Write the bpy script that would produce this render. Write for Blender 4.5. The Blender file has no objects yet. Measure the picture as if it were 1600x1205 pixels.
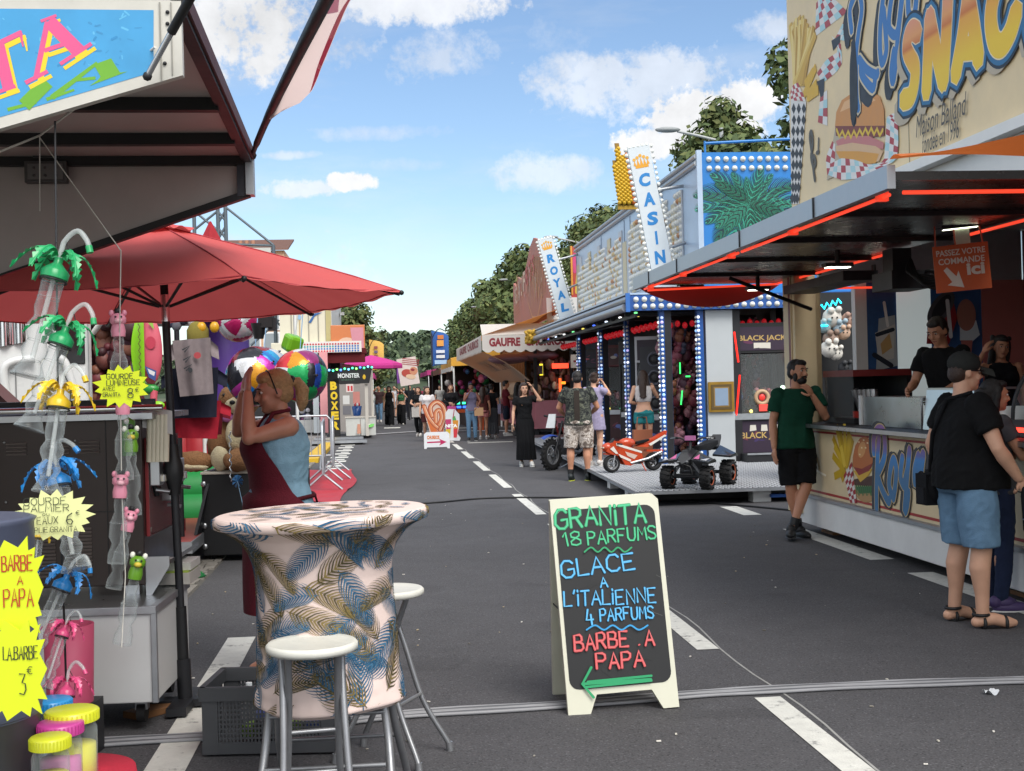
import bpy,bmesh,math,random
from mathutils import Vector,Matrix,noise,Euler
RAD=math.radians
SC=bpy.context.scene
COL=SC.collection
rnd=random.Random(7)
# ------------------------------------------------------------------ camera, sky, sun, exposure
HC=1.62
FPX=2000.0
ROLL=RAD(1.5)
A=RAD(5.63)
cam_d=bpy.data.cameras.new('camera')
cam_d.sensor_width=36.0
cam_d.lens=36.0*FPX/1600.0
cam_d.clip_start=0.05
cam_d.clip_end=5000
cam=bpy.data.objects.new('camera',cam_d)
COL.objects.link(cam)
cam.location=(0,0,HC)
cam.rotation_euler=(Matrix.Rotation(RAD(90),3,'X')@Matrix.Rotation(-ROLL,3,'Z')).to_euler()
SC.camera=cam
SC.view_settings.view_transform='Standard'
SC.view_settings.look='None'
SC.view_settings.gamma=1.0
SC.view_settings.exposure=1.05
SC.cycles.use_denoising=True
SC.cycles.max_bounces=8
SC.cycles.transparent_max_bounces=16
SC.cycles.caustics_reflective=False
SC.cycles.caustics_refractive=False
SUN_EL,SUN_AZ=RAD(50),RAD(150)
sun_d=bpy.data.lights.new('sun','SUN')
sun_d.energy=1.5
sun_d.angle=RAD(32)
sun_d.color=(1.0,0.95,0.87)
sun=bpy.data.objects.new('sun',sun_d)
COL.objects.link(sun)
_sv=Vector((math.sin(SUN_AZ)*math.cos(SUN_EL),math.cos(SUN_AZ)*math.cos(SUN_EL),math.sin(SUN_EL)))
sun.rotation_euler=_sv.to_track_quat('Z','Y').to_euler()
sun.location=(6,-6,30)
def lv(px,py):
 dx,dy=px-800.0,602.5-py
 return(dx*math.cos(ROLL)+dy*math.sin(ROLL),-dx*math.sin(ROLL)+dy*math.cos(ROLL))
W_=bpy.data.worlds.new('World')
SC.world=W_
W_.use_nodes=True
def build_world():
 nt=W_.node_tree
 nt.nodes.clear()
 N,L=nt.nodes,nt.links
 def nd(t,**k):
  n=N.new(t)
  for a,b in k.items():setattr(n,a,b)
  return n
 def mt(op,a,b=None,c=None,clamp=False):
  n=nd('ShaderNodeMath',operation=op,use_clamp=clamp)
  for i,x in enumerate((a,b,c)):
   if x is None:continue
   if isinstance(x,(int,float)):n.inputs[i].default_value=x
   else:L.new(x,n.inputs[i])
  return n.outputs[0]
 out=nd('ShaderNodeOutputWorld')
 bg=nd('ShaderNodeBackground')
 sky=nd('ShaderNodeTexSky',sky_type='NISHITA')
 sky.sun_disc=False
 sky.sun_elevation=SUN_EL
 sky.sun_rotation=SUN_AZ
 sky.air_density=1.0;sky.dust_density=0.3;sky.ozone_density=3.0
 tc=nd('ShaderNodeTexCoord')
 sp=nd('ShaderNodeSeparateXYZ');L.new(tc.outputs['Generated'],sp.inputs[0])
 X,Y,Z=sp.outputs
 ya=mt('MAXIMUM',mt('ABSOLUTE',Y),0.05)
 u=mt('DIVIDE',X,ya);v=mt('DIVIDE',Z,ya)
 # noise for the cloud edges, sampled on the direction
 def nz(scale,detail,rough,sx=1,sz=1,off=0.0):
  m=nd('ShaderNodeMapping');L.new(tc.outputs['Generated'],m.inputs[0])
  m.inputs['Scale'].default_value=(sx,1,sz);m.inputs['Location'].default_value=(off,off,0)
  n=nd('ShaderNodeTexNoise');n.inputs['Scale'].default_value=scale
  n.inputs['Detail'].default_value=detail;n.inputs['Roughness'].default_value=rough
  L.new(m.outputs[0],n.inputs['Vector'])
  return n.outputs['Fac']
 n1=nz(13,9,.62);n2=nz(42,8,.65);n3=nz(5,8,.6,1,4.2,3.1);n4=nz(110,6,.65)
 ns=mt('ADD',mt('MULTIPLY',mt('SUBTRACT',n1,.5),2.6),mt('ADD',mt('MULTIPLY',mt('SUBTRACT',n2,.5),2.0),mt('MULTIPLY',mt('SUBTRACT',n4,.5),1.3)))
 total=None
 # photographed clouds: pixel centre, pixel radii, density, raggedness
 for(px,py,rx,ry,den,rag)in((1105,190,92,58,1.6,1.2),(1020,224,60,24,1.4,1.2),(1160,160,60,40,1.4,1.2),(990,125,190,52,.7,1.6),(900,108,80,30,.6,1.5),(380,50,190,100,1.1,1.2),(640,8,200,34,.95,1.3),(530,75,80,40,.7,1.3),(548,284,40,15,1.1,1.5),(470,296,62,15,.8,1.5),(665,92,70,40,.55,1.7),(730,78,46,36,.55,1.7),(855,270,95,30,.62,1.4),(455,242,50,8,.6,1.2),(590,208,120,14,.5,1.2),(330,440,260,90,.8,1.0),(640,258,80,12,.4,1.2),(880,50,60,36,.35,1.7),(1215,40,60,30,.6,1.4)):
  lx,ly=lv(px,py)
  a=mt('DIVIDE',mt('SUBTRACT',u,lx/FPX),rx/FPX)
  b=mt('DIVIDE',mt('SUBTRACT',v,ly/FPX),ry/FPX)
  r2=mt('ADD',mt('MULTIPLY',a,a),mt('MULTIPLY',b,b))
  m=mt('ADD',mt('SUBTRACT',1.0,r2),mt('MULTIPLY',ns,rag))
  m=mt('MULTIPLY',mt('MULTIPLY',m,den*1.5,clamp=True),min(1.0,den*.9))
  total=m if total is None else mt('MAXIMUM',total,m)
  # thin streaks over the whole sky; unseen cloud behind and overhead added as fill
 st=mt('MULTIPLY',mt('SUBTRACT',n3,.47,clamp=True),2.4,clamp=True)
 st=mt('MULTIPLY',st,.75)
 low=mt('MULTIPLY',mt('SUBTRACT',.17,v),3.2,clamp=True)
 st=mt('ADD',mt('MULTIPLY',st,.6),mt('MULTIPLY',mt('MULTIPLY',st,low),.5),clamp=True)
 total=mt('MAXIMUM',total,st)
 back=mt('MULTIPLY',mt('MAXIMUM',mt('LESS_THAN',Y,0.0),mt('GREATER_THAN',Z,.45)),mt('MULTIPLY',mt('SUBTRACT',n1,.2,clamp=True),3.0,clamp=True))
 total=mt('MAXIMUM',total,back)
 shade=mt('ADD',.86,mt('MULTIPLY',mt('SUBTRACT',n1,.5),.9))
 shade=mt('MULTIPLY',shade,mt('ADD',1.0,mt('MULTIPLY',mt('LESS_THAN',Y,0.0),.75)))  # added cloud behind the camera is brightened further to fill the shade
 cl=nd('ShaderNodeCombineColor')
 L.new(mt('MULTIPLY',shade,CLOUD),cl.inputs[0]);L.new(mt('MULTIPLY',shade,CLOUD*1.01),cl.inputs[1]);L.new(mt('MULTIPLY',shade,CLOUD*1.03),cl.inputs[2])
 mx=nd('ShaderNodeMix',data_type='RGBA')
 L.new(total,mx.inputs['Factor']);L.new(sky.outputs[0],mx.inputs[6]);L.new(cl.outputs[0],mx.inputs[7])
 L.new(mx.outputs[2],bg.inputs['Color'])
 bg.inputs['Strength'].default_value=SKY
 L.new(bg.outputs[0],out.inputs['Surface'])
SKY=0.08
CLOUD=6.4
build_world()
# ------------------------------------------------------------------ pixel / street helpers
CA,SA=math.cos(A),math.sin(A)
def W(t,s,h=0.0):
 return Vector((t*CA-s*SA,t*SA+s*CA,h))
def ray(px,py):
 lx,ly=lv(px,py)
 return Vector((lx/FPX,1.0,ly/FPX))
def at(px,py,Y):
 d=ray(px,py)
 return Vector((d.x*Y,Y,HC+d.z*Y))
def G(px,py,h=0.0):
 d=ray(px,py)
 k=(h-HC)/d.z
 return Vector((d.x*k,k,h))
def TS(p):
 return(p.x*CA+p.y*SA,-p.x*SA+p.y*CA)
def on_t(px,py,t):
 d=ray(px,py)
 k=t/(d.x*CA+d.y*SA)
 return(-d.x*SA+d.y*CA)*k,HC+d.z*k
def on_s(px,py,s):
 d=ray(px,py)
 k=s/(-d.x*SA+d.y*CA)
 return(d.x*CA+d.y*SA)*k,HC+d.z*k
 # ------------------------------------------------------------------ materials
MATS={}
def hexc(h):
 h=h.lstrip('#')
 c=[int(h[i:i+2],16)/255 for i in(0,2,4)]
 return tuple(x/12.92 if x<=.04045 else((x+.055)/1.055)**2.4 for x in c)
def M(name,col,rough=.6,metal=0.0,var=.12,scale=6.0,bump=0.0,bscale=None,emit=0.0,trans=0.0,alpha=1.0,spec=.5,sss=0.0,coat=0.0,transl=0.0,edge=0.0):
 if isinstance(col,str):col=hexc(col)
 m=bpy.data.materials.new(name)
 m.use_nodes=True
 nt=m.node_tree
 b=nt.nodes['Principled BSDF']
 b.inputs['Roughness'].default_value=rough
 b.inputs['Metallic'].default_value=metal
 b.inputs['Specular IOR Level'].default_value=spec
 if coat:b.inputs['Coat Weight'].default_value=coat
 tc=nt.nodes.new('ShaderNodeTexCoord')
 if var>0:
  n=nt.nodes.new('ShaderNodeTexNoise')
  n.inputs['Scale'].default_value=scale;n.inputs['Detail'].default_value=5
  n.inputs['Roughness'].default_value=.65
  nt.links.new(tc.outputs['Object'],n.inputs['Vector'])
  r=nt.nodes.new('ShaderNodeMix');r.data_type='RGBA'
  r.inputs[6].default_value=tuple(max(0,c*(1-var*1.6))for c in col)+(1,)
  r.inputs[7].default_value=tuple(min(1,c*(1+var*1.6))for c in col)+(1,)
  nt.links.new(n.outputs['Fac'],r.inputs['Factor'])
  nt.links.new(r.outputs[2],b.inputs['Base Color'])
  rr=nt.nodes.new('ShaderNodeMapRange')
  rr.inputs['To Min'].default_value=max(0,rough-.12);rr.inputs['To Max'].default_value=min(1,rough+.12)
  nt.links.new(n.outputs['Fac'],rr.inputs['Value']);nt.links.new(rr.outputs[0],b.inputs['Roughness'])
 else:
  b.inputs['Base Color'].default_value=col+(1,)
 if bump:
  n2=nt.nodes.new('ShaderNodeTexNoise')
  n2.inputs['Scale'].default_value=bscale or scale*6;n2.inputs['Detail'].default_value=4
  nt.links.new(tc.outputs['Object'],n2.inputs['Vector'])
  bp=nt.nodes.new('ShaderNodeBump')
  bp.inputs['Strength'].default_value=bump;bp.inputs['Distance'].default_value=.02
  nt.links.new(n2.outputs['Fac'],bp.inputs['Height']);nt.links.new(bp.outputs[0],b.inputs['Normal'])
 if emit:
  b.inputs['Emission Color'].default_value=col+(1,);b.inputs['Emission Strength'].default_value=emit
 if trans:b.inputs['Transmission Weight'].default_value=trans
 if alpha<1:b.inputs['Alpha'].default_value=alpha
 if sss:
  b.inputs['Subsurface Weight'].default_value=sss;b.inputs['Subsurface Radius'].default_value=(.012,.005,.003)
 if transl:
  tr=nt.nodes.new('ShaderNodeBsdfTranslucent');ms=nt.nodes.new('ShaderNodeMixShader')
  tr.inputs[0].default_value=col+(1,);ms.inputs[0].default_value=transl
  nt.links.new(b.outputs[0],ms.inputs[1]);nt.links.new(tr.outputs[0],ms.inputs[2]);nt.links.new(ms.outputs[0],nt.nodes['Material Output'].inputs['Surface'])
 if edge:
  lw=nt.nodes.new('ShaderNodeLayerWeight');lw.inputs[0].default_value=.35;mr=nt.nodes.new('ShaderNodeMapRange')
  mr.inputs['To Min'].default_value=alpha;mr.inputs['To Max'].default_value=edge
  nt.links.new(lw.outputs['Facing'],mr.inputs['Value']);nt.links.new(mr.outputs[0],b.inputs['Alpha'])
 MATS[name]=m
 return m
def mat(name):
 if name in MATS:return MATS[name]
 if name.startswith('#'):
  return M(name,name,.55,var=.06,scale=9)
 if name.startswith('!'):
  return M(name,'#'+name[1:],.3,var=.05,scale=5)
 if name.startswith('~'):
  return M(name,'#'+name[1:],.9,var=.16,scale=18,bump=.25,bscale=140,spec=.2)
 if name.startswith('*'):
  c,e=name[1:].split('@')
  return M(name,'#'+c,.4,var=0,emit=float(e))
 raise KeyError(name)
 # ------------------------------------------------------------------ mesh builder
class MB:
 def __init__(s):s.v=[];s.f=[];s.mi=[];s.sm=[];s.ml=[];s.X=Matrix()
 def mx(s,n):
  if n not in s.ml:s.ml.append(n)
  return s.ml.index(n)
 def add(s,vs,fs,m,smooth=False):
  o=len(s.v);X=s.X;i=s.mx(m)
  s.v+=[X@Vector(p)for p in vs]
  for f in fs:
   s.f.append([o+k for k in f]);s.mi.append(i);s.sm.append(smooth)
  return s
 def box(s,c,d,m,rz=0.0,R=None):
  hx,hy,hz=d[0]/2,d[1]/2,d[2]/2
  vs=[Vector((x,y,z))for z in(-hz,hz)for x,y in((-hx,-hy),(hx,-hy),(hx,hy),(-hx,hy))]
  if R is None and rz:R=Matrix.Rotation(rz,3,'Z')
  if R is not None:vs=[R@p for p in vs]
  c=Vector(c)
  return s.add([p+c for p in vs],[(3,2,1,0),(4,5,6,7),(0,1,5,4),(1,2,6,5),(2,3,7,6),(3,0,4,7)],m)
 def bx(s,x0,x1,y0,y1,z0,z1,m):
  return s.box(((x0+x1)/2,(y0+y1)/2,(z0+z1)/2),(abs(x1-x0),abs(y1-y0),abs(z1-z0)),m)
 def rings(s,rs,m,smooth=True,caps=True,closed=False):
  n=len(rs[0]);vs=[p for r in rs for p in r];fs=[]
  K=len(rs)
  for k in range(K if closed else K-1):
   a,b=k*n,((k+1)%K)*n
   for i in range(n):
    j=(i+1)%n
    fs.append((a+i,a+j,b+j,b+i))
  s.add(vs,fs,m,smooth)
  if caps and not closed:
   s.add(rs[0],[tuple(range(n))[::-1]],m);s.add(rs[-1],[tuple(range(n))],m)
  return s
 def tube(s,pts,r,m,n=8,smooth=True,caps=True,flat=1.0,up=None,closed=False):
  pts=[Vector(p)for p in pts];K=len(pts)
  rs_=r if isinstance(r,(list,tuple))else[r]*K
  out=[];prev=None
  for k in range(K):
   if closed:d=pts[(k+1)%K]-pts[k-1]
   else:d=pts[min(k+1,K-1)]-pts[max(k-1,0)]
   if d.length<1e-9:d=Vector((0,0,1))
   d.normalize()
   if up is not None:a=Vector(up)
   elif prev is not None:a=prev
   else:a=Vector((0,0,1))if abs(d.z)<.9 else Vector((1,0,0))
   x=a-d*a.dot(d)
   if x.length<1e-6:x=d.orthogonal()
   x.normalize();prev=x
   y=d.cross(x)
   out.append([pts[k]+(x*math.cos(2*math.pi*i/n)*flat+y*math.sin(2*math.pi*i/n))*rs_[k]for i in range(n)])
  return s.rings(out,m,smooth,caps,closed)
 def cyl(s,p0,p1,r,m,r1=None,n=16,smooth=True,caps=True):
  return s.tube([p0,p1],[r,r if r1 is None else r1],m,n,smooth,caps)
 def lathe(s,prof,m,c=(0,0,0),n=24,smooth=True,caps=True,R=None):
  c=Vector(c);rs=[]
  for r,z in prof:
   ring=[Vector((r*math.cos(2*math.pi*i/n),r*math.sin(2*math.pi*i/n),z))for i in range(n)]
   rs.append([c+(R@p if R is not None else p)for p in ring])
  return s.rings(rs,m,smooth,caps)
 def ell(s,c,r,m,n=14,R=None,smooth=True):
  if isinstance(r,(int,float)):r=(r,r,r)
  k=max(4,n//2);c=Vector(c);vs=[];fs=[]
  pt=lambda a,b:Vector((r[0]*math.sin(a)*math.cos(b),r[1]*math.sin(a)*math.sin(b),r[2]*math.cos(a)))
  vs.append(Vector((0,0,r[2])))
  for i in range(1,k):
   for j in range(n):vs.append(pt(math.pi*i/k,2*math.pi*j/n))
  vs.append(Vector((0,0,-r[2])))
  for j in range(n):fs.append((0,1+j,1+(j+1)%n))
  for i in range(k-2):
   a,b=1+i*n,1+(i+1)*n
   for j in range(n):fs.append((a+j,b+j,b+(j+1)%n,a+(j+1)%n))
  a=1+(k-2)*n;e=len(vs)-1
  for j in range(n):fs.append((e,a+(j+1)%n,a+j))
  if R is not None:vs=[R@p for p in vs]
  return s.add([p+c for p in vs],fs,m,smooth)
 def poly(s,pts,m):return s.add(pts,[tuple(range(len(pts)))],m)
 def prism(s,pts,d,m,side=None):
  n=len(pts);a=[Vector(p)for p in pts];d=Vector(d);b=[p+d for p in a]
  s.add(a+b,[tuple(range(n))[::-1],tuple(range(n,2*n))],m)
  s.add(a+b,[(i,(i+1)%n,n+(i+1)%n,n+i)for i in range(n)],side or m)
  return s
 def torus(s,c,R,r,m,axis='Z',n=28,k=8,rot=None):
  pts=[]
  for i in range(n):
   a=2*math.pi*i/n
   p={'Z':(math.cos(a),math.sin(a),0),'X':(0,math.cos(a),math.sin(a)),'Y':(math.cos(a),0,math.sin(a))}[axis]
   p=Vector(p)*R
   pts.append(Vector(c)+(rot@p if rot is not None else p))
  return s.tube(pts,r,m,k,closed=True)
 def grid(s,fn,nu,nv,m,smooth=True,thick=0.0):
  vs=[Vector(fn(i/nu,j/nv))for j in range(nv+1)for i in range(nu+1)]
  fs=[(j*(nu+1)+i,j*(nu+1)+i+1,(j+1)*(nu+1)+i+1,(j+1)*(nu+1)+i)for j in range(nv)for i in range(nu)]
  return s.add(vs,fs,m,smooth)
 def mesh(s,name,bevel=0.0,seg=2):
  me=bpy.data.meshes.new(name)
  me.from_pydata([tuple(p)for p in s.v],[],s.f)
  for n in s.ml:me.materials.append(mat(n))
  me.polygons.foreach_set('material_index',s.mi);me.polygons.foreach_set('use_smooth',s.sm)
  me.update()
  if bevel:
   bm=bmesh.new();bm.from_mesh(me)
   es=[e for e in bm.edges if len(e.link_faces)==2 and e.calc_face_angle(0)>.6]
   bmesh.ops.bevel(bm,geom=es,offset=bevel,segments=seg,affect='EDGES',clamp_overlap=True,profile=.5)
   bm.to_mesh(me);bm.free()
  return me
 def build(s,name,parent=None,kind=None,bevel=0.0,label=None,**k):
  return link(name,s.mesh(name,bevel),parent,kind,label,**k)
def link(name,me,parent=None,kind=None,label=None,cat=None,group=None,loc=None,rz=0.0):
 o=bpy.data.objects.new(name,me)
 COL.objects.link(o)
 if parent is not None:o.parent=parent
 if loc is not None:o.location=loc
 if rz:o.rotation_euler=(0,0,rz)
 if kind:o['kind']=kind
 if label:o['label']=label
 if cat:o['category']=cat
 if group:o['group']=group
 return o
def thing(name,label,cat,loc=(0,0,0),rz=0.0,group=None,rot=None):
 o=bpy.data.objects.new(name,None)
 COL.objects.link(o)
 o.empty_display_size=.1
 o.location=loc
 o.rotation_euler=rot if rot is not None else(0,0,rz)
 o['label']=label;o['category']=cat
 if group:o['group']=group
 return o
def kids(o):return[c for c in COL.objects if c.parent==o]
def dup(root,loc,rz=None,label=None,scale=None,rot=None):
 r=root.copy();COL.objects.link(r);r.location=loc
 if rz is not None:r.rotation_euler=(0,0,rz)
 if rot is not None:r.rotation_euler=rot
 if scale:r.scale=(scale,)*3
 if label:r['label']=label
 for c in kids(root):
  d=c.copy();COL.objects.link(d);d.parent=r
  for g in kids(c):
   e=g.copy();COL.objects.link(e);e.parent=d
 return r
 # a throw-away scene in which modifiers and text curves are evaluated
TMP=bpy.data.scenes.new('scratch')
def evaluate(ob):
 TMP.collection.objects.link(ob)
 vl=TMP.view_layers[0];vl.update()
 dg=vl.depsgraph;dg.update()
 me=bpy.data.meshes.new_from_object(ob.evaluated_get(dg))
 TMP.collection.objects.unlink(ob)
 bpy.data.objects.remove(ob)
 return me
_TX={}
def text2d(txt,bold=0.0,shear=0.0):
 key=(txt,bold,shear)
 if key not in _TX:
  cu=bpy.data.curves.new('t','FONT');cu.body=txt;cu.size=1;cu.offset=bold;cu.shear=shear;cu.resolution_u=3
  ob=bpy.data.objects.new('t',cu)
  me=evaluate(ob)
  vs=[(v.co.x,v.co.y)for v in me.vertices];fs=[tuple(p.vertices)for p in me.polygons]
  x0=min(v[0]for v in vs);y0=min(v[1]for v in vs);y1=max(v[1]for v in vs)
  k=1/(y1-y0)
  vs=[((a-x0)*k,(b-y0)*k)for a,b in vs]
  bpy.data.meshes.remove(me)
  _TX[key]=(vs,fs,max(v[0]for v in vs))
 return _TX[key]
GL={'A':'0,0 2,6 4,0|.8,2.2 3.2,2.2','B':'0,0 0,6 2.6,6 3.4,5.2 3.4,4 2.6,3.2 .2,3.2|2.6,3.2 3.8,2.4 3.8,.8 2.8,0 .1,0','C':'3.8,5 3,6 1.2,6 0,4.6 0,1.4 1.2,0 3,0 3.8,1','D':'0,0 0,6 2.2,6 3.8,4.4 3.8,1.6 2.2,0 .1,0','E':'3.6,6 0,6 0,0 3.6,0|.1,3.1 2.8,3.1','F':'3.6,6 0,6 0,0|.1,3.1 2.6,3.1','G':'3.8,5 3,6 1.2,6 0,4.6 0,1.4 1.2,0 3,0 3.9,1 3.9,2.8 2.2,2.8','H':'0,0 0,6|4,0 4,6|0,3 4,3','I':'.3,0 .3,6','i':'.3,0 .3,4.6|.3,5.7 .3,6.3','J':'3,6 3,1.2 2,0 .8,0 0,1','K':'0,0 0,6|3.6,6 .2,2.8 3.8,0','L':'0,6 0,0 3.4,0','M':'0,0 .5,6 2.2,2.4 3.9,6 4.4,0','N':'0,0 0,6 3.8,0 3.8,6','O':'2,6 .6,5.2 0,3 .6,.8 2,0 3.4,.8 4,3 3.4,5.2 2.1,6','P':'0,0 0,6 2.6,6 3.6,5.2 3.6,3.8 2.6,3 .1,3','R':'0,0 0,6 2.6,6 3.6,5.2 3.6,3.8 2.6,3 .1,3|1.8,3 3.8,0','S':'3.6,5.2 2.6,6 1,6 0,5 .4,3.7 3.2,2.5 3.7,1.2 2.8,0 .9,0 0,.8','T':'0,6 4,6|2,6 2,0','U':'0,6 0,1.4 1,0 2.8,0 3.8,1.4 3.8,6','V':'0,6 2,0 4,6','X':'0,6 4,0|4,6 0,0','Y':'0,6 2,3 4,6|2,3 2,0','Z':'0,6 3.8,6 0,0 3.8,0','1':'0,4.4 1.4,6 1.4,0','8':'2,3.2 .5,4 .5,5.4 2,6 3.5,5.4 3.5,4 2,3.2 .2,2 .3,.6 2,0 3.7,.6 3.8,2 2.1,3.2','4':'1.4,6 0,2 3.6,2|2.6,4 2.6,0','6':'3.2,6 1,4.4 .2,2 1,.2 2.8,0 3.6,1.4 2.6,2.8 .6,2.4','3':'.2,6 3.4,6 1.6,3.6 3.2,3 3.6,1.4 2.4,0 .2,.4','e':'3.4,5.4 2,6 .8,4.6 .8,1.4 2,0 3.4,.6|0,3.6 2.6,3.6|0,2.4 2.6,2.4',"'":'.6,6.4 .1,5','.':'.2,.2 .5,.5','-':'0,3 2,3','u':'0,3.4 0,.8 1,0 2.4,.6 2.4,3.4 2.4,0','o':'1.2,3.4 0,2.4 0,.8 1.2,0 2.4,.8 2.4,2.4 1.3,3.4',' ':''}
GW={'I':.6,'i':.6,'1':1.6,"'":.6,'.':.6,' ':1.6,'M':4.4,'L':3.4,'-':2,'u':2.4,'o':2.4}
class Art:
 """Painted artwork: thin layers stacked a fraction of a millimetre apart on a real surface."""
 def __init__(s,mb,o,u,v,step=.0001,base=.002,wrap=None):
  s.mb,s.o,s.u,s.v=mb,Vector(o),Vector(u),Vector(v)
  s.n=s.u.cross(s.v).normalized();s.k=base;s.step=step;s.wrap=wrap;s.ylim=None
 def P(s,x,y,e=0.0):
  if s.wrap:return s.wrap(x,y,s.k+e)
  return s.o+s.u*x+s.v*y+s.n*(s.k+e)
 def poly(s,pts,m):
  s.mb.add([s.P(x,y)for x,y in pts],[tuple(range(len(pts)))],m);s.k+=s.step
 def ell(s,x,y,rx,ry,m,rot=0.0,a0=0.0,a1=360.0,n=28):
  c,q=math.cos(rot),math.sin(rot);pts=[]
  full=a1-a0>=360
  for i in range(n if full else n+1):
   a=RAD(a0+(a1-a0)*i/n);ex,ey=rx*math.cos(a),ry*math.sin(a)
   pts.append((x+ex*c-ey*q,y+ex*q+ey*c))
  s.poly(pts,m)
 def stroke(s,pts,w,m,taper=False,cap=True):
  pts=[Vector((p[0],p[1]))for p in pts]
  q=[pts[0]]
  for p in pts[1:]:
   if(p-q[-1]).length>1e-6:q.append(p)
  pts=q
  if len(pts)<2:return
  ds=[(pts[min(i+1,len(pts)-1)]-pts[max(i-1,0)]).normalized()for i in range(len(pts))]
  K=len(pts);h=w/2
  if cap and not taper:
   e0=pts[0]-ds[0]*h*.8;e1=pts[-1]+ds[-1]*h*.8
   pts=[e0]+pts+[e1];ds=[ds[0]]+ds+[ds[-1]];K+=2
   ww=[h*.55]+[h]*(K-2)+[h*.55]
  else:ww=[h]*K
  if taper:ww=[h*(1-.92*i/(K-1))for i in range(K)]
  vs=[];e=0.0;de=s.step*.9/K
  for p,d,a in zip(pts,ds,ww):
   nx,ny=-d.y,d.x
   vs+=[s.P(p.x-nx*a,p.y-ny*a,e),s.P(p.x+nx*a,p.y+ny*a,e)];e+=de
  s.mb.add(vs,[(2*i,2*i+2,2*i+3,2*i+1)for i in range(K-1)],m)
  s.k+=s.step
 def smooth(s,pts,w,m,taper=False,k=5):
  s.stroke(spline(pts,k),w,m,taper)
 def hand(s,txt,x,y,h,m,w=None,lw=.12,jit=.06,gap=1.1,slant=0.0,rot=0.0,seed=1):
  """hand-lettered capitals from x, baseline y, height h, stretched to width w"""
  r=random.Random(seed);tot=sum(GW.get(c,4)+gap for c in txt)-gap
  kx=(w/tot)if w else h/6;ky=h/6;cx=0.0
  cr,sr=math.cos(rot),math.sin(rot)
  for c in txt:
   dy=r.uniform(-jit,jit)*h
   for stv in GL.get(c,'').split('|'):
    if not stv:continue
    pts=[]
    for q in stv.split():
     a,b=map(float,q.split(','))
     X=(cx+a+r.uniform(-.12,.12)+b*slant)*kx;Y=(b+r.uniform(-.12,.12))*ky+dy
     pts.append((x+X*cr-Y*sr,y+X*sr+Y*cr))
    s.stroke(pts,lw*h,m)
   cx+=GW.get(c,4)+gap
 def text(s,txt,x,y,h,m,w=None,bold=.0,shear=0.0,rot=0.0,rise=0.0):
  vs,fs,tw=text2d(txt,bold,shear)
  k=(w/tw)if w else h;cr,sr=math.cos(rot),math.sin(rot)
  P=[]
  for a,b in vs:
   X,Y=a*k,b*h*(1+rise*a)
   P.append(s.P(x+X*cr-Y*sr,y+X*sr+Y*cr))
  s.mb.add(P,fs,m);s.k+=s.step
  return tw*k
 def frond(s,x,y,ang,ln,m,n=13,curl=.5,wid=.33,lw=.035,m2=None):
  pts=[];a=ang;px,py=x,y
  for i in range(n+1):
   pts.append((px,py,a));a+=curl/n
   px+=math.cos(a)*ln/n;py+=math.sin(a)*ln/n
  pts=[p for p in pts if s.ylim is None or s.ylim[0]<p[1]<s.ylim[1]]
  if len(pts)<3:return
  s.stroke([(p[0],p[1])for p in pts],lw*ln*.5,m2 or m,True)
  for i,(px,py,a)in enumerate(pts):
   if i<1:continue
   f=i/n;L_=ln*wid*(math.sin(math.pi*min(1,f*.8+.22))**.8)
   for sd in(1,-1):
    b=a+sd*(.92-.5*f);b2=b-sd*.28
    q=[(px,py),(px+math.cos(b)*L_*.35,py+math.sin(b)*L_*.35),(px+math.cos(b)*L_*.35+math.cos(b2)*L_*.38,py+math.sin(b)*L_*.35+math.sin(b2)*L_*.38),(px+math.cos(b)*L_*.35+math.cos(b2)*L_*.38+math.cos(b2-sd*.3)*L_*.3,py+math.sin(b)*L_*.35+math.sin(b2)*L_*.38+math.sin(b2-sd*.3)*L_*.3)]
    s.stroke(q,lw*ln,m2 if m2 and i%3==0 else m,True)
def spline(pts,k=5,closed=False):
 pts=[Vector(p)for p in pts];n=len(pts);out=[]
 for i in range(n if closed else n-1):
  if closed:a,b,c,d=pts[i-1],pts[i],pts[(i+1)%n],pts[(i+2)%n]
  else:a,b,c,d=pts[max(i-1,0)],pts[i],pts[i+1],pts[min(i+2,n-1)]
  for j in range(k):
   t=j/k
   out.append(.5*((2*b)+(c-a)*t+(2*a-5*b+4*c-d)*t*t+(3*b-a-3*c+d)*t**3))
 if not closed:out.append(pts[-1])
 return out
 # named materials
M('asphalt',(.068,.069,.076),.88,var=.0,bump=0)
M('cream','#dcc9a2',.5,var=.09,scale=3);M('white_paint','#dfe1e0',.45,var=.1,scale=2.5)
M('steel','#b4b7ba',.3,.9,var=.08,scale=5);M('alu','#a9adb2',.42,.75,var=.12,scale=8)
M('dark_metal','#26272b',.5,.3,var=.15);M('black','#121316',.5,var=.12);M('rubber','#141416',.8,var=.15,scale=20)
M('chrome','#d5d8da',.12,1.0,var=.04);M('glass','#e8f0f2',.06,var=0,trans=.0,alpha=.05,spec=.12)
M('clear_plastic','#b9c2c4',.07,var=0,alpha=.05,spec=1.0,edge=.62);M('straw_clear','#c8cfcf',.2,var=0,alpha=.38)
M('leg_grey','#8e9094',.38,.6,var=.1,scale=12);M('seat_white','#d8d8d0',.45,var=.06,scale=14)
M('wood','#7a5535',.7,var=.3,scale=9);M('dark_wood','#4a3524',.7,var=.3,scale=7)
M('bark','#4d4034',.9,var=.3,scale=9,bump=.6)
M('skin_a','#b98468',.55,var=.13,scale=9);M('skin_b','#c79a80',.55,var=.13,scale=9);M('skin_c','#7a4a38',.5,var=.08,scale=14)
M('skin_tan','#b57d66',.5,var=.15,scale=9)
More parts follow.
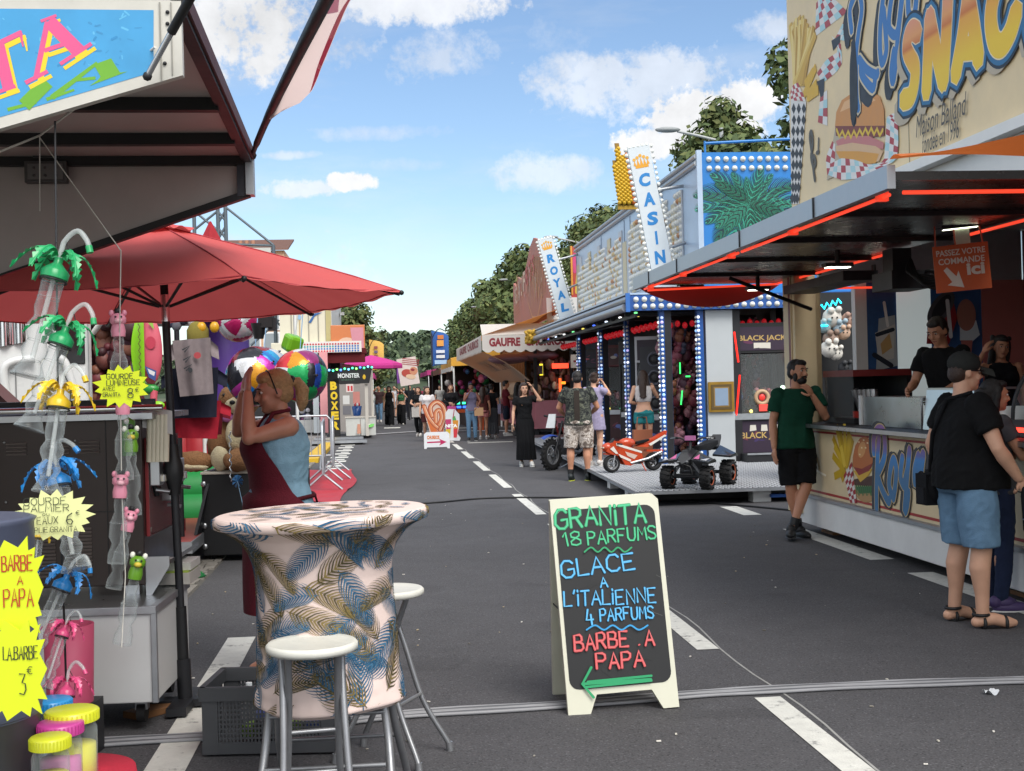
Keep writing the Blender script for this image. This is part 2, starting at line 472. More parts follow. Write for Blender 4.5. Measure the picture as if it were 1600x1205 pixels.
M('hair_black','#141110',.5,var=.25,scale=40,bump=.5,bscale=120);M('hair_brown','#33221a',.5,var=.3,scale=40,bump=.5,bscale=120)
M('hair_dark','#1e1714',.5,var=.3,scale=40,bump=.5,bscale=120);M('hair_blond','#a8845c',.55,var=.35,scale=40,bump=.5,bscale=120);M('hair_red','#3a1a16',.5,var=.3,scale=40)
M('eye_white','#d8d2cc',.3,var=0);M('eye_dark','#1c1412',.2,var=0);M('lips','#8e4a42',.5,var=0)
# ------------------------------------------------------------------ ground, road, markings, hills
def asphalt_nodes(m):
 nt=m.node_tree;b=nt.nodes['Principled BSDF'];N,L=nt.nodes,nt.links
 tc=N.new('ShaderNodeTexCoord')
 def nz(sc,det=4):
  n=N.new('ShaderNodeTexNoise');n.inputs['Scale'].default_value=sc;n.inputs['Detail'].default_value=det
  L.new(tc.outputs['Object'],n.inputs['Vector']);return n.outputs['Fac']
 big,mid,fine=nz(.35,5),nz(3.2,5),nz(95,3)
 v=N.new('ShaderNodeTexVoronoi');v.inputs['Scale'].default_value=120
 L.new(tc.outputs['Object'],v.inputs['Vector'])
 def mt(op,a,bb):
  n=N.new('ShaderNodeMath');n.operation=op
  for i,x in enumerate((a,bb)):
   if isinstance(x,(int,float)):n.inputs[i].default_value=x
   else:L.new(x,n.inputs[i])
  return n.outputs[0]
 f=mt('ADD',mt('MULTIPLY',mt('SUBTRACT',big,.5),.5),mt('MULTIPLY',mt('SUBTRACT',mid,.5),.35))
 f=mt('ADD',f,mt('MULTIPLY',mt('SUBTRACT',fine,.5),1.3))
 # pale and dark stones of the wearing course
 sp=N.new('ShaderNodeSeparateColor');L.new(v.outputs['Color'],sp.inputs[0])
 f=mt('ADD',f,mt('MULTIPLY',mt('GREATER_THAN',sp.outputs[0],.95),.55))
 f=mt('SUBTRACT',f,mt('MULTIPLY',mt('LESS_THAN',sp.outputs[1],.12),.35))
 f=mt('ADD',1.0,f)
 mul=N.new('ShaderNodeVectorMath');mul.operation='SCALE'
 mul.inputs[0].default_value=ASPH;L.new(f,mul.inputs['Scale'])
 L.new(mul.outputs[0],b.inputs['Base Color'])
 bp=N.new('ShaderNodeBump');bp.inputs['Strength'].default_value=.5;bp.inputs['Distance'].default_value=.006
 L.new(fine,bp.inputs['Height']);L.new(bp.outputs[0],b.inputs['Normal'])
 # worn wheel tracks, stains and a few patches
 stn=nz(.9,6);ft=mt('MULTIPLY',mt('GREATER_THAN',stn,.63),.12)
 mul2=N.new('ShaderNodeVectorMath');mul2.operation='SCALE';L.new(mul.outputs[0],mul2.inputs[0]);L.new(mt('SUBTRACT',1.0,ft),mul2.inputs['Scale']);L.new(mul2.outputs[0],b.inputs['Base Color'])
 b.inputs['Roughness'].default_value=.85;b.inputs['Specular IOR Level'].default_value=.35
ASPH=(.074,.073,.079)
asphalt_nodes(MATS['asphalt'])
M('verge',(.07,.08,.04),.95,var=.4,scale=.7)
M('paving',(.22,.21,.2),.9,var=.2,scale=3,bump=.3)
M('line_paint',(.62,.62,.58),.7,var=.16,scale=12,bump=.3,bscale=90)
def wear(m):
 nt=m.node_tree;b=nt.nodes['Principled BSDF'];tc=nt.nodes.new('ShaderNodeTexCoord');n=nt.nodes.new('ShaderNodeTexNoise');cr=nt.nodes.new('ShaderNodeValToRGB');mx=nt.nodes.new('ShaderNodeMix');mx.data_type='RGBA'
 n.inputs['Scale'].default_value=7;n.inputs['Detail'].default_value=9;n.inputs['Roughness'].default_value=.75
 cr.color_ramp.elements[0].position=.56;cr.color_ramp.elements[1].position=.66
 nt.links.new(tc.outputs['Object'],n.inputs['Vector']);nt.links.new(n.outputs['Fac'],cr.inputs[0]);nt.links.new(cr.outputs[0],mx.inputs['Factor'])
 old=b.inputs['Base Color'].links[0].from_socket;nt.links.new(old,mx.inputs[6]);mx.inputs[7].default_value=(.16,.16,.16,1);nt.links.new(mx.outputs[2],b.inputs['Base Color'])
wear(MATS['line_paint']);M('seal',(.3,.3,.29),.8,var=.3,scale=9)
M('far_wood',(.03,.05,.022),.9,var=.4,scale=.05)
M('sett',(.2,.185,.165),.85,var=.3,scale=7,bump=.5,bscale=40);M('sett_joint',(.09,.085,.075),.95,var=.3,scale=9)
g=MB();g.poly([(-3000,-300,-.012),(3000,-300,-.012),(3000,4000,-.012),(-3000,4000,-.012)],'verge');g.build('ground',kind='structure')
def strip(mb,t0,t1,s0,s1,h,m):
 mb.poly([W(t0,s0,h),W(t1,s0,h),W(t1,s1,h),W(t0,s1,h)],m)
g=MB();strip(g,-1.62,9,-12,420,0,'asphalt');g.build('road',kind='structure')
g=MB();strip(g,-8.5,-2.0,-12,300,-.004,'paving');g.build('pavement',kind='structure')
# gutter of granite setts along the left side
g=MB();strip(g,-2.05,-1.6,4,44,.002,'sett_joint')
r=random.Random(3);s_=4.0
while s_<44:
 d=r.uniform(.13,.19);t_=-2.02
 while t_<-1.63:
  w_=r.uniform(.1,.17);w_=min(w_,-1.61-t_)
  if w_>.05:
   p=W(t_+w_/2,s_+d/2,.006+r.uniform(0,.006));g.box(p,(w_-.014,d-.014,.016),'sett',rz=A+r.uniform(-.05,.05))
  t_+=w_
 s_+=d
g.build('gutter',kind='structure')
# white road paint
g=MB()
def dash(t0,t1,s0,s1):strip(g,t0,t1,s0,s1,.004,'line_paint')
for far in(6.35,10.65,14.75,18.95,23.3,27.55,31.95,36.2,40.5,44.8,49.1,53.4,57.7,62,66.4,70.7,75,84,92):
 dash(1.82,1.955,far-3.1,far)
s_=20.5
while s_<75:
 dash(-1.36,-.94,s_,s_+.55);dash(-1.2,-1.0,s_+.85,s_+1.25);s_+=1.7
dash(-1.08,-.9,5.2,8.6);dash(-.12,.55,52.5,53.7)
for a,b in((16.0,14.9),(13.4,10.9),(10.1,8.0),(7.2,4.6)):dash(4.2,4.42,b,a)
dash(1.9,3.4,50.0,50.5);dash(2.3,3.6,36.6,36.9)
g.build('road_marking',kind='structure')
g=MB();r=random.Random(2);pts=[(1.98+.02*math.sin(k*.9)+r.uniform(-.008,.008),3+k*.35)for k in range(90)]
for(a,b),(c,d)in zip(pts,pts[1:]):g.poly([W(a-.006,b,.0025),W(a+.006,b,.0025),W(c+.006,d,.0025),W(c-.006,d,.0025)],'seal')
g.build('road_joint',kind='structure')
# far wooded hill and its forest
def hill_h(x,y):
 a=math.exp(-(((x+60)/95)**2))*23+math.exp(-(((x+250)/150)**2))*20+math.exp(-(((x-120)/130)**2))*17
 return a*math.exp(-(((y-720)/120)**2))+noise.noise(Vector((x*.02,y*.02,0)))*2
g=MB();g.grid(lambda a,b:(lambda x,y:(x,y,hill_h(x,y)-2))(-520+1040*a,520+420*b),60,24,'far_wood');g.build('hill',kind='structure')
M('wood_a',(.085,.12,.06),.9,var=.35,scale=.2);M('wood_b',(.05,.08,.045),.9,var=.35,scale=.2)
g=MB();r=random.Random(5)
for i in range(2600):
 x=r.uniform(-330,240);y=r.uniform(560,745);h=hill_h(x,y)
 if h<3:continue
 q=r.uniform(1.6,2.9)
 n_=20
 for k in range(n_):
  d=Vector((r.gauss(0,1),r.gauss(0,1),r.gauss(0,1))).normalized()
  c=Vector((x,y,h+q*.6))+Vector((d.x*q*.9,d.y*q*.9,d.z*q*1.1))
  a=d.orthogonal().normalized()*q*.4;b=d.cross(a).normalized()*q*.36
  g.add([c-a-b,c+a-b*.6,c+a*.8+b,c-a*.7+b],[(0,1,2,3)],'wood_a' if r.random()<.55 else 'wood_b')
g.build('forest',kind='stuff',label='distant wooded hill covered in mixed green forest',cat='forest')
# ------------------------------------------------------------------ snack trailer on the right
class TMB(MB):
 def __init__(s,t0,s0,h0=0.0):
  super().__init__();s.X=Matrix.Translation((-t0,-s0,-h0))
def stall(name,label,cat,t0,s0,group=None,h=0.0):
 return thing(name,label,cat,W(t0,s0,h),A,group)
def on_plane(origin,k,fn,t=None,s=None):
 """zoomed-picture coordinates -> street-plane coordinates (x to the viewer's right, height)"""
 def f(zx,zy):
  px,py=origin[0]+zx/k,origin[1]+zy/k
  if t is not None:
   a,h=on_t(px,py,t);return(-a,h)if t>0 else(a,h)
  a,h=on_s(px,py,s);return(a,h)
 return f
def checker(ar,La,Lb,na,nb,cols):
 def pt(L_,f):
  x=f*(len(L_)-1);i=min(int(x),len(L_)-2);g_=x-i
  return Vector(L_[i][:2]+(0,))*(1-g_)+Vector(L_[i+1][:2]+(0,))*g_
 for i in range(na):
  for j in range(nb):
   q=[]
   for a,b in((i,j),(i+1,j),(i+1,j+1),(i,j+1)):
    p=pt(La,a/na).lerp(pt(Lb,a/na),b/nb);q.append((p.x,p.y))
   ar.mb.add([ar.P(*p)for p in q],[(0,1,2,3)],cols[(i+j)%len(cols)])
 ar.k+=ar.step
M('snack_red','#6e1d1c',.5,var=.15);M('snack_under','#343231',.28,.35,var=.2,scale=3)
M('orange_tarp','#e07a3e',.7,var=.12,scale=3,bump=.4,bscale=14,transl=.35);M('red_tarp','#b03028',.7,var=.12,scale=3)
M('blue_mural','#2c5486',.5,var=.45,scale=3.5)
M('gold_lam','#b08a3c',.35,.6,var=.2)
def grad_mat(name,stops,z0,z1):
 m=M(name,(1,1,1),.45,var=0);nt=m.node_tree
 tc=nt.nodes.new('ShaderNodeTexCoord');sp=nt.nodes.new('ShaderNodeSeparateXYZ');mr=nt.nodes.new('ShaderNodeMapRange');cr=nt.nodes.new('ShaderNodeValToRGB')
 nt.links.new(tc.outputs['Object'],sp.inputs[0]);nt.links.new(sp.outputs[2],mr.inputs['Value'])
 mr.inputs['From Min'].default_value=z0;mr.inputs['From Max'].default_value=z1
 e=cr.color_ramp.elements
 while len(e)<len(stops):e.new(.5)
 for el,(p,c)in zip(e,stops):el.position=p;el.color=hexc(c)+(1,)
 nt.links.new(mr.outputs[0],cr.inputs[0]);nt.links.new(cr.outputs[0],nt.nodes['Principled BSDF'].inputs['Base Color'])
 # painted lettering whose colour runs from yellow feet to pink tops, and from blue to violet
grad_mat('snack_letters',[(0,'#e8c41e'),(.3,'#e0a02c'),(.34,'#c8701e'),(.42,'#dd9a58'),(.7,'#dd8f86'),(1,'#d9848c')],4.0,4.95)
grad_mat('royal_letters',[(0,'#3a6f9c'),(.45,'#2f7fc4'),(.55,'#5a62a8'),(.8,'#8a5a9c')],.75,1.12)
grad_mat('bun_paint',[(0,'#c98a3a'),(.5,'#d29a52'),(1,'#b46a34')],3.55,4.1)
TF=4.1
KT=1.073  # factor by which the snack trailer and its counter things are scaled about the camera
class KMB(MB):
 def __init__(s,t0,s0,h0=0.0):
  super().__init__();s.X=Matrix.Diagonal((KT,KT,KT,1))@Matrix.Translation((-t0,-s0,-h0))
def kstall(name,label,cat,t0,s0,h=HC-HC/KT):
 return thing(name,label,cat,W(KT*t0,KT*s0,max(0,HC+KT*(h-HC))),A)
HG=HC-HC/KT
sn=kstall('snack_trailer','cream snack trailer with raised grey flap, red neon tubes and painted burger counter','food trailer',TF,12.4)
def T():return KMB(TF,12.4,HG)
m=T()
m.bx(4.12,6.6,3.2,12.5,.32,.44,'dark_metal');m.bx(6.5,6.6,3.2,12.5,.44,3.1,'white_paint');m.bx(4.35,6.6,3.2,12.5,3.06,3.12,'white_paint')
m.bx(4.2,6.55,3.2,3.26,.44,3.06,'white_paint')
m.bx(4.1,4.14,3.2,12.5,2.66,3.16,'white_paint');m.build('body',sn)
m=T();m.bx(4.02,4.12,4.4,12.45,.21,.47,'white_paint');m.build('skirt',sn,bevel=.01)
m=T();m.bx(4.0,4.08,4.4,12.3,.47,.5,'alu');m.bx(4.06,4.12,4.4,12.3,.5,1.15,'cream')
m.build('counter_panel',sn)
m=T();m.bx(3.93,4.45,4.4,12.35,1.155,1.185,'dark_metal');m.bx(3.915,3.928,4.4,12.35,1.15,1.19,'steel');m.build('counter_top',sn,bevel=.004)
m=T();m.bx(3.98,4.2,12.15,12.5,.3,2.62,'cream');m.bx(3.965,3.979,12.22,12.3,.3,2.62,'snack_red');m.bx(4.205,4.3,12.3,12.5,.3,2.6,'cream')
m.build('corner_post',sn,bevel=.008)
for s_ in(12.0,8.2,4.8):
 m=T();m.bx(4.25,4.45,s_-.1,s_+.1,HG+.03,.32,'rubber');m.bx(4.2,4.5,s_-.16,s_+.16,HG+.003,HG+.03,'wood');m.build('foot',sn)
 # far end wall, seen through the hatch
m=T()
SE=12.38
def tz(px,py=550):return on_s(px,py,SE)[0]
def hz(py,px=1430):return on_s(px,py,SE)[1]
m.bx(4.32,tz(1340),SE,SE+.06,.44,1.3,'snack_red');m.bx(tz(1282),tz(1600),SE,SE+.06,hz(440),3.06,'alu')
m.bx(tz(1338),tz(1356),SE,SE+.1,1.0,hz(440),'white_paint');m.bx(tz(1356),tz(1403),SE+.01,SE+.07,.44,hz(440),'blue_mural')
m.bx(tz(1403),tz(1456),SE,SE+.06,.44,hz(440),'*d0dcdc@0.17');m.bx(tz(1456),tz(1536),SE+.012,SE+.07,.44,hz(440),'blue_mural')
m.bx(tz(1536),6.5,SE,SE+.06,.44,hz(440),'#a8645e')
m.bx(6.44,6.5,3.3,SE-.01,.44,3.05,'snack_red')
m.build('end_wall',sn)
# painted drinks on the end wall
ar=None
m=T();f=on_plane((1240,340),3.544,None,s=SE-.01)
ar=Art(m,(0,SE-.012,0),(1,0,0),(0,0,1))
ar.poly([f(745,560),f(735,700),f(860,700),f(905,560),f(880,440),f(800,440)],'#8e1f28');ar.ell(*f(815,500),.2,.1,'#4a4c52',rot=.9);ar.ell(*f(818,496),.15,.06,'#22252c',rot=.9)
ar.stroke([f(850,460),f(870,660)],.04,'#c9c9cc');ar.stroke([f(800,640),f(830,690),f(845,640)],.03,'#d9d4d0')
ar.poly([f(920,580),f(1010,570),f(1030,650),f(985,690),f(920,680)],'#c3d0d8');ar.ell(*f(955,540),.1,.16,'#9c6a5c');ar.poly([f(925,680),f(990,680),f(975,830),f(940,830)],'#a8655e')
ar.poly([f(470,560),f(560,540),f(575,820),f(455,850)],'#a9b3b8');ar.poly([f(450,640),f(560,590),f(555,780),f(470,800)],'#c8c9c4');ar.poly([f(480,700),f(530,640),f(545,720),f(490,760)],'#c2a06a')
ar.stroke([f(460,650),f(550,620)],.04,'#1f2a38');ar.stroke([f(445,760),f(540,820)],.05,'#1b2634');ar.stroke([f(520,600),f(500,470)],.03,'#dfe3e2')
m.build('wall_painting',sn)
# raised flap
m=T()
m.bx(2.6,4.1,6.3,13.0,2.615,2.66,'snack_under')
for s_ in(7.5,8.9,10.3,11.7):m.bx(2.65,4.1,s_-.02,s_+.02,2.585,2.614,'dark_metal')
m.build('flap',sn)
m=T();m.bx(2.56,2.605,6.28,13.02,2.57,2.69,'alu')
for s_ in(7.4,9.0,11.0,12.2):m.bx(2.552,2.559,s_-.006,s_+.006,2.57,2.69,'dark_metal')
m.build('flap_edge',sn)
for pts in([(2.66,12.9,2.57),(2.66,9.4,2.57)],[(2.66,9.3,2.57),(2.66,6.5,2.57)],[(2.7,6.42,2.57),(4.0,6.42,2.57)],[(2.7,12.94,2.56),(4.05,12.94,2.6)],[(4.05,12.9,2.6),(4.05,10,2.6)],[(4.4,12.3,2.5),(5.3,12.3,2.5)],[(4.0,8.6,2.57),(4.0,6.6,2.57)]):
 m=T();m.tube(pts,.011,'*ff4a30@.45',8);m.build('neon_tube',sn)
for s_ in(12.6,11.2,9.6,8.1,6.6):m=T();m.bx(2.63,2.69,s_-.02,s_+.02,2.55,2.614,'*ff4a30@.3');m.build('neon_clip',sn)
m=T();m.grid(lambda a,b:(2.62+1.5*a,13.03+.01*math.sin(9*a),2.6-b*.22*math.sin(math.pi*a)**.8),20,5,'red_tarp');m.build('red_valance',sn)
m=T();m.grid(lambda a,b:(2.58+2.2*a,6.29-.5*b*(.3+a),2.72+.30*a*b*.6+.05*a+.015*math.sin(11*a+4*b)),20,6,'orange_tarp');m.build('orange_cover',sn)
# lamps, struts, cables under the flap
for(t_,s_)in((3.55,11.9),(3.5,9.6),(4.3,10.9),(3.95,8.35)):
 m=T();m.bx(t_-.11,t_+.11,s_-.05,s_+.05,2.47,2.5,'black');m.bx(t_-.09,t_+.09,s_-.04,s_+.04,2.463,2.469,'*fff6e2@3.5');m.cyl((t_,s_,2.5),(t_,s_,2.6),.02,'black');m.build('floodlight',sn)
m=T();m.cyl((4.1,12.0,2.28),(3.2,11.6,2.56),.018,'black');m.bx(3.85,4.15,9.4,9.8,2.28,2.42,'dark_metal');m.bx(3.9,4.05,9.5,9.7,2.42,2.6,'dark_metal')
m.bx(3.8,4.1,10.3,11.9,2.42,2.5,'dark_metal')
r=random.Random(2)
m.build('hinge_arm',sn)
for k in range(5):m=T();m.tube(spline([(4.0,9.4,2.5),(3.9,9.2-.06*k,2.38-.025*k),(4.05,8.95,2.33-.02*k),(4.12,9.3,2.4),(4.1,9.6,2.4)],6),.012,'rubber',6);m.build('hose',sn)
# board above the roof
SB=12.5
m=T();m.bx(4.1,4.16,3.0,SB,3.24,5.9,'cream')
for s_ in(9.6,6.6):m.bx(4.097,4.1,s_-.005,s_+.005,3.24,5.9,'#8d8672')
m.bx(4.0,4.1,3.0,SB,3.16,3.235,'white_paint')
bd=m.build('board_panel',sn)
m=T();f=on_plane((1200,0),3.765,None,t=TF)
ar=Art(m,(TF,0,0),(0,-1,0),(0,0,1),base=.003)
# chequered banner ribbons
for La,Lb,na,nb in(([(285,20),(340,-60)],[(280,215),(470,70)],6,5),([(290,430),(345,350),(420,300),(375,210)],[(320,490),(400,430),(440,370),(430,260)],8,3),([(310,560),(295,720)],[(350,530),(352,740)],4,2),([(395,230),(430,160),(480,60)],[(450,240),(480,160),(560,40)],5,3)):
 checker(ar,[f(*p)for p in La],[f(*p)for p in Lb],na,nb,['#a8494f','#d9dadb','#a8d0da'])
ar.poly([f(375,240),f(430,205),f(425,250),f(385,300)],'#33373f');ar.poly([f(290,480),f(335,460),f(330,560),f(312,575)],'#33373f')
# fries in a chequered cone
rr=random.Random(4)
for k in range(26):
 x0=150+rr.uniform(0,75);xt=130+k*6.2;yt=105+abs(k-10)*6+rr.uniform(-30,40)
 ar.stroke([f(x0,500),f(xt,yt)],.075,('#d8bd6a','#c9a54c','#e2cd86','#b8923e')[k%4],cap=False)
for a,b in(((215,560),(285,395)),((230,570),(290,490)),((220,500),(270,420)),((235,575),(300,530))):ar.stroke([f(*a),f(*b)],.09,'#d2ac3c',cap=False)
checker(ar,[f(135,540),f(150,500),f(180,485)],[f(140,600),f(185,590),f(228,600)],5,4,['#b04a50','#dcdcda'])
ar.poly([f(137,590),f(228,600),f(215,800),f(185,1200),f(142,1200)],'#d7d8d8')
for j in range(9):
 for i in range(3):
  y=640+j*66;w_=78-j*5;x=140+w_*(i+.5)/2.6+(3 if j%2 else 0)
  if x+9<140+w_+14:ar.poly([f(x,y-33),f(x+13,y),f(x,y+33),f(x-13,y)],'#2c2e33')
  # treble clef and note
ar.smooth([f(280,1060),f(272,1000),f(262,900),f(250,800),f(262,780),f(268,850),f(258,920),f(272,980),f(285,960),f(275,920),f(262,950)],.05,'#55524c');ar.stroke([f(303,815),f(300,895)],.03,'#55524c');ar.ell(*f(297,897),.05,.02,'#55524c')
# burger
ar.poly([f(x+30,y+22)for x,y in((370,740),(390,640),(430,560),(520,520),(600,515))]+[f(480,1000),f(350,1060)],'#b3aa98')
ar.poly([f(*p)for p in((400,745),(408,660),(440,590),(500,548),(560,530),(620,535),(665,570),(688,640),(692,742))],'#c98f52')
ar.poly([f(*p)for p in((430,660),(455,600),(520,565),(600,560),(640,590),(600,610),(520,620))],'#dcb080')
ar.poly([f(*p)for p in((402,742),(690,740),(690,800),(550,815),(405,800))],'#7b3f38')
ar.poly([f(*p)for p in((405,830),(470,800),(600,800),(688,840),(685,880),(560,850),(420,870))],'#c07c7c')
ar.poly([f(*p)for p in((405,860),(500,840),(640,860),(685,890),(660,950),(560,965),(450,950),(410,900))],'#d2b18c')
ar.poly([f(*p)for p in((405,890),(540,890),(660,905),(640,960),(560,970),(440,955))],'#d29a45')
ar.stroke([f(410+17*k,775+(26 if k%2 else-12)+10*math.sin(k*.4))for k in range(17)],.035,'#d8b93c')
checker(ar,[f(355,1030),f(345,930),f(385,830)],[f(385,1010),f(400,960),f(402,850)],5,2,['#a8404a','#d9dadb'])
checker(ar,[f(380,960),f(440,930),f(520,940),f(600,970),f(690,955),f(700,800),f(705,690),f(745,665)],[f(360,1030),f(440,1060),f(540,1050),f(620,1010),f(765,945),f(775,840),f(772,740),f(770,690)],22,3,['#a8404a','#d9dadb','#a8d0da','#d9dadb'])
# script lettering, blue with a dark cast and pale rim
RY=[[(548,-40),(560,60),(540,200),(528,330),(530,560),(540,640)],[(500,180),(490,60),(520,-30)],[(545,350),(590,410),(640,440),(655,430)],[(640,440),(625,520),(560,440),(555,380)],[(690,-40),(672,120),(668,280),(680,370),(705,300),(700,180),(690,60)],[(740,-40),(722,100),(726,180),(770,190),(800,-40)],[(800,-20),(775,200),(760,380),(745,480),(735,420),(750,300)],[(835,-30),(838,80),(870,90),(885,-30)]]
for dx,dy,w_,c in((-26,70,.12,'#2f333b'),(0,0,.165,'#22262e'),(0,0,.125,'#cfc4a8'),(0,0,.085,'#3f78b8')):
 for st_ in RY:
  ar.smooth([f(x+dx,y+dy)for x,y in st_],w_,c)
ar.poly([f(498,250),f(520,215),f(535,420),f(538,640),f(512,745),f(495,700)],'#22262e')
# bubble capitals
SK=[[(893,195),(862,178),(838,215),(830,290),(852,345),(878,400),(872,500),(850,570),(808,588)],[(962,105),(955,300),(945,535)],[(965,100),(1003,300),(1042,480)],[(1072,-10),(1062,200),(1046,478)],[(1190,-30),(1160,200),(1118,435)],[(1195,-30),(1225,150),(1252,345)],[(1150,290),(1235,280)],[(1345,-30),(1328,60),(1328,160),(1350,250),(1392,265),(1440,190),(1476,70)],[(1580,-60),(1566,180)],[(1690,-110),(1580,65),(1690,118)]]
for dx,dy,w_,c in((-28,70,.22,'#b3aa98'),(0,0,.3,'#1d2b3c'),(0,0,.255,'#2f6f9e'),(0,0,.185,'#e6d9b6'),(0,0,.165,'snack_letters')):
 for st_ in SK:
  ar.smooth([f(x+dx,y+dy)for x,y in st_],w_,c)
x0,h0=f(885,812);x1,_=f(1186,700)
ar.text('Maison Balland',x0,h0,.16,'#4c4a48',w=x1-x0,shear=.3)
x0,h0=f(922,905);x1,_=f(1140,815)
ar.text('fondée en 1996',x0,h0,.14,'#4c4a48',w=x1-x0,shear=.3)
m.build('painted_sign',sn)
# counter artwork
m=T();f=on_plane((1240,640),6.695,None,t=4.06)
ar=Art(m,(4.06,0,0),(0,-1,0),(0,0,1),base=.003)
ar.stroke([(-12.3,1.105),(-4.4,1.105)],.018,'#a0302c',cap=False);ar.stroke([(-12.3,.535),(-4.4,.535)],.022,'#a0302c',cap=False);ar.stroke([(-12.28,.56),(-12.2,.55)],.02,'#a0302c')
for k,(a,b,c)in enumerate((((540,610),(415,290),'#b8920e'),((540,600),(450,170),'#c8a41a'),((545,600),(492,200),'#b8920e'),((550,600),(535,150),'#d0ac24'),((555,600),(582,205),'#c09a12'),((560,590),(622,310),'#b8920e'),((545,610),(430,380),'#d0ac24'),((550,610),(600,260),'#c8a41a'),((540,600),(500,380),'#dcbc3e'),((520,620),(412,480),'#c8a41a'),((535,640),(430,700),'#c8a41a'),((550,640),(505,730),'#c09a12'))):
 ar.stroke([f(*a),f(*b)],.07,c,cap=False)
ar.ell(*f(745,860),.24,.09,'#b08a5c',a0=180,a1=360);ar.poly([f(650,810),f(838,800),f(825,870),f(700,880)],'#2f5a34')
for k in range(8):ar.stroke([f(660+k*22,790),f(668+k*21,870+(k%2)*20)],.03,'#3d7040')
ar.poly([f(640,730),f(840,690),f(835,800),f(650,790)],'#4a2c22');ar.poly([f(630,640),f(830,620),f(790,690),f(705,760)],'#d2a83a');ar.poly([f(630,600),f(835,560),f(800,640),f(690,690)],'#8c2f28')
ar.poly([f(*p)for p in((625,600),(625,500),(650,380),(700,300),(760,280),(820,330),(845,470),(835,560),(720,620))],'#b86a34');ar.ell(*f(720,420),.1,.06,'#cf9458',rot=.5)
for q in((690,340),(740,320),(720,400),(760,400),(700,470),(780,350)):ar.ell(*f(*q),.02,.008,'#e6cfa0',n=8)
checker(ar,[f(530,690),f(570,840),f(600,975)],[f(615,545),f(640,760),f(670,980)],9,3,['#9c2630','#dcd9d4'])
RO=[[(880,1065),(878,800),(890,500),(905,290)],[(850,450),(850,300),(890,210),(950,230),(968,380),(955,520),(905,640),(885,660)],[(890,690),(935,830),(1000,960),(1015,940)],[(1040,900),(1010,780),(1030,600),(1060,520),(1085,620),(1075,800),(1055,930)],[(1150,500),(1130,700),(1165,800)],[(1225,420),(1205,640),(1190,850),(1175,1060),(1200,1000),(1215,860)],[(1165,800),(1210,600)],[(1320,480),(1280,640),(1290,780),(1340,560),(1370,460)],[(1370,470),(1350,660),(1375,780),(1400,700)],[(1480,250),(1455,600),(1470,770)]]
for dx,dy,w_,c in((-24,-8,.12,'#3c3c40'),(0,0,.125,'#24262c'),(0,0,.1,'#c3ab78'),(0,0,.078,'royal_letters')):
 for st_ in RO:ar.smooth([f(x+dx,y+dy)for x,y in st_],w_,c)
ar.ell(*f(250,560),.03,.1,'#b9ad94',rot=.6);ar.stroke([f(255,640),f(350,690)],.02,'#efe6d2')
m.build('counter_painting',sn)
# things on the counter
m=KMB(4.3,11.6,1.19);fr=kstall('fryer_cabinet','dark glass-fronted fryer cabinet beside the corner post on the snack counter','fryer',4.3,11.6,h=1.19)
m.bx(4.2,4.75,11.2,12.0,1.19,1.24,'dark_metal');m.bx(4.2,4.75,11.2,12.0,1.62,1.68,'snack_red');m.bx(4.7,4.75,11.2,12.0,1.24,1.62,'black');m.bx(4.22,4.7,11.95,12.0,1.24,1.62,'dark_metal');m.build('case',fr)
m=KMB(4.3,11.6,1.19);m.bx(4.2,4.21,11.22,11.93,1.24,1.62,'glass');m.build('pane',fr)
m=KMB(4.3,11.6,1.19)
for k in range(5):m.cyl((4.45+.02*k,11.35+k*.12,1.25),(4.45,11.35+k*.12,1.5),.04,'steel',n=10)
m.bx(4.3,4.45,11.3,11.5,1.241,1.3,'#a8261e');m.build('basket',fr)
gs=kstall('serving_screen','brushed steel serving shelf with tilted clear screens on the snack counter','counter screen',4.25,10,h=1.19)
m=KMB(4.25,10,1.19);m.bx(4.2,4.22,9.75,11.0,1.19,1.42,'steel');m.bx(4.2,4.5,9.75,11.0,1.42,1.44,'steel');m.bx(4.18,4.2,10.98,11.03,1.19,1.45,'white_paint');m.build('shelf',gs)
m=KMB(4.25,10,1.19);m.prism([(4.2,8.9,1.19),(4.2,9.72,1.19),(4.24,9.72,1.5),(4.24,8.9,1.5)],(.012,0,0),'steel');m.bx(4.24,4.6,8.9,9.72,1.5,1.515,'steel');m.build('screen',gs)
vt=kstall('display_case','curved glass display case with red lit edge at the near end of the snack counter','display case',4.4,7.6,h=1.19)
m=KMB(4.4,7.6,1.19);m.bx(4.2,4.9,6.2,8.3,1.19,1.3,'dark_metal');m.bx(4.19,4.2,6.2,8.3,1.22,1.25,'*ff3a28@1.5');m.bx(4.3,4.9,6.25,8.25,1.3,1.36,'black');m.build('case_base',vt)
m=KMB(4.4,7.6,1.19);m.grid(lambda a,b:(4.22+.5*(1-math.cos(a*1.5)),6.2+2.1*b,1.3+.5*math.sin(a*1.5)),10,1,'glass');m.build('curved_glass',vt)
m=KMB(4.4,7.6,1.19);m.tube([(4.22+.5*(1-math.cos(a*.15)),8.3,1.3+.5*math.sin(a*.15))for a in range(11)],.015,'black',6);m.bx(4.6,4.75,6.4,8.2,1.78,1.8,'steel');m.build('glass_frame',vt)
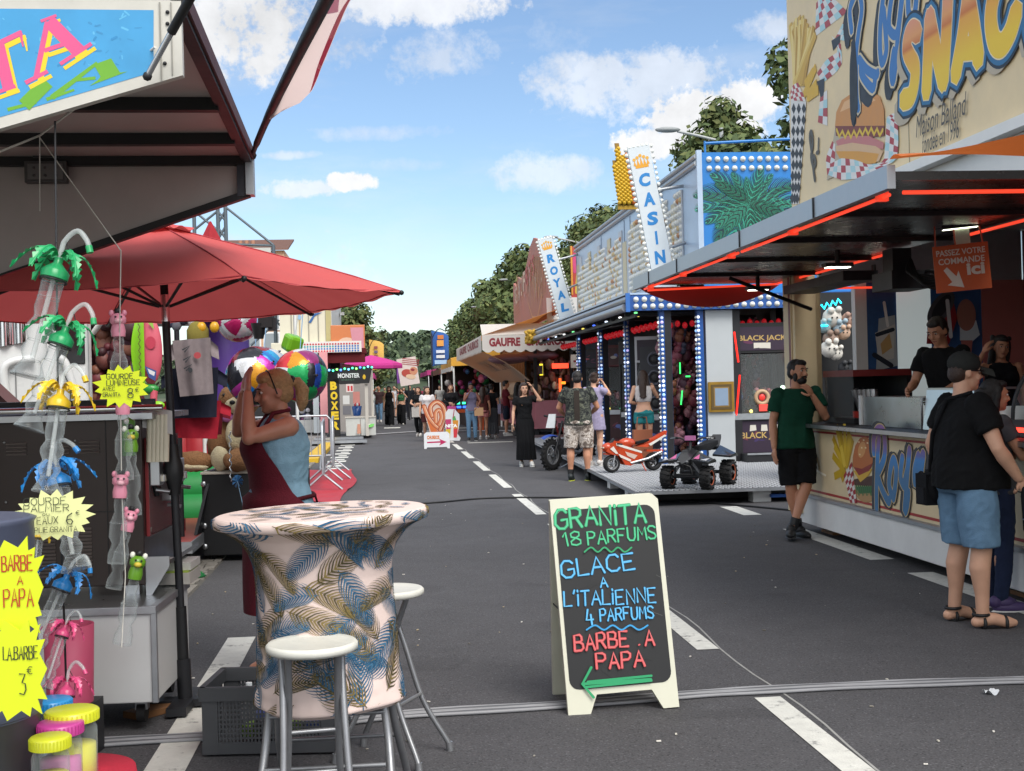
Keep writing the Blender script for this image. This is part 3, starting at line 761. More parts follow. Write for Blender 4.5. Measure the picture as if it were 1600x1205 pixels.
# hanging order sign
p=at(1503,418,9.2)
os_=thing('order_sign','orange hanging sign reading PASSEZ VOTRE COMMANDE ici with white arrow','sign',p,0)
os_.rotation_euler=(0,RAD(-4),RAD(-8))
m=MB();m.box((0,0,0),(.385,.012,.335),'#c2531c');m.build('board',os_)
m=MB();ar=Art(m,(0,-.006,0),(1,0,0),(0,0,1),base=.0015)
ar.text('PASSEZ VOTRE',-.17,.092,.044,'#d9cfc4',w=.34,bold=.02);ar.text('COMMANDE',-.16,.03,.045,'#d9cfc4',w=.32,bold=.02);ar.text('ici',.03,-.06,.085,'#d9cfc4',w=.125,bold=.04)
ar.poly([(-.13,-.01),(-.105,.012),(-.045,-.06),(-.028,-.02),(.002,-.145),(-.112,-.118),(-.078,-.098)],'#d9cfc4');m.build('lettering',os_)
for x in(-.17,-.03,.16):
 m=MB();m.cyl((x,0,.168),(x*.9,.02,.62-.25),.006,'#b8503c',n=6);m.build('hanger',os_)
m=MB();m.box((.02,.03,.3),(.26,.06,.03),'black');m.box((.02,.03,.283),(.24,.05,.004),'*eef6d8@2.2');m.box((.03,.03,.22),(.1,.03,.12),'#c8cfc0');m.build('lamp',os_)
# white paper on the counter and yellow warning card by the post
m=MB();p=at(1575,650,9.4);m.grid(lambda a,b:(-.12+.24*a,.01*math.sin(6*a),.02*math.sin(3*b)+.1*b-.03),6,4,'#dfe6e4')
link('napkin_pack',m.mesh('napkin_pack'),None,None,'white paper pack lying on the snack counter beside the display case','paper pack',loc=p)
p=G(1247,815);m=MB();m.box((0,0,.13),(.1,.05,.26),'#c8a514');m.poly([(-.03,-.027,.1),(.03,-.027,.1),(0,-.027,.17)],'#1a1a1a');m.box((0,-.026,.21),(.07,.002,.05),'#e8e4da');m.box((0,0,.27),(.05,.04,.02),'black')
link('warning_bottle',m.mesh('warning_bottle',.006),None,None,'small yellow warning-marked can standing at the foot of the snack trailer post','can',loc=p,rz=A)
# ------------------------------------------------------------------ casino arcade
M('cas_blue','#1c4f96',.4,var=.06);M('cas_panel','#a9bcd2',.35,.2,var=.18,scale=1.5);M('bulb','#d9dcd8',.22,var=.04,coat=.4)
M('mural_blue','#1f78c4',.4,var=.12,scale=.8);M('plush_dark','#3a2429',.9,var=.3)
M('checker_plate','#55585d',.45,.6,var=.15,scale=4)
SF=21.7;TCF=4.8;TUP=5.47
ca=stall('casino_arcade','blue casino arcade with palm mural, bulb-covered panels and lit posts','arcade',TCF,SF)
def T():return TMB(TCF,SF)
m=T()
m.bx(8.4,8.5,21.6,36,.2,5.3,'cas_panel');m.bx(5.5,8.4,35.9,36,.2,5.3,'cas_panel');m.bx(4.3,8.4,21.8,35.9,3.06,3.12,'dark_metal');m.bx(5.5,8.5,21.75,36,5.3,5.36,'cas_panel')
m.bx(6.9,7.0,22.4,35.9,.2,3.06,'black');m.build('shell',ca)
# upper street-side panels and the gable facing the road
m=T();m.bx(TUP,TUP+.06,21.75,36,3.5,5.4,'cas_panel')
for s_ in(24.6,27.9,28.6,31.7,35.9):m.bx(TUP-.012,TUP-.001,s_-.012,s_+.012,3.5,5.3,'#7d8ea4')
m.build('upper_panel',ca)
m=T()
for h_,r_ in((5.38,.05),(5.5,.05)):m.tube([(TUP-.02,21.7,h_),(TUP-.02,36,h_)],r_,'alu',8)
m.build('top_rail',ca)
# big bulb letters of the upper panels
def bulbfield(s0,s1,h0,h1,ragged,seed):
 r=random.Random(seed);P=[]
 ns=int((s1-s0)/.2);nh=int((h1-h0)/.125)
 for i in range(ns):
  cut=ragged(i/ns)
  for j in range(nh):
   if j/nh>cut:continue
   P.append((s0+(i+.5)*.2,h0+(j+.5)*.125,r.random()))
 return P
PB=bulbfield(22.9,24.5,3.62,5.2,lambda f:.93-.1*(int(f*3)%2),1)+bulbfield(25.0,28.0,3.62,5.2,lambda f:.95-.2*(1-f)**2-.06*(int(f*6)%2),2)+bulbfield(28.9,35.6,3.6,5.2,lambda f:.9-.08*(int(f*9)%3),3)
def halfball(mb,c,r,mt_,ax,n=6):
 R=Vector((0,0,1)).rotation_difference(Vector(ax)).to_matrix()
 mb.lathe([(r,0),(r*.85,r*.5),(r*.4,r*.88),(.002,r*1.0)],mt_,c,n,True,False,R)
m=T()
for(s_,h_,q)in PB:halfball(m,(TUP-.002,s_,h_),.064,'bulb' if q<.8 else '#c9b48a' if q<.93 else '#b98a66',(-1,0,0),6)
m.build('bulb_letters',ca,kind='stuff',label='rows of white bulbs filling the raised letters')
m=T();
for i in range(26):
 s_=22.9+i*.5
 if s_<35.6:m.bx(TUP-.02,TUP-.004,s_-.02,s_+.4,3.58,5.1-.15*(i%3),'#c8bfa2' if i%2 else '#b9c1cb')
m.build('letter_back',ca)
m=T();m.bx(TUP+.06,8.5,21.68,21.75,2.9,5.56,'mural_blue');m.bx(TUP-.03,TUP+.06,21.66,21.74,3.3,5.6,'cas_panel');m.build('gable_panel',ca)
m=T();ar=Art(m,(0,21.68,0),(1,0,0),(0,0,1),base=.004,step=.000015)
f=on_plane((940,150),3.444,None,s=21.68)
cx,cy=f(795,580)
r=random.Random(9)
ar.poly([f(800,730),f(812,640),f(840,640),f(880,670),f(860,900),f(780,900)],'#23303a')
for k,(a,ln,cu)in enumerate(((170,1.25,.55),(150,1.3,.75),(128,1.1,.5),(110,.8,.3),(60,.85,-.35),(40,1.2,-.7),(22,1.25,-.9),(5,1.15,-.7),(-20,1.1,-.6),(-45,1.0,-.3),(-75,.95,.1),(-100,1.1,.2),(-125,1.2,.35),(-150,1.2,.6),(188,1.1,.5),(200,.95,.5),(90,.6,.2),(-12,.9,-.4),(-88,.8,0),(-140,.8,.3),(75,.9,-.2),(135,.9,.5))):
 ar.frond(cx,cy,RAD(a),ln*.8,('#0f4f42','#15644f','#0b3f36','#23806a')[k%4],22,cu,.36,.024,('#2f9a80','#0a2c2a')[k%2])
m.build('palm_mural',ca)
m=T();m.tube([(5.6,21.7,5.72),(8.4,21.7,5.84)],.025,'mural_blue',6)
for t_ in(5.6,7.2,8.4):m.tube([(t_,21.7,5.5),(t_,21.7,5.76)],.02,'mural_blue',6)
m.build('roof_rail',ca)
bulb_me=None
def bulbs(pts,ax,rad,name='bulb',mt_='bulb',parent=None,off=(TCF,SF)):
 q=MB();halfball(q,(0,0,0),rad,mt_,ax,10);me=q.mesh(name)
 for p in pts:link(name,me,parent,loc=(p[0]-off[0],p[1]-off[1],p[2]))
GP=[(5.66+.15*i,21.675,h_)for i in range(14)for h_ in(5.28,5.44)]
bulbs(GP,(0,-1,0),.052,'gable_bulb','bulb',ca)
# cornice: blue band with two rows of bulbs towards the camera, silver rolls towards the street
TC0=4.12
m=T();m.bx(TC0,8.4,21.5,21.58,2.84,3.1,'cas_blue');m.bx(TC0-.02,TC0+.05,21.46,21.52,2.82,3.14,'#2d68b4');m.bx(TC0,5.5,21.6,35.8,3.12,3.15,'cas_panel');m.build('cornice',ca)
m=T()
for h_,r_ in((2.9,.075),(3.05,.065)):m.tube([(TC0+.06*(h_>3),21.6,h_),(TC0+.06*(h_>3),35.6,h_)],r_,'alu',10)
m.build('cornice_roll',ca)
CP=[(TC0+.16+.145*i,21.5,h_)for i in range(20)for h_ in(2.91,3.03)]
bulbs(CP,(0,-1,0),.05,'cornice_bulb','bulb',ca)
m=T()
r=random.Random(11)
for k in range(170):halfball(m,(TC0-.03+r.uniform(-.14,.1),34.9+r.uniform(0,.9),2.86+r.uniform(-.06,.26)),.055,'#b8922a',(-.7,-.6,.3),6)
m.build('gold_bulb_cluster',ca,kind='stuff',label='cluster of gold bulbs on the cornice end')
m=T()
for k in range(26):
 q=('*6fe08a@.9','*d8e8ff@.9','*f0d860@.8','*ffffff@.9','*4a70ff@.9')[k%5]
 m.ell((TC0+.25+.12*(k%3),22+k*.5,2.83),(.035,.05,.02),q,6)
m.build('soffit_lamp',ca,'stuff')
m=T()
for k in range(9):m.bx(TC0+.1,5.9,22.2+1.5*k,22.24+1.5*k,2.78,2.84,'dark_metal')
m.bx(4.3,4.34,21.7,35.7,2.74,2.8,'dark_metal');m.tube([(TC0+.1,22,2.7),(4.8,25,2.78),(TC0+.1,28,2.72)],.015,'dark_metal',6);m.build('soffit_bar',ca)
m=T()
for k in range(60):
 m.ell((4.86,22+k*.22,2.62+.03*(k%2)),(.05,.06,.06),'*a0141c@.35',6)
for k in range(26):m.ell((5.0+k*.13,22.1,2.6+.03*(k%2)),(.05,.05,.06),'*a0141c@.3',6)
m.build('red_garland',ca,'stuff')
# posts with lamps
posts=[(4.8,21.7,1),(4.8,24.9,1),(4.8,28.0,1),(4.8,31.2,1),(5.42,21.72,.55)]
for k,(t_,s_,w_)in enumerate(posts):
 m=T();m.bx(t_-.09*w_,t_+.11*w_,s_-.06,s_+.08,.2,2.84,'cas_blue');m.bx(t_-.01,t_+.11*w_,s_-.063,s_-.0601,.2,2.84,'dark_metal')if k<4 else None
 po=m.build('lamp_post',ca,bevel=.006)
 r=random.Random(30+k);a=MB();a.X=Matrix.Translation((-TCF,-SF,0));b=MB();b.X=a.X
 for j in range(32):
  h_=.3+j*.078
  for x,y,ax in((t_-.05*w_,s_-.062,(0,-1,0)),(t_-.092*w_,s_+.01,(-1,0,0))):
   lit=r.random()<.42
   halfball(a if lit else b,(x,y,h_),.028,r.choice(('*dbe8ff@.4','*c4d8ff@.35','*9cc8ff@.4','*d8c8ff@.3','*ffffff@.5'))if lit else 'bulb',ax,8)
 a.build('lit_lamp',po,'stuff');b.build('unlit_lamp',po,'stuff')
 # the white column with its gilt frame
M('column_grey','#b0b6ba',.45,var=.05,scale=2)
m=T();tc0,tc1=on_s(1104,600,21.7)[0],on_s(1146,600,21.7)[0]
m.bx(tc0,tc1,21.66,22.3,.2,2.83,'column_grey');m.build('white_column',ca,bevel=.006)
m=T();m.bx(tc1+.01,tc1+.14,21.7,22.3,.2,2.83,'dark_metal');m.build('dark_column',ca)
fr=stall('gilt_frame','gilt picture frame with plain grey glass hanging on the white column','picture frame',(tc0+tc1)/2,21.63,h=1.33)
x0,x1=-.23,.22
m=MB()
for k,(w_,y,mt_)in enumerate(((.0,0,'gold_lam'),(.045,-.012,'#57451f'),(.06,-.006,'gold_lam'),(.09,-.014,'#8a6c30'))):
 a=w_;m.bx(x0+a,x1-a,y-.02,y+.012-.001*k,-.26+a,.26-a,mt_)
m.build('frame',fr)
m=MB();m.bx(x0+.11,x1-.11,-.038,-.0345,-.15,.15,'#7f93ab');m.build('pane',fr)
# aluminium deck
m=T();f=[(3.16,16.3),(7.0,16.3),(7.0,36),(3.75,36)]
m.prism([(a,b,.16)for a,b in f],(0,0,.04),'checker_plate','alu');dk=m.build('deck',ca)
m=T();r=random.Random(1)
s_=16.36;row=0
while s_<34:
 t_=3.2+.6*(s_-16.3)/19.7
 while t_<(6.9 if s_<22 else 4.75):
  if(row+int((t_*1000)//55))%1==0:
   d=1 if(row%2)else-1
   m.box((t_+(.03 if row%2 else 0),s_,.203),(.056,.02,.006),'#c4c7cc',rz=d*.78)
  t_+=.075
 s_+=.075 if s_<23 else .12;row+=1
m.build('tread',dk,kind='stuff')
m=T()
for t_,s_ in((3.4,17.5),(3.5,19.5),(4.9,16.6),(3.7,23),(3.8,28)):m.bx(t_-.12,t_+.12,s_-.12,s_+.12,0,.155,'white_paint')
m.bx(5.0,5.5,16.4,16.55,.06,.1,'cas_blue');m.bx(3.25,7,17.0,17.05,.02,.15,'black');m.bx(6.95,7,17,36,0,.15,'black');m.build('deck_support',ca)
m=T();m.bx(tc1+.1,7.0,21.3,21.7,.2,.34,'dark_metal');m.bx(tc1+.1,7,21.28,21.3,.33,.36,'alu');m.build('step',ca)
# leaning pylon signs
def pylon(px0,py0,px1,py1,s_,txt,lab,w_,pitch,first):
 t1,h1=on_s(px0,py0,s_);t0,h0=on_s(px1,py1,s_)
 L_=math.hypot(t1-t0,h1-h0);ang=math.atan2(t0-t1,h1-h0)
 root=thing('pylon_sign',lab,'sign',W(t0,s_,h0),rot=(Matrix.Rotation(A,3,'Z')@Matrix.Rotation(-ang,3,'Y')).to_euler(),group='leaning lettered pylon signs')
 m=MB();m.bx(-w_/2,w_/2,-.05,.05,0,L_,'#c9d2d8');m.build('panel',root,bevel=.004)
 m=MB();ar=Art(m,(0,-.05,0),(1,0,0),(0,0,1),base=.003)
 step=L_*pitch
 for i,c in enumerate(txt):
  ar.text(c,-w_*.27+(w_*.2 if c=='I' else 0),L_*(1-first)-i*step-step*.34,step*.68,'#1f7cc0',w=w_*(.16 if c=='I' else .54),bold=.05,shear=.12)
 y=L_*.865
 ar.poly([(-w_*.3,y),(w_*.3,y),(w_*.3,y+.05),(-w_*.3,y+.05)],'#d89a26')
 for k in range(5):
  x=-w_*.3+k*w_*.15;ar.poly([(x-w_*.07,y+.05),(x+w_*.07,y+.05),(x,y+.2-.03*abs(k-2))],'#d89a26');ar.ell(x,y+.22-.03*abs(k-2),.03,.03,'#d8a23a',n=10)
 m.build('lettering',root)
 m=MB()
 k=0;z=.1
 while z<L_:
  for x in(-w_/2-.03,w_/2+.03):halfball(m,(x,-.03,z),.042,'bulb',(1 if x>0 else-1,-.6,0),8)
  z+=.1
 for i in range(5):halfball(m,(-w_/2+(i+.5)*w_/5,-.02,L_),.042,'bulb',(0,-.3,1),8)
 m.build('edge_bulb',root,kind='stuff')
 m=MB();m.tube([(0,.05,L_*.35),(.9,.25,L_*.35+.1)],.03,'alu',8);m.tube([(0,.05,L_*.72),(1.0,.3,L_*.72)],.03,'alu',8);m.build('bracket',root)
 return root
pylon(996,229,1046,480,22.6,'CASINO','leaning white pylon sign with blue letters CASINO under a gold crown',.4,.12,.21)
pylon(851,373,887,500,35.4,'ROYAL','leaning white pylon sign with blue letters ROYAL under a gold crown',.42,.15,.245)
# gold bulb spray behind the taller pylon
gb=thing('bulb_spray','fan-shaped spray of gold and orange bulbs behind the CASINO pylon','light ornament',at(972,326,24.0)-Vector((.02,0,0)),A)
m=MB();cols_=((0,.8),(.09,1.12),(.18,.9),(.27,1.0),(.36,.7))
for k,(x0,hh)in enumerate(cols_):
 for j in range(int(hh/.075)):
  z=.12+j*.075
  for dx in(-.02,.02):halfball(m,(x0-z*.13+dx,-.06,z+dx),.042,'#c9a224' if k<3 else '#b8601e',(-.3,-1,.2),7)
m.build('bulb',gb,kind='stuff');m=MB()
for x0,hh in cols_:m.prism([(x0-.04,-.04,.05),(x0+.04,-.04,.05),(x0+.04-hh*.13,-.04,hh+.1),(x0-.04-hh*.13,-.04,hh+.1)],(0,.04,0),'#8a6a1e')
m.bx(-.06,.42,-.04,.02,-.02,.1,'#b8922a');m.tube([(.3,0,0),(.9,.2,-.3)],.04,'alu',6);m.build('rib',gb)
# ---- machines
def machine(t_,s_,w_,d_,h_,name,lab,body,glass,accent,seed,rz=0.0,fill=None,sign=None):
 root=thing(name,lab,'arcade machine',W(t_,s_,.2),A+rz,'machines in the casino arcade')
 m=MB();m.bx(-w_/2,w_/2,-d_/2,d_/2,0,h_*.34,body);m.bx(-w_/2,w_/2,-d_/2,d_/2,h_*.78,h_,body);m.bx(-w_/2,w_/2,d_/2-.04,d_/2,h_*.34,h_*.78,'black')
 for x in(-w_/2+.02,w_/2-.02):m.bx(x-.02,x+.02,-d_/2,d_/2-.04,h_*.34,h_*.78,body)
 m.build('cabinet',root,bevel=.008)
 m=MB();m.bx(-w_/2+.05,w_/2-.05,-d_/2+.01,-d_/2+.02,h_*.345,h_*.775,'glass');m.build('window',root)
 r=random.Random(seed);m=MB()
 for k in range(26):
  c=(r.uniform(-w_/2+.12,w_/2-.12),r.uniform(-d_/2+.15,d_/2-.15),h_*.36+.09+r.uniform(0,.22));q=r.uniform(.05,.1)
  c_=r.choice(fill or('#7a2f38','#5a3048','#8a5a3a','#3a4a78','#98646a','#a89a8c','#2c3a30'));m.ell(c,(q,q,q*1.2),c_,8);m.ell((c[0],c[1]-q*.5,c[2]+q),q*.65,c_,7)
 m.build('prize_heap',root,kind='stuff')
 m=MB();m.bx(-w_/2+.04,w_/2-.04,-d_/2-.06,-d_/2,h_*.3,h_*.345,'alu');m.ell((-w_*.2,-d_/2-.03,h_*.36),.03,'*f0e070@1.2',8);m.ell((w_*.1,-d_/2-.03,h_*.36),.03,'*60e0a0@1.0',8);m.build('control_ledge',root)
 m=MB();m.bx(-w_/2+.05,w_/2-.05,-d_/2-.012,-d_/2-.003,h_*.8,h_*.97,accent);m.bx(-w_/2+.05,w_/2-.05,-d_/2-.012,-d_/2-.003,h_*.06,h_*.29,accent)
 ar=Art(m,(0,-d_/2-.012,0),(1,0,0),(0,0,1),base=.002)
 for k in range(14):ar.ell(r.uniform(-w_*.38,w_*.38),h_*r.choice((.17,.885))+r.uniform(-.09,.09),r.uniform(.04,.1),r.uniform(.01,.03),r.choice(('#5a2a4a','#3a2a5a','#6a3040','#241a30')),r.uniform(-.6,.6),n=12)
 if sign:
  ar.text(sign,-w_*.36,h_*.86,.12,'#b89a5c',w=w_*.74,bold=.02);ar.text(sign,-w_*.36,h_*.15,.14,'#b89a5c',w=w_*.74,bold=.02)
  for x,a in((-.1,.3),(0,0),(.1,-.3)):ar.poly([(x-.05,h_*.815),(x+.05,h_*.815+a*.03),(x+.05,h_*.855),(x-.05,h_*.855)],'#cfcac0');ar.poly([(x*2-.06,h_*.215),(x*2+.06,h_*.215+a*.05),(x*2+.05,h_*.26),(x*2-.05,h_*.26)],'#cfcac0')
 else:
  for k in range(7):ar.ell(r.uniform(-w_*.35,w_*.35),h_*r.choice((.17,.88))+r.uniform(-.04,.04),r.uniform(.03,.09),r.uniform(.02,.05),r.choice(('#a84a5a','#c08a3a','#5a6aa8','#b8b0a8')),n=12)
 m.build('art_panel',root)
 return root
bj=machine((tc1+.12+7.05)/2-.05,22.2,1.15,.9,2.4,'blackjack_machine','dark coin pusher lettered BLACK JACK between the white column and the trailer post','black',1,'#2c1c32',1,sign='BLACK JACK')
m=MB()
for z0,z1,x0,x1 in((1.72,2.25,-.44,-.5),(.8,1.5,-.5,-.42),(1.75,2.0,.42,.46)):
 m.tube([(x0,-.5,z0),(x1,-.5,z1)],.016,'*ff2418@.8',6)
m.build('red_light_strip',bj)
m=MB();m.torus((-.02,-.44,1.1),.11,.035,'#b89a7a','Y',20,8);m.ell((-.02,-.45,1.1),(.06,.02,.06),'*b02a24@.5',10);m.ell((.35,-.46,1.26),(.045,.02,.04),'*d8ffe0@1.2',8);m.ell((.5,-.46,1.38),(.1,.03,.05),'#a83a24',8);m.box((0,-.46,.92),(.16,.03,.12),'*d0443c@.35');m.build('wheel_toy',bj)
for k,(t_,s_,w_,body,nm,lab)in enumerate(((5.35,24.6,.8,'#b8bcc2','crane_machine','pale grey crane machine with dark round speakers behind the long-haired visitor'),(5.55,27.0,.95,'black','prize_machine','black glass prize machine behind the visitor in lilac'),(5.5,29.6,.95,'#5a2026','prize_machine','dark red prize machine half hidden behind the camouflage shirt'),(5.5,32.6,1.0,'black','prize_machine','black prize machine at the far end of the casino arcade'))):
 q=machine(t_,s_,w_,.9,2.3,nm,lab,body,1,('#2a2230','#221a28','#3a181c','#1e1c2c')[k],10+k,rz=RAD(-25))
 if k==0:
  m=MB();m.bx(-.3,.3,-.47,-.455,.75,2.1,'#2a2c34')
  for z in(1.0,1.5,1.85):m.torus((0,-.48,z),.13,.025,'#565a66','Y',18,6);m.ell((0,-.475,z),(.09,.02,.09),'#16181c',10)
  m.build('speaker',q)
  # soft toys massed behind the front glass, neon strips
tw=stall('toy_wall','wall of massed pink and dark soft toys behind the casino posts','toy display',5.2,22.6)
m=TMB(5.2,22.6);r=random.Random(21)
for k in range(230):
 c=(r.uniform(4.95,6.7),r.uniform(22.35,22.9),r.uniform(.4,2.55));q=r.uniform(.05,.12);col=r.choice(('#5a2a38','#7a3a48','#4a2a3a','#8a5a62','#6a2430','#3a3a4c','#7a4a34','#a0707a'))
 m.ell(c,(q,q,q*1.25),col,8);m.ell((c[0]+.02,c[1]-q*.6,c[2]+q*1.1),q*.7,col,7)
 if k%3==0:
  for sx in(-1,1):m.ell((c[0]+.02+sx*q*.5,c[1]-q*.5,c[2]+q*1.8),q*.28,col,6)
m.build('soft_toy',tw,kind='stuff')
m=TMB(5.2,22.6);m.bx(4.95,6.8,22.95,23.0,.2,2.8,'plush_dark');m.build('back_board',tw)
m=TMB(5.2,22.6)
for p0,p1,c in(((5.2,22.3,1.75),(5.2,22.3,1.95),'*3af06a@1.0'),((5.2,22.3,1.2),(5.23,22.3,1.45),'*3af06a@1.0'),((5.3,22.3,1.7),(5.38,22.3,1.7),'*3af06a@1.2')):m.tube([p0,p1],.012,c,6)
m.build('neon_strip',tw)
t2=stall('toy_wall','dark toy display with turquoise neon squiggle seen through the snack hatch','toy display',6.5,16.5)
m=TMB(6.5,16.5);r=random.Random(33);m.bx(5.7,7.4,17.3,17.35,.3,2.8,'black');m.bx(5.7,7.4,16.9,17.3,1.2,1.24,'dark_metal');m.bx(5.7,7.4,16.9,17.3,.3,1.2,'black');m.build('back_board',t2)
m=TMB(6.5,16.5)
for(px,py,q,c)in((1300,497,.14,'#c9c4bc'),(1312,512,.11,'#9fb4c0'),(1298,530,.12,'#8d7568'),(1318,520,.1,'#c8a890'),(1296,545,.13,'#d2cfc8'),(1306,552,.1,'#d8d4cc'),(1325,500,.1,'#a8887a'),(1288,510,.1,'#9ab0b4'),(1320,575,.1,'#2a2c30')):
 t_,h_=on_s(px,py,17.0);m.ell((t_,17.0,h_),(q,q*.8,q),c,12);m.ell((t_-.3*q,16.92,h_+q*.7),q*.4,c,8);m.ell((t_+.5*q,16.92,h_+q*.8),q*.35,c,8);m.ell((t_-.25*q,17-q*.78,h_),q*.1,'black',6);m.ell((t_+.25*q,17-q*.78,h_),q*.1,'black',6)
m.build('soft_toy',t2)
m=TMB(6.5,16.5)
t_,h_=on_s(1290,480,16.9);m.tube([(t_-.06+.04*k,16.9,h_+.035*(-1)**k+.012*k)for k in range(8)],.013,'*18d8ff@2.0',6);t_,h_=on_s(1288,509,16.9);m.tube([(t_-.2,16.9,h_),(t_+.05,16.9,h_)],.012,'*18d8ff@1.6',6);m.build('neon_strip',t2)
# ------------------------------------------------------------------ waffle stall and what stands beyond it
M('canvas_white','#dcdad6',.8,var=.06,scale=2,transl=.35);M('canvas_beige','#c9b8a6',.8,var=.08,scale=2,transl=.5);M('canvas_orange','#d08a4a',.8,var=.12,scale=1.2,transl=.4);M('canvas_yellow','#cf9c3a',.8,var=.15,scale=1)
M('waffle_board','#a86a5a',.6,var=.22,scale=.9);M('plank','#b9a48c',.7,var=.15,scale=2);M('stall_pink','#a86a74',.6,var=.2,scale=1.5)
SG=36.6
ga=stall('waffle_stall','waffle and churros stall with scalloped white awning lettered GAUFRE CHURROS','food stall',4.3,SG)
def T():return TMB(4.3,SG)
m=T()
m.bx(4.6,7.5,38.2,49,.2,.3,'dark_metal');m.bx(7.3,7.5,38.2,49,.3,3.2,'plank');m.bx(4.4,7.4,48.9,49,.3,3.2,'plank');m.bx(4.4,7.5,38,49,3.1,3.2,'white_paint')
for t_ in(4.5,5.6):m.bx(t_-.05,t_+.05,38.3,38.4,0,3.1,'dark_metal')
m.build('body',ga)
m=T();m.bx(4.35,4.45,38.2,48.9,.3,1.15,'stall_pink');m.bx(4.45,6.6,38.15,38.2,.3,1.15,'stall_pink');m.bx(4.2,4.7,38.1,48.9,1.15,1.2,'plank')
for k in range(7):m.bx(4.335,4.35,38.4+k*1.5,39.5+k*1.5,.4,1.05,'#8a4650')
m.build('counter',ga)
m=T();m.grid(lambda a,b:(4.45+.03*math.sin(40*b),40.5+8*a,1.3+1.7*b),24,4,'plank')
for k in range(16):m.bx(4.44,4.455,40.5+k*.5,40.53+k*.5,1.3,3.0,'#8c7a66')
m.build('side_wall',ga)
# awning: roof sheet, scalloped valances front and side
H0=2.62
def val(a0,a1,n,fn,mb,mt_,drop=.5):
 vs=[];fs=[]
 for i in range(n*6+1):
  f=i/(n*6);sc=abs(math.sin(math.pi*n*f))*.08
  x,y,z=fn(f);vs+=[(x,y,z),(x,y,z-drop-sc)]
 for i in range(n*6):fs.append((2*i,2*i+2,2*i+3,2*i+1))
 mb.add(vs,fs,mt_)
TL=2.78
m=T();val(0,1,14,lambda f:(TL+4.4*f,SG,H0+.46-.01*math.sin(7*f)),m,'canvas_white',.42);m.build('front_valance',ga)
m=T();val(0,1,22,lambda f:(TL-.02,SG+.02+13*f,H0+.46),m,'canvas_white',.42);m.build('side_valance',ga)
m=T();m.grid(lambda a,b:(TL+.0+2.4*b,SG+13*a,H0+.46+.75*b+.05*math.sin(3*a*math.pi)*b),20,6,'canvas_orange');m.grid(lambda a,b:(TL+4.4*a,SG+.6*b,H0+.46+.34*b),8,3,'canvas_white');m.build('awning_roof',ga)
m=T();ar=Art(m,(TL,SG,H0+.03),(1,0,0),(0,0,1),base=.006)
ar.text('GAUFRE',.2,.1,.25,'#7c1f2b',w=.9,bold=.05);ar.text('CHURROS',1.25,.1,.25,'#7c1f2b',w=1.15,bold=.05)
ar=Art(m,(TL-.02,SG+.3,H0+.05),(0,-1,0),(0,0,1),base=.006)
ar.text('GAUFRE  CHURROS',-10.5,.1,.26,'#7c2b35',w=9.6,bold=.04);m.build('lettering',ga)
m=T();m.grid(lambda a,b:(TL+.02+(1.45)*b,SG+1.0+12*a,H0+.03-.9*b+.12*math.sin(b*3.1)*(1-a*.5)),16,6,'canvas_beige');m.build('inner_flap',ga)
m=T();ar=Art(m,(0,0,0),(0,0,0),(0,0,0),wrap=lambda x,y,e:Vector((TL+.02+1.45*y-.012-e,SG+1+12*x,H0+.03-.9*y+.12*math.sin(y*3.1)*(1-x*.5)+.01)))
vs_,fs_,tw_=text2d('GAUFRE  CHURROS',.03)
m.add([ar.P(.05+a/tw_*.6,.3+b*.4)for a,b in vs_],fs_,'#5d4f4c');m.build('inner_lettering',ga)
m=T()
for c,r_ in(((3.7,38.4,2.42),.62),((4.6,38.8,2.5),.7)):m.ell(c,(r_,r_*.8,.16),'#7a5866',18)
m.cyl((4.2,38.3,2.4),(4.2,38.3,.0),.03,'dark_metal');m.build('hanging_drape',ga)
m=T();r=random.Random(3)
for k in range(70):
 c=(r.uniform(4.4,6.2),r.uniform(38.3,39.2),r.uniform(1.2,2.4));q=r.uniform(.04,.11)
 (m.ell if k%3 else lambda c_,d_,m_,n_:m.box(c_,(d_[0]*2,d_[1]*2,d_[2]*1.6),m_,rz=k))(c,(q,q*.6,q*1.7),r.choice(('#6a4a40','#8a5a4a','#5a3a3a','#9a7a62','#4a3a40','#7a4a50','#b09a84')),8)
m.build('goods',ga,kind='stuff')
m=T()
m.bx(5.0,5.5,38.28,38.3,2.1,2.25,'*ff4a30@.9');m.bx(4.62,4.72,38.28,38.3,1.9,2.25,'*e8d83a@.8');m.bx(5.2,5.27,38.28,38.3,1.4,1.8,'*ff5a28@1.0');m.bx(5.27,5.4,38.28,38.3,1.62,1.7,'*ff8a28@1.0');m.build('neon_sign',ga)
m=T();m.bx(5.55,6.1,38.1,38.13,2.1,2.5,'#cfc6c0');ar=Art(m,(5.55,38.1,2.1),(1,0,0),(0,0,1),base=.003);ar.poly([(.08,.17),(.34,.17),(.34,.1),(.48,.2),(.34,.3),(.34,.23),(.08,.23)],'#8a2430');m.build('arrow_board',ga)
# painted board above the stall
m=T();TB=5.05
top=[(49.8,5.35),(49.6,5.6),(48.6,5.35),(48.0,5.7),(46.8,5.5),(45.2,5.75),(43.8,6.35),(42.6,6.55),(41.4,6.35),(40.6,6.0),(39.6,5.7),(38.2,5.5),(37.6,5.5)]
pts=[(TB,37.6,3.7),(TB,49.8,3.55)]+[(TB,a,b)for a,b in top]
m.prism(pts,(.08,0,0),'waffle_board');m.bx(TB-.05,TB+.1,37.6,49.8,3.35,3.55,'white_paint');m.bx(TB,TB+.1,37.6,49.8,3.1,3.35,'canvas_white');m.build('painted_board',ga)
m=T();ar=Art(m,(TB,0,0),(0,-1,0),(0,0,1),base=.006,step=.0002)
ar.ell(-42.5,4.5,2.0,.85,'#9c6048',n=24);ar.stroke([(-44.6,4.5),(-43.5,3.95),(-42,3.85),(-40.6,4.5)],.06,'#c08a56')
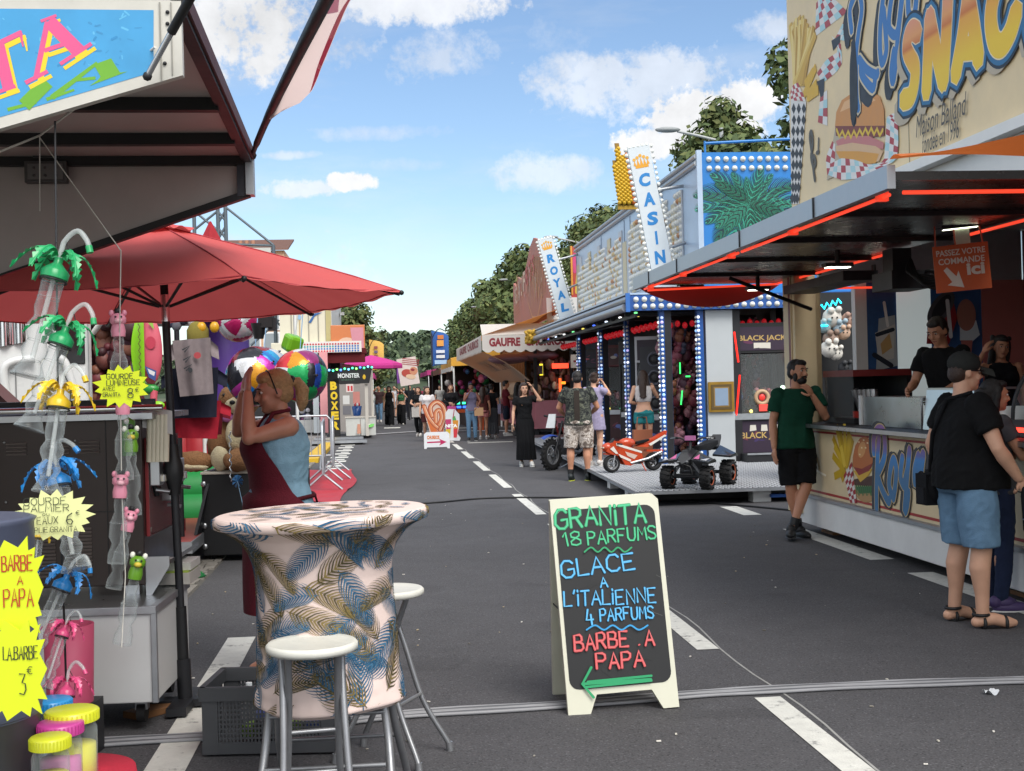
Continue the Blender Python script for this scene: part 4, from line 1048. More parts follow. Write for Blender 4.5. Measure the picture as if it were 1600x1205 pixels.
r=random.Random(5)
for k in range(30):ar.stroke([(-44.5+k*.16,5.9-.3*abs(k-14)/14),(-44.4+k*.16,4.3+r.uniform(0,.8))],.05,('#b88a4a','#a46a3a','#c89c5a')[k%3])
for k,c in enumerate('GAUFRES'):ar.text(c,-48.9+k*.95,4.7+.1*k,.7,'#c9b09a' if k<4 else '#b0483c',w=.7,bold=.03)
for k in range(9):ar.stroke([(-49.4,4.2+.12*k),(-47.5,4.3+.12*k)],.025,'#b07a50')
for k in range(26):x_=-49+k*.42;ar.stroke([(x_,5.3+.5*math.sin(k*.6)),(x_+.08,4.6+.3*math.sin(k))],.12,('#d8c8bc','#c86a54','#d8a06a','#b8846a')[k%4],True)
m.build('board_painting',ga)
# pink sweets board beside it
m=T();TP0,HP0=on_s(893,465,38.4);TP1,HP1=on_s(914,385,38.4)
m.bx(TP0,TP1+.5,38.4,38.46,HP0,HP1+.0,'#b3443c');ar=Art(m,(TP0,38.4,HP0),(1,0,0),(0,0,1),base=.004,step=.0002)
hh=HP1-HP0
ar.stroke([(.03,.1),(.03,hh)],.05,'#d89a3a');ar.stroke([(.3,.05),(.8,.05)],.04,'#e0b050',cap=False)
for k,(c,w_)in enumerate((('#d8b84a',.1),('#d0662e',.1),('#4a9a5a',.12),('#1f5a56',.12))):ar.smooth([(.16+k*.07,.15),(.22+k*.08,hh*.5),(.3+k*.09,hh*.9)],w_,c)
ar.smooth([(.12,hh*.5),(.14,hh*.85),(.35,hh*.93),(.5,hh*.85)],.1,'#c8487c');ar.ell(.42,hh*.3,.16,.3,'#c8407a',n=16);ar.ell(.44,hh*.2,.12,.08,'#e09ab8',n=12);m.build('sweets_board',ga)
m=T();m.bx(4.9,7.4,38.35,38.4,3.2,HP0,'white_paint');m.build('fascia',ga)
# ---- stalls further along the right
M('stall_dark','#3a2a26',.8,var=.3,scale=2)
def far_stall(t0,t1,s0,s1,h,lab,roof,seed,body='stall_dark',drop=.3,side=1,goods=60,cols=None):
 root=stall('market_stall',lab,'stall',(t0+t1)/2,s0,'stalls further along the street')
 oT,oS=(t0+t1)/2,s0
 m=TMB(oT,oS);m.bx(t0+.1,t1-.1,s0+.6,s1,0,.95,body);m.bx(t1-.15 if side>0 else t0,t1 if side>0 else t0+.15,s0+.4,s1,.95,h,body);m.bx(t0+.1,t1-.1,s1-.1,s1,.95,h,body)
 m.build('body',root)
 m=TMB(oT,oS)
 a=t0-.5 if side>0 else t1+.5;b=t1 if side>0 else t0
 m.grid(lambda u,v:(a+(b-a)*v,s0-.3+(s1-s0+.3)*u,h+.62*v+.05*math.sin(8*u+3*v)),10,5,roof)
 m.grid(lambda u,v:(a,s0-.3+(s1-s0+.3)*u,h-drop*v-.03*abs(math.sin(14*u))*v),24,1,roof);m.grid(lambda u,v:(a+(b-a)*u,s0-.3,h+.62*u*(1-v)-drop*v*(1-.3*u)),8,2,roof);m.build('awning',root)
 m=TMB(oT,oS)
 for x in(a+.1*side,(a+b)/2):m.cyl((x,s0-.2,0),(x,s0-.2,h),.035,'white_paint',n=8)
 m.build('post',root)
 m=TMB(oT,oS);r=random.Random(seed)
 for k in range(goods):
  c=(r.uniform(t0+.1,t1-.2),s0+r.uniform(.25,.7),r.uniform(.95,h-.1));q=r.uniform(.06,.16)
  m.ell(c,(q,q,q*r.uniform(.8,1.5)),r.choice(cols or('#8a2e30','#b8862e','#2e5a8a','#5a2a5a','#c8c0b0','#2c2c30','#3a7a4a','#b85a7a','#c86a2a')),7)
 m.build('goods',root,kind='stuff')
 return root
far_stall(3.1,6.5,51,60,2.75,'stall under a yellow and orange awning just past the waffle stall','canvas_yellow',1)
far_stall(3.6,7,61,72,2.7,'stall under a white awning past the yellow awning on the right','canvas_white',2,cols=('#c8302e','#d8a02e','#2e7ab8','#c85a9a','#e0d8c8','#3ab06a'))
far_stall(3.6,7,74,88,2.7,'stall under a brown awning far down the right side','~6a4a38',3)
far_stall(3.4,7,90,108,2.8,'stall under a pink awning farthest down the right side','~b0407a',4)
fs=stall('fun_slide','white slanted slide ramp beside coloured balls on the right of the street','slide',3.2,62)
m=TMB(3.2,62);m.prism([(3.0,61,0),(4.6,61,0),(4.6,61,2.4),(4.2,61,2.4)],(0,1.2,0),'#b9c4cc');m.build('ramp',fs);m=TMB(3.2,62)
m.tube([(2.95,60.98,.1),(4.15,60.98,2.5)],.06,'white_paint',6);m.tube([(2.95,62.2,.1),(4.15,62.2,2.5)],.06,'white_paint',6);m.build('rail',fs)
bt=stall('ball_heap','heap of bright coloured inflatable balls on the right beyond the churros awning','balls',3.7,56)
m=TMB(3.7,56);r=random.Random(9)
for k in range(46):m.ell((r.uniform(2.7,4.6),r.uniform(56,57),r.uniform(.15,2.2)),r.uniform(.1,.2),r.choice(('!c0303a','!d89a2a','!2a6ab0','!c04a8a','!3a9a5a','!d8d0c8','!6a3a9a')),10)
m.build('ball',bt,kind='stuff');m=TMB(3.7,56);m.bx(2.7,4.7,57,57.1,0,2.3,'stall_dark');m.build('rack',bt)
pk=stall('hook_fishing_game','orange-legged game table with blue and green light strips by the road edge','game table',3.0,46.5)
m=TMB(3.0,46.5)
for t_ in(2.5,3.4):
 for s_ in(45.8,47):m.bx(t_-.06,t_+.06,s_-.05,s_+.05,0,.75,'#c2501e')
m.bx(2.4,3.5,45.7,47.1,.7,.82,'#c2501e');m.build('table_frame',pk);m=TMB(3.0,46.5)
for k in range(5):m.bx(2.5+k*.2,2.62+k*.2,45.68,45.7,1.0,1.08,'*3ae0a0@1.2');
for k in range(4):m.bx(2.5+k*.22,2.66+k*.22,45.68,45.7,.86,.94,'*3a70ff@1.0')
m.bx(2.4,3.5,45.7,45.75,.82,1.2,'black');m.build('light_strip',pk)
# flags and posters
def feather_flag(name,lab,base,h,w_,lean,mt_,stripes,group=None,face=0.0,b0=.6):
 root=thing(name,lab,'flag',base,face,group)
 m=MB();pole=[(lean*z*.15,0,z*h)for z in(0,.3,.6,.85)]+[(lean*.15+w_*.4,0,h*.97),(lean*.15+w_*.8,0,h*.95)]
 m.tube(spline(pole,4),.02,'dark_metal',6);m.build('pole',root)
 m=MB();m.grid(lambda a,b:(lean*(b0+(.97-b0)*b)*.15+w_*a*(1 if b<.9 else 1-(b-.9)*3),.04*math.sin(5*b+3*a)*a,h*(b0+(.96-b0)*b)-.1*a*(1 if b>.5 else-1)*abs(b-.5)*2),6,16,mt_);m.build('banner',root)
 m=MB();ar=Art(m,(0,-.05,0),(1,0,0),(0,0,1),base=.02)
 for(f0,f1,x0,x1,c)in stripes:ar.poly([(w_*x0,h*f0),(w_*x1,h*f0),(w_*x1,h*f1),(w_*x0,h*f1)],c)
 m.build('print',root)
 return root
p=at(674,560,54);p.z=0
feather_flag('feather_flag','tall blue feather flag with dark edge on the right side of the street',p,4.2,.72,.2,'~3a62a8',[(.62,.66,.2,.9,'#a8c8e8'),(.68,.71,.3,.8,'#d8dce0'),(.73,.76,.3,.8,'#cfd8e8'),(.8,.86,.35,.75,'#d89a4a'),(.87,.91,.4,.75,'#c87a3a'),(.61,.93,.0,.1,'#1c2338')],'feather flags along the street')
p=at(577,560,62);p.z=0
feather_flag('feather_flag','yellow feather flag with dark writing on the left side of the street',p,4.2,.7,.1,'~d8b060',[(.65+.05*i,.68+.05*i,.35,.6,('#8a4a4a','#6a5a7a')[i%2])for i in range(5)],'feather flags along the street')
p=at(619,590,64);p.z=0
feather_flag('feather_flag','purple feather flag beside the churros poster over the crowd',p,3.1,.6,.3,'~8a5aa8',[(.7,.85,.3,.6,'#c8a0d0')],'feather flags along the street')
po=thing('food_poster','white and red food poster board standing high over the crowd','poster',at(638,590,63)*1.0)
m=MB();m.box((0,0,.45),(.95,.05,1.35),'#d8cac4',R=Matrix.Rotation(RAD(-8),3,'Y'));m.build('board',po)
m=MB();ar=Art(m,(0,-.03,0),(.99,0,-.14),(.14,0,.99),base=.006,step=.0003)
for k in range(4):ar.stroke([(-.42,1.05-.09*k),(.42,1.05-.09*k)],.03,'#a83a44',cap=False)
ar.ell(-.1,.35,.28,.2,'#b0483c',n=14);ar.ell(.2,.5,.2,.2,'#c88a6a',n=14);ar.ell(.1,.2,.25,.12,'#d8b89a',n=14);ar.ell(.15,.55,.1,.07,'#8a2a34',n=10);m.build('print',po)
m=MB();m.cyl((0,.05,-1.95),(0,.05,.4),.04,'dark_metal',n=8);m.build('post',po)
po.location.z=2.0
# the three cut-out boards in the middle of the road
p=G(683,701)
b1=thing('arrow_sign','low white board with orange word and pink arrow pointing right','sign',p,0)
m=MB();w_=.34
pts=[(-w_,-.02,0),(-w_+.06,-.02,0),(-w_+.08,-.02,.04),(w_-.08,-.02,.04),(w_-.06,-.02,0),(w_,-.02,0),(w_,-.02,.38),(w_-.06,-.02,.44),(-w_+.06,-.02,.44),(-w_,-.02,.38)]
m.prism(pts,(0,.04,0),'#dde0e4');m.build('board',b1)
m=MB();ar=Art(m,(0,-.02,0),(1,0,0),(0,0,1),base=.003)
ar.text('CHURROS',-.26,.25,.1,'#d8762e',w=.33,bold=.05);ar.poly([(-.26,.15),(.1,.155),(.06,.08),(.26,.17),(.06,.26),(.1,.195),(-.26,.185)],'#b81f5c');m.build('print',b1)
p=G(690,690)
b2=thing('churros_cutout','heart-shaped churros cut-out board standing behind the low arrow sign','cut-out sign',p,0)
k_=p.y/FPX
def cp(x,y):return((x-690)*k_,(690-y)*k_)
m=MB();ol=[cp(*q)for q in((676,689),(661,632),(664,630),(672,640),(676,629),(686,626),(696,632),(698,650),(692,690))]
m.prism([(x,-.02,z)for x,z in ol],(0,.04,0),'#c9b2a4');m.build('board',b2)
m=MB();ar=Art(m,(0,-.02,0),(1,0,0),(0,0,1),base=.003)
ar.poly([cp(*q)for q in((678,688),(668,655),(680,668),(688,678),(695,660),(691,689))],'#c86a34')
for pts,w_,c in(([(664,634),(670,650),(680,664),(688,670)],.14,'#a85432'),([(676,650),(674,636),(684,628),(694,636),(696,652),(688,672)],.15,'#a04c30'),([(682,660),(682,645),(688,641),(691,652),(687,664)],.13,'#b05a36')):
 q=[cp(*z)for z in pts];ar.smooth(q,w_,c);ar.smooth(q,w_*.45,'#d08a62');ar.smooth([(x+.03,y)for x,y in q],w_*.12,'#e0c8b0')
m.build('print',b2)
p=G(707,690)
b3=thing('slush_cutout','rounded cut-out board with coloured slush cups and white letters NITA','cut-out sign',p,0)
k2=p.y/FPX
def cq(x,y):return((x-707)*k2,(690-y)*k2)
m=MB();ol=[cq(*q)for q in((697,688),(697,645),(702,639),(712,640),(719,648),(719,662),(715,678),(720,685),(718,689))]
m.prism([(x,-.02,z)for x,z in ol],(0,.04,0),'#d4d6da');m.build('board',b3)
m=MB();ar=Art(m,(0,-.02,0),(1,0,0),(0,0,1),base=.003)
for pts,c in((((697,655),(706,655),(705,670),(698,672)),'#b83a6a'),(((697,671),(705,670),(703,686),(698,687)),'#d0b02a'),(((708,657),(717,657),(716,670),(709,670)),'#d08a2a'),(((709,670),(716,670),(714,684),(709,684)),'#c8303a'),(((708,652),(712,650),(714,657),(708,657)),'#4aa05a')):ar.poly([cq(*z)for z in pts],c)
ar.stroke([cq(709,653),cq(711,641)],.025,'#a02040');x,y=cq(696.5,668);ar.text('NITA',x,y,.1,'#f2f2f2',w=.36,bold=.06);m.build('print',b3)
# ------------------------------------------------------------------ trees and street lamps
M('leaf_a',(.105,.14,.048),.7,var=.3,scale=.8,spec=.3);M('leaf_b',(.062,.095,.034),.7,var=.3,scale=.8,spec=.3);M('leaf_c',(.15,.17,.06),.7,var=.3,scale=.8,spec=.3)
def leaf_blob(mb,c,R_,n,r,size,mats=('leaf_a','leaf_b','leaf_c'),sq=.85):
 for k in range(n):
  d=Vector((r.gauss(0,1),r.gauss(0,1),r.gauss(0,1))).normalized()
  q=R_*(r.random()**.35)
  p=Vector(c)+Vector((d.x*q,d.y*q,d.z*q*sq))
  nn=(d+Vector((r.uniform(-.7,.7),r.uniform(-.7,.7),r.uniform(-.3,.9)))).normalized()
  a=nn.orthogonal().normalized();a.rotate(Matrix.Rotation(r.uniform(0,6.3),3,nn));b=nn.cross(a)
  s_=size*r.uniform(.6,1.3)
  mb.add([p-a*s_,p-b*s_*.5,p+a*s_,p+b*s_*.5],[(0,1,2,3)],mats[0]if r.random()<.5 else(mats[1]if r.random()<.55 else mats[2]))
def tree_meshes(seed,h=9.0,cr=2.6,n=62,leaf=.13,per=190,cone=False):
 r=random.Random(seed);t=MB();c=MB()
 t.tube([(0,0,0),(.04,.03,h*.22),(-.05,.05,h*.5),(.03,0,h*.8)],[.2,.16,.11,.03],'bark',10)
 for k in range(9):
  z=h*r.uniform(.25,.7);a=r.uniform(0,6.3);L_=cr*r.uniform(.5,.9)
  t.tube([(0,0,z),(math.cos(a)*L_*.5,math.sin(a)*L_*.5,z+L_*.3),(math.cos(a)*L_,math.sin(a)*L_,z+L_*.7)],[.07,.045,.015],'bark',6)
 for k in range(n):
  f=r.random()
  z=h*(.24+.74*f)
  w_=cr*((1-f)**.6 if cone else math.sin(math.pi*min(1,.16+.84*f)**.85)**.8)
  a=r.uniform(0,6.3);q=w_*math.sqrt(r.random())*.95
  leaf_blob(c,(math.cos(a)*q,math.sin(a)*q,z),r.uniform(.55,1.0)*(cr/2.6),per,r,leaf)
 return t.mesh('trunk'),c.mesh('crown')
TP=[tree_meshes(1),tree_meshes(2,8.6,2.3,56),tree_meshes(3,9.4,2.8,68),tree_meshes(4,9,2.0,50,cone=True)]
TPF=[tree_meshes(11,9.4,2.9,52,.23,90),tree_meshes(12,9.8,3.0,54,.23,90)]
def tree(lab,t_,s_,k,sc=1.0,far=False,group='trees behind the stalls',rz=None):
 root=thing('lime_tree',lab,'tree',W(t_,s_),rz if rz is not None else(t_*7+s_*3)%6.28,group)
 a,b=(TPF if far else TP)[k];link('trunk',a,root);link('crown',b,root);root.scale=(sc,)*3
 return root
tree('tallest near tree, just left of the painted snack board',9.95,29.0,1,1.1)
tree('narrow tree rising behind the palm mural beside the near street lamp',9.1,33.4,3,1.0)
tree('narrow tree left of the near lamp post above the bulb panels',9.3,37.5,3,.98)
tree('narrow tree showing between the near lamp post and the snack board',8.9,31.5,1,.82)
tree('bushy tree above the tall CASINO pylon',9.2,42,1,.9)
tree('bushy tree behind the gold bulb spray',9.2,47,2,.88)
tree('tall round tree above the bulb-covered panels',9.3,52.5,0,.98)
tree('round tree behind the second street lamp',9.4,58,2,.96)
tree('tree directly behind the ROYAL pylon',9.4,63,1,.98)
tree('tree rising over the painted waffle board',9.4,69,0,.98)
for k,s_ in enumerate((76,83,90,98,106,115,125,136,148)):
 tree('leafy tree in the unbroken row over the far stalls on the right',9.2,s_,k%2,1.0+.05*(k%3),True,'row of far trees on the right')
tree('big leafy tree at left over the magenta parasol',-1.9,98,0,.86,True,'trees on the left of the street')
tree('leafy tree between the white tower and the yellow flag',-3.4,110,1,.95,True,'trees on the left of the street')
tree('lower tree behind the yellow feather flag',-2.9,132,1,.9,True,'trees on the left of the street')
for k,(t_,s_,sc)in enumerate(((-2.9,150,.9),(-3.4,175,.9),(-7,120,.95))):tree('distant tree closing the left side of the street',t_,s_,k%2,sc,True,'distant trees on the left')
def lamp(lab,s_):
 root=stall('street_lamp',lab,'street lamp',8.75,s_,'street lamps behind the stalls')
 m=MB();m.tube([(0,0,0),(0,0,4),(0,0,8.1)],[.09,.075,.05],'#a9adae',10);m.build('post',root)
 m=MB();m.tube([(0,0,7.75),(-.6,0,7.9),(-1.15,0,8.02)],.035,'#a9adae',8);m.build('arm',root)
 m=MB();m.ell((-1.4,0,8.06),(.34,.13,.075),'#8f9496',12);m.build('lamp_head',root)
lamp('near street lamp in front of the white cloud above the palm mural',32.2)
lamp('second street lamp, its head over the ROYAL pylon',55.5)
lamp('third street lamp, arm against the sky over the waffle board',77.5)
lamp('farthest street lamp, small against the far tree row',103.5)
# ------------------------------------------------------------------ slush stand flap and sign, top left
def on_pl(px,py,P0,u,v):
 """sight line through a photo pixel meets the plane P0 + a*u + b*v: returns (a, b)"""
 d=ray(px,py);n=u.cross(v);o=Vector((0,0,HC))
 k=(P0-o).dot(n)/d.dot(n);q=o+d*k-P0
 return q.dot(u),q.dot(v)
M('flap_under','#b0a8a5',.45,.1,var=.12,scale=2.5);M('maroon','#4a1f24',.6,var=.15);M('flap_white','#c6c4bc',.45,var=.14,scale=5)
M('sign_sky','#3f97cc',.4,var=.22,scale=2.4);M('acid','#d2e01e',.6,var=.03,scale=5);M('pale_acid','#dfe3a0',.65,var=.03)
HF=2.75
Q0=at(283,5,3.70);Q0.z=0;Q1=at(390,245,6.14);Q1.z=0
dfl=(Q1-Q0).normalized();LF=(Q1-Q0).length;afl=math.atan2(-dfl.x,dfl.y);rfl=Vector((dfl.y,-dfl.x,0))
fl=thing('slush_stand','slush stand trailer with raised flap and blue wedge-shaped sign lettered in pink','food stand',Q0,afl)
m=MB();m.bx(-2.75,0,0,LF,HF,HF+.03,'flap_under');m.build('roof_flap',fl)
m=MB();m.bx(-3.4,-2.75,-1,4.2,.3,2.9,'flap_white');m.bx(-3.4,-2.75,-1,4.2,.02,.3,'dark_metal');m.build('trailer_side',fl)
m=MB();m.bx(-.03,.012,0,LF,HF-.035,HF+.04,'black');m.bx(.013,.022,0,LF,HF-.02,HF+.035,'maroon');m.build('edge_trim',fl)
for y in(1.22,1.9):
 m=MB();m.bx(-2.7,-.02,y-.025,y+.025,HF-.05,HF-.001,'black');m.build('beam',fl)
up=Vector((0,0,1))
def wedge(px,y):return on_pl(px[0],px[1],Q0+dfl*y,rfl,up)
# near wedge: sign
o=[wedge(q,0)for q in((283,5),(278,118),(0,200))]
kx=(o[1][1]-o[2][1])/(o[1][0]-o[2][0]);xl=-1.6
pts=[(o[0][0],HF+.005),(o[0][0],o[1][1]),(xl,o[1][1]+kx*(xl-o[1][0])),(xl,HF+.005)]
m=MB();m.prism([(x,-.004,z)for x,z in pts],(0,.034,0),'flap_white');m.build('sign_panel',fl)
m=MB();f=lambda zx,zy:wedge((zx/2.87,zy/2.87),0)
ar=Art(m,(0,-.004,0),(1,0,0),(0,0,1),base=.001,step=.000015)
a,b=f(690,48),f(690,325);x2=-1.58;k2=kx
ar.poly([a,b,(x2,b[1]+k2*(x2-b[0])),(x2,a[1])],'sign_sky')
r=random.Random(6)
for k in range(40):ar.stroke((lambda q:[q,(q[0]+r.uniform(-.02,.02),q[1]+r.uniform(-.012,.012))])(f(r.uniform(0,680),r.uniform(55,300))),r.uniform(.002,.007),r.choice(('#3a8cc0','#5cb0da','#2f86bd')))
GRN='#6aa82e';PNK='#d9568a';YEL='#e6c82a'
def thick(a,b,w0,col,w1=None):
 A_,B_=Vector(a),Vector(b);d=Vector((B_-A_).normalized());n=Vector((-d.y,d.x));w1=w0 if w1 is None else w1
 ar.poly([tuple(A_+n*w0/2),tuple(A_-n*w0/2),tuple(B_-n*w1/2),tuple(B_+n*w1/2)],col)
px=.0019
# white glow painted round the letters, then green reflection, yellow edge, pink face
for a,b,w_,w2 in(((438,284),(235,440),14,26),((430,352),(340,362),14,14),((210,448),(335,405),16,10),((215,370),(110,475),60,60),((36,494),(165,460),16,14)):thick(f(*a),f(*b),w_*px*.34,GRN,w2*px*.34)
ar.poly([f(*q)for q in((422,292),(500,264),(540,328),(574,323),(402,388),(440,362),(452,346))],GRN)
LT=(((215,100),(165,345),22,22),((220,96),(355,232),56,58),((200,230),(290,200),18,18),((116,374),(216,322),18,16),((272,290),(412,198),16,16),((-40,215),(100,148),22,22),((92,142),(106,212),14,6),((-5,200),(42,402),48,48),((-20,420),(72,388),16,16),((185,98),(255,72),12,12))
for a,b,w_,w2 in LT:thick(f(a[0]+18,a[1]+20),f(b[0]+18,b[1]+20),w_*px*.36,YEL,w2*px*.36)
for a,b,w_,w2 in LT:thick(f(*a),f(*b),w_*px*.36,PNK,w2*px*.36)
m.build('lettering',fl)
m=MB()
for q in((262,20),(262,38),(258,100)):x,z=wedge(q,0);m.ell((x,-.006,z),.006,'dark_metal',8)
m.bx(o[0][0]-.062,o[0][0]-.058,-.008,-.004,o[1][1]-.02,HF,'#8f8d86');m.bx(o[0][0]-.03,o[0][0]-.027,-.008,-.004,o[1][1],HF,'#8f8d86');m.build('corner_bracket',fl)
# far wedge with its floodlight
o2=[wedge(q,LF)for q in((388,308),(0,440))]
k3=(o2[0][1]-o2[1][1])/(o2[0][0]-o2[1][0])
pts=[(0,HF-.001),(0,o2[0][1]),(-2.7,o2[0][1]+k3*(-2.7-o2[0][0])),(-2.7,HF-.001)]
m=MB();m.prism([(x,LF,z)for x,z in pts],(0,.03,0),'flap_under');m.build('end_panel',fl)
m=MB();z0=o2[0][1]
m.prism([(0,LF-.03,z0),(0,LF-.03,z0+.035),(-2.7,LF-.03,z0+.035+k3*(-2.7)),(-2.7,LF-.03,z0+k3*(-2.7))],(0,.06,0),'black')
m.bx(-2.7,-.02,LF-.04,LF-.002,HF-.045,HF-.002,'black');m.bx(-.06,-.02,LF-.035,LF-.001,z0,HF-.045,'#2c2e36');m.bx(-.018,.02,LF-.05,LF+.04,z0+.005,HF-.002,'alu');m.build('end_frame',fl)
m=MB();x,z=wedge((76,272),LF);m.box((x,LF-.04,z),(.19,.05,.1),'#4b4a4a');m.box((x,LF-.068,z),(.165,.006,.078),'#6a6868')
for i in range(3):
 for j in range(2):m.ell((x-.05+.05*i,LF-.073,z-.018+.036*j),.008,'#8f8c88',6)
m.box((x,LF-.03,z+.075),(.12,.04,.012),'black');m.build('floodlight',fl,bevel=.004)
m=MB();x0,z0=wedge((0,237),.7);x1,z1=wedge((62,212),.9);c0=(x0-.5,.6,z0-.1);c1=(x1,.9,z1);x2,z2=wedge((245,78),.0)
m.tube([c0,(x0,.7,z0),c1,(x2,-.03,z2)],.004,'#d8d4cc',6);x3,z3=wedge((62,330),.9);m.tube([c1,(x3,.9,z3)],.002,'#b9b5ae',5);m.build('cord',fl)
m=MB();x0,z0=wedge((232,122),-.03);x1,z1=wedge((268,50),-.1);x2,z2=wedge((318,-40),-.25);m.tube([(x0,-.05,z0),(x1,-.1,z1)],.009,'steel',8);m.tube([(x1,-.1,z1),(x2,-.25,z2)],.014,'black',10);m.ell((x0,-.05,z0),.014,'dark_metal',8);m.build('gas_strut',fl)
# pink flag leaning from the flap corner
fg=thing('pink_flag','pink and white flag on a black pole leaning out from the flap corner','flag',at(394,243,6.1),0)
inv=Matrix.Translation(-fg.location)
m=MB();m.X=inv;PL=[at(394,243,6.1),at(402,222,5.75),at(421,178,5.2),at(462,93,4.4),at(512,-6,3.7),at(530,-45,3.45)]
m.tube(spline(PL,4),[.012]*4+[.016]*4+[.018+.0006*k for k in range(13)],'black',8);m.ell(PL[0],.022,'black',8);m.tube([at(394,243,6.1),at(384,262,6.15)],.012,'dark_metal',6);m.build('pole',fg)
m=MB();m.X=inv
Lc=[at(421,186,5.2),at(428,168,5.05),at(445,130,4.75),at(470,80,4.3),at(497,24,3.9),at(512,-6,3.7),at(530,-45,3.45)]
Rc=[at(422,187,5.2),at(470,163,5.0),at(486,140,4.8),at(500,105,4.5),at(536,30,4.0),at(556,-6,3.8),at(580,-45,3.5)]
def cur(C_,b):
 x=b*(len(C_)-1);i=min(int(x),len(C_)-2);return C_[i].lerp(C_[i+1],x-i)
M('flag_cloth','#e6d0cc',.8,var=.06,scale=9,transl=.55);M('flag_red','#c25068',.8,var=.06,transl=.5);M('flag_rose','#e0a0bc',.8,var=.06,transl=.5)
m.grid(lambda a,b:cur(Lc,b).lerp(cur(Rc,b),a)+Vector((0,.03*math.sin(9*b+4*a)*a,0)),8,36,'flag_cloth');m.build('banner',fg)
m=MB();m.X=inv
m.grid(lambda a,b:cur(Lc,.3+.58*b).lerp(cur(Rc,.3+.58*b),1.0-.2*math.sin(math.pi*b)*(1-a))+Vector((0,.03*math.sin(9*(.3+.58*b)+4)-.006,0)),4,16,'flag_red')
q=[cur(Lc,.66).lerp(cur(Rc,.66),.05),cur(Lc,.7).lerp(cur(Rc,.7),.75),cur(Lc,.86).lerp(cur(Rc,.86),.4),cur(Lc,.84).lerp(cur(Rc,.84),.05)]
m.add([p+Vector((0,-.025,0))for p in q],[(0,1,2,3)],'flag_rose');m.build('print',fg)
# ------------------------------------------------------------------ red parasol
M('parasol_red','#d45c5c',.75,var=.06,scale=2,bump=.15,bscale=200,transl=.25)
pr=thing('red_parasol','large red parasol on a black pole beside the slush stand','parasol',G(290,1105),0)
pr.rotation_euler=(RAD(-1),RAD(-1.6),RAD(4))
m=MB();m.cyl((0,0,.02),(0,0,.52),.03,'black');m.cyl((0,0,.5),(0,0,2.2),.021,'dark_metal');m.cyl((0,0,2.0),(0,0,2.14),.0225,'chrome');m.cyl((0,0,2.14),(0,0,2.45),.021,'black');m.build('pole',pr)
m=MB();m.lathe([(.03,1.1),(.034,1.14),(.05,1.2),(.05,1.25),(.036,1.3),(.03,1.36)],'black',n=16);m.box((-.06,0,1.2),(.06,.03,.05),'black');m.tube([(-.08,0,1.2),(-.1,-.01,1.15),(-.09,0,1.1)],.014,'black',6);m.build('crank',pr)
m=MB();m.box((0,0,.03),(.1,.5,.04),'dark_metal');m.box((0,0,.03),(.5,.1,.038),'dark_metal');m.cyl((0,0,.02),(0,0,.25),.038,'dark_metal');m.build('base',pr)
RU=1.23;HU0,HU1=2.09,2.50;NP=6;a0=RAD(-3)
def can(f,g_,k,sag=.045):
 A0,A1=a0+k*math.pi/3,a0+(k+1)*math.pi/3
 p=Vector((math.cos(A0),math.sin(A0),0)).lerp(Vector((math.cos(A1),math.sin(A1),0)),f)*RU*(1-g_)
 z=HU0+(HU1-HU0)*(g_**.92)-sag*math.sin(math.pi*f)*(1-g_)*.55*(1 if g_>0 else .6)
 return Vector((p.x,p.y,z))
m=MB()
for k in range(6):m.grid(lambda a,b:can(a,b*.97,k)+Vector((0,0,.006*math.sin(math.pi*a)*noise.noise(Vector((a*5+7*k,b*3,1)))-.004*math.sin(9*a*math.pi)*(1-b)**3)),24,16,'parasol_red')
m.build('canopy',pr)
for k in range(6):
 A0=a0+k*math.pi/3;c_,s_=math.cos(A0),math.sin(A0)
 m=MB();m.tube([(c_*RU*(1-q),s_*RU*(1-q),HU0+(HU1-HU0)*q**.92+.002)for q in(0,.2,.4,.6,.8,.95)],.004,'~a8444c',5);m.tube([can(i/10,.018,k)+Vector((0,0,.001))for i in range(11)],.0035,'~a8444c',5);m.build('seam',pr)
m=MB()
for k in range(6):m.grid(lambda a,b:can(a,.86+.14*b,k)*1.0+Vector((0,0,.03*(1-.3*b)+(.012*math.sin(9*a+2*k)if b==0 else 0))),8,2,'parasol_red')
m.ell((0,0,HU1+.05),(.02,.02,.03),'black',8);m.build('vent_cap',pr)
for k in range(6):
 A0=a0+k*math.pi/3;m=MB()
 m.tube([(math.cos(A0)*(RU-.01),math.sin(A0)*(RU-.01),HU0-.014),(math.cos(A0)*.03,math.sin(A0)*.03,HU1-.045)],.008,'black',6)
 m.tube([(math.cos(A0)*RU*.5,math.sin(A0)*RU*.5,(HU0+HU1)/2-.025),(math.cos(A0)*.03,math.sin(A0)*.03,2.08)],.008,'black',6);m.ell((math.cos(A0)*RU,math.sin(A0)*RU,HU0-.005),.014,'black',8);m.build('rib',pr)
 # the pointed red tent behind
tp=thing('red_tent','pointed red tent peak showing behind the red parasol','tent',at(330,400,15)*1.0,A);tp.location.z=0
m=MB();zt=at(330,346,15).z;
m.lathe([(1.0,2.72),(.98,2.8),(.42,2.98),(.16,zt-.3),(.01,zt)],'~a03038',n=4,smooth=False,caps=False);m.build('canopy',tp)
for x,y in((0,.95),(-.95,0),(0,-.95),(.95,0)):m=MB();m.cyl((x,y,0),(x,y,2.8),.02,'white_paint',n=8);m.build('post',tp)
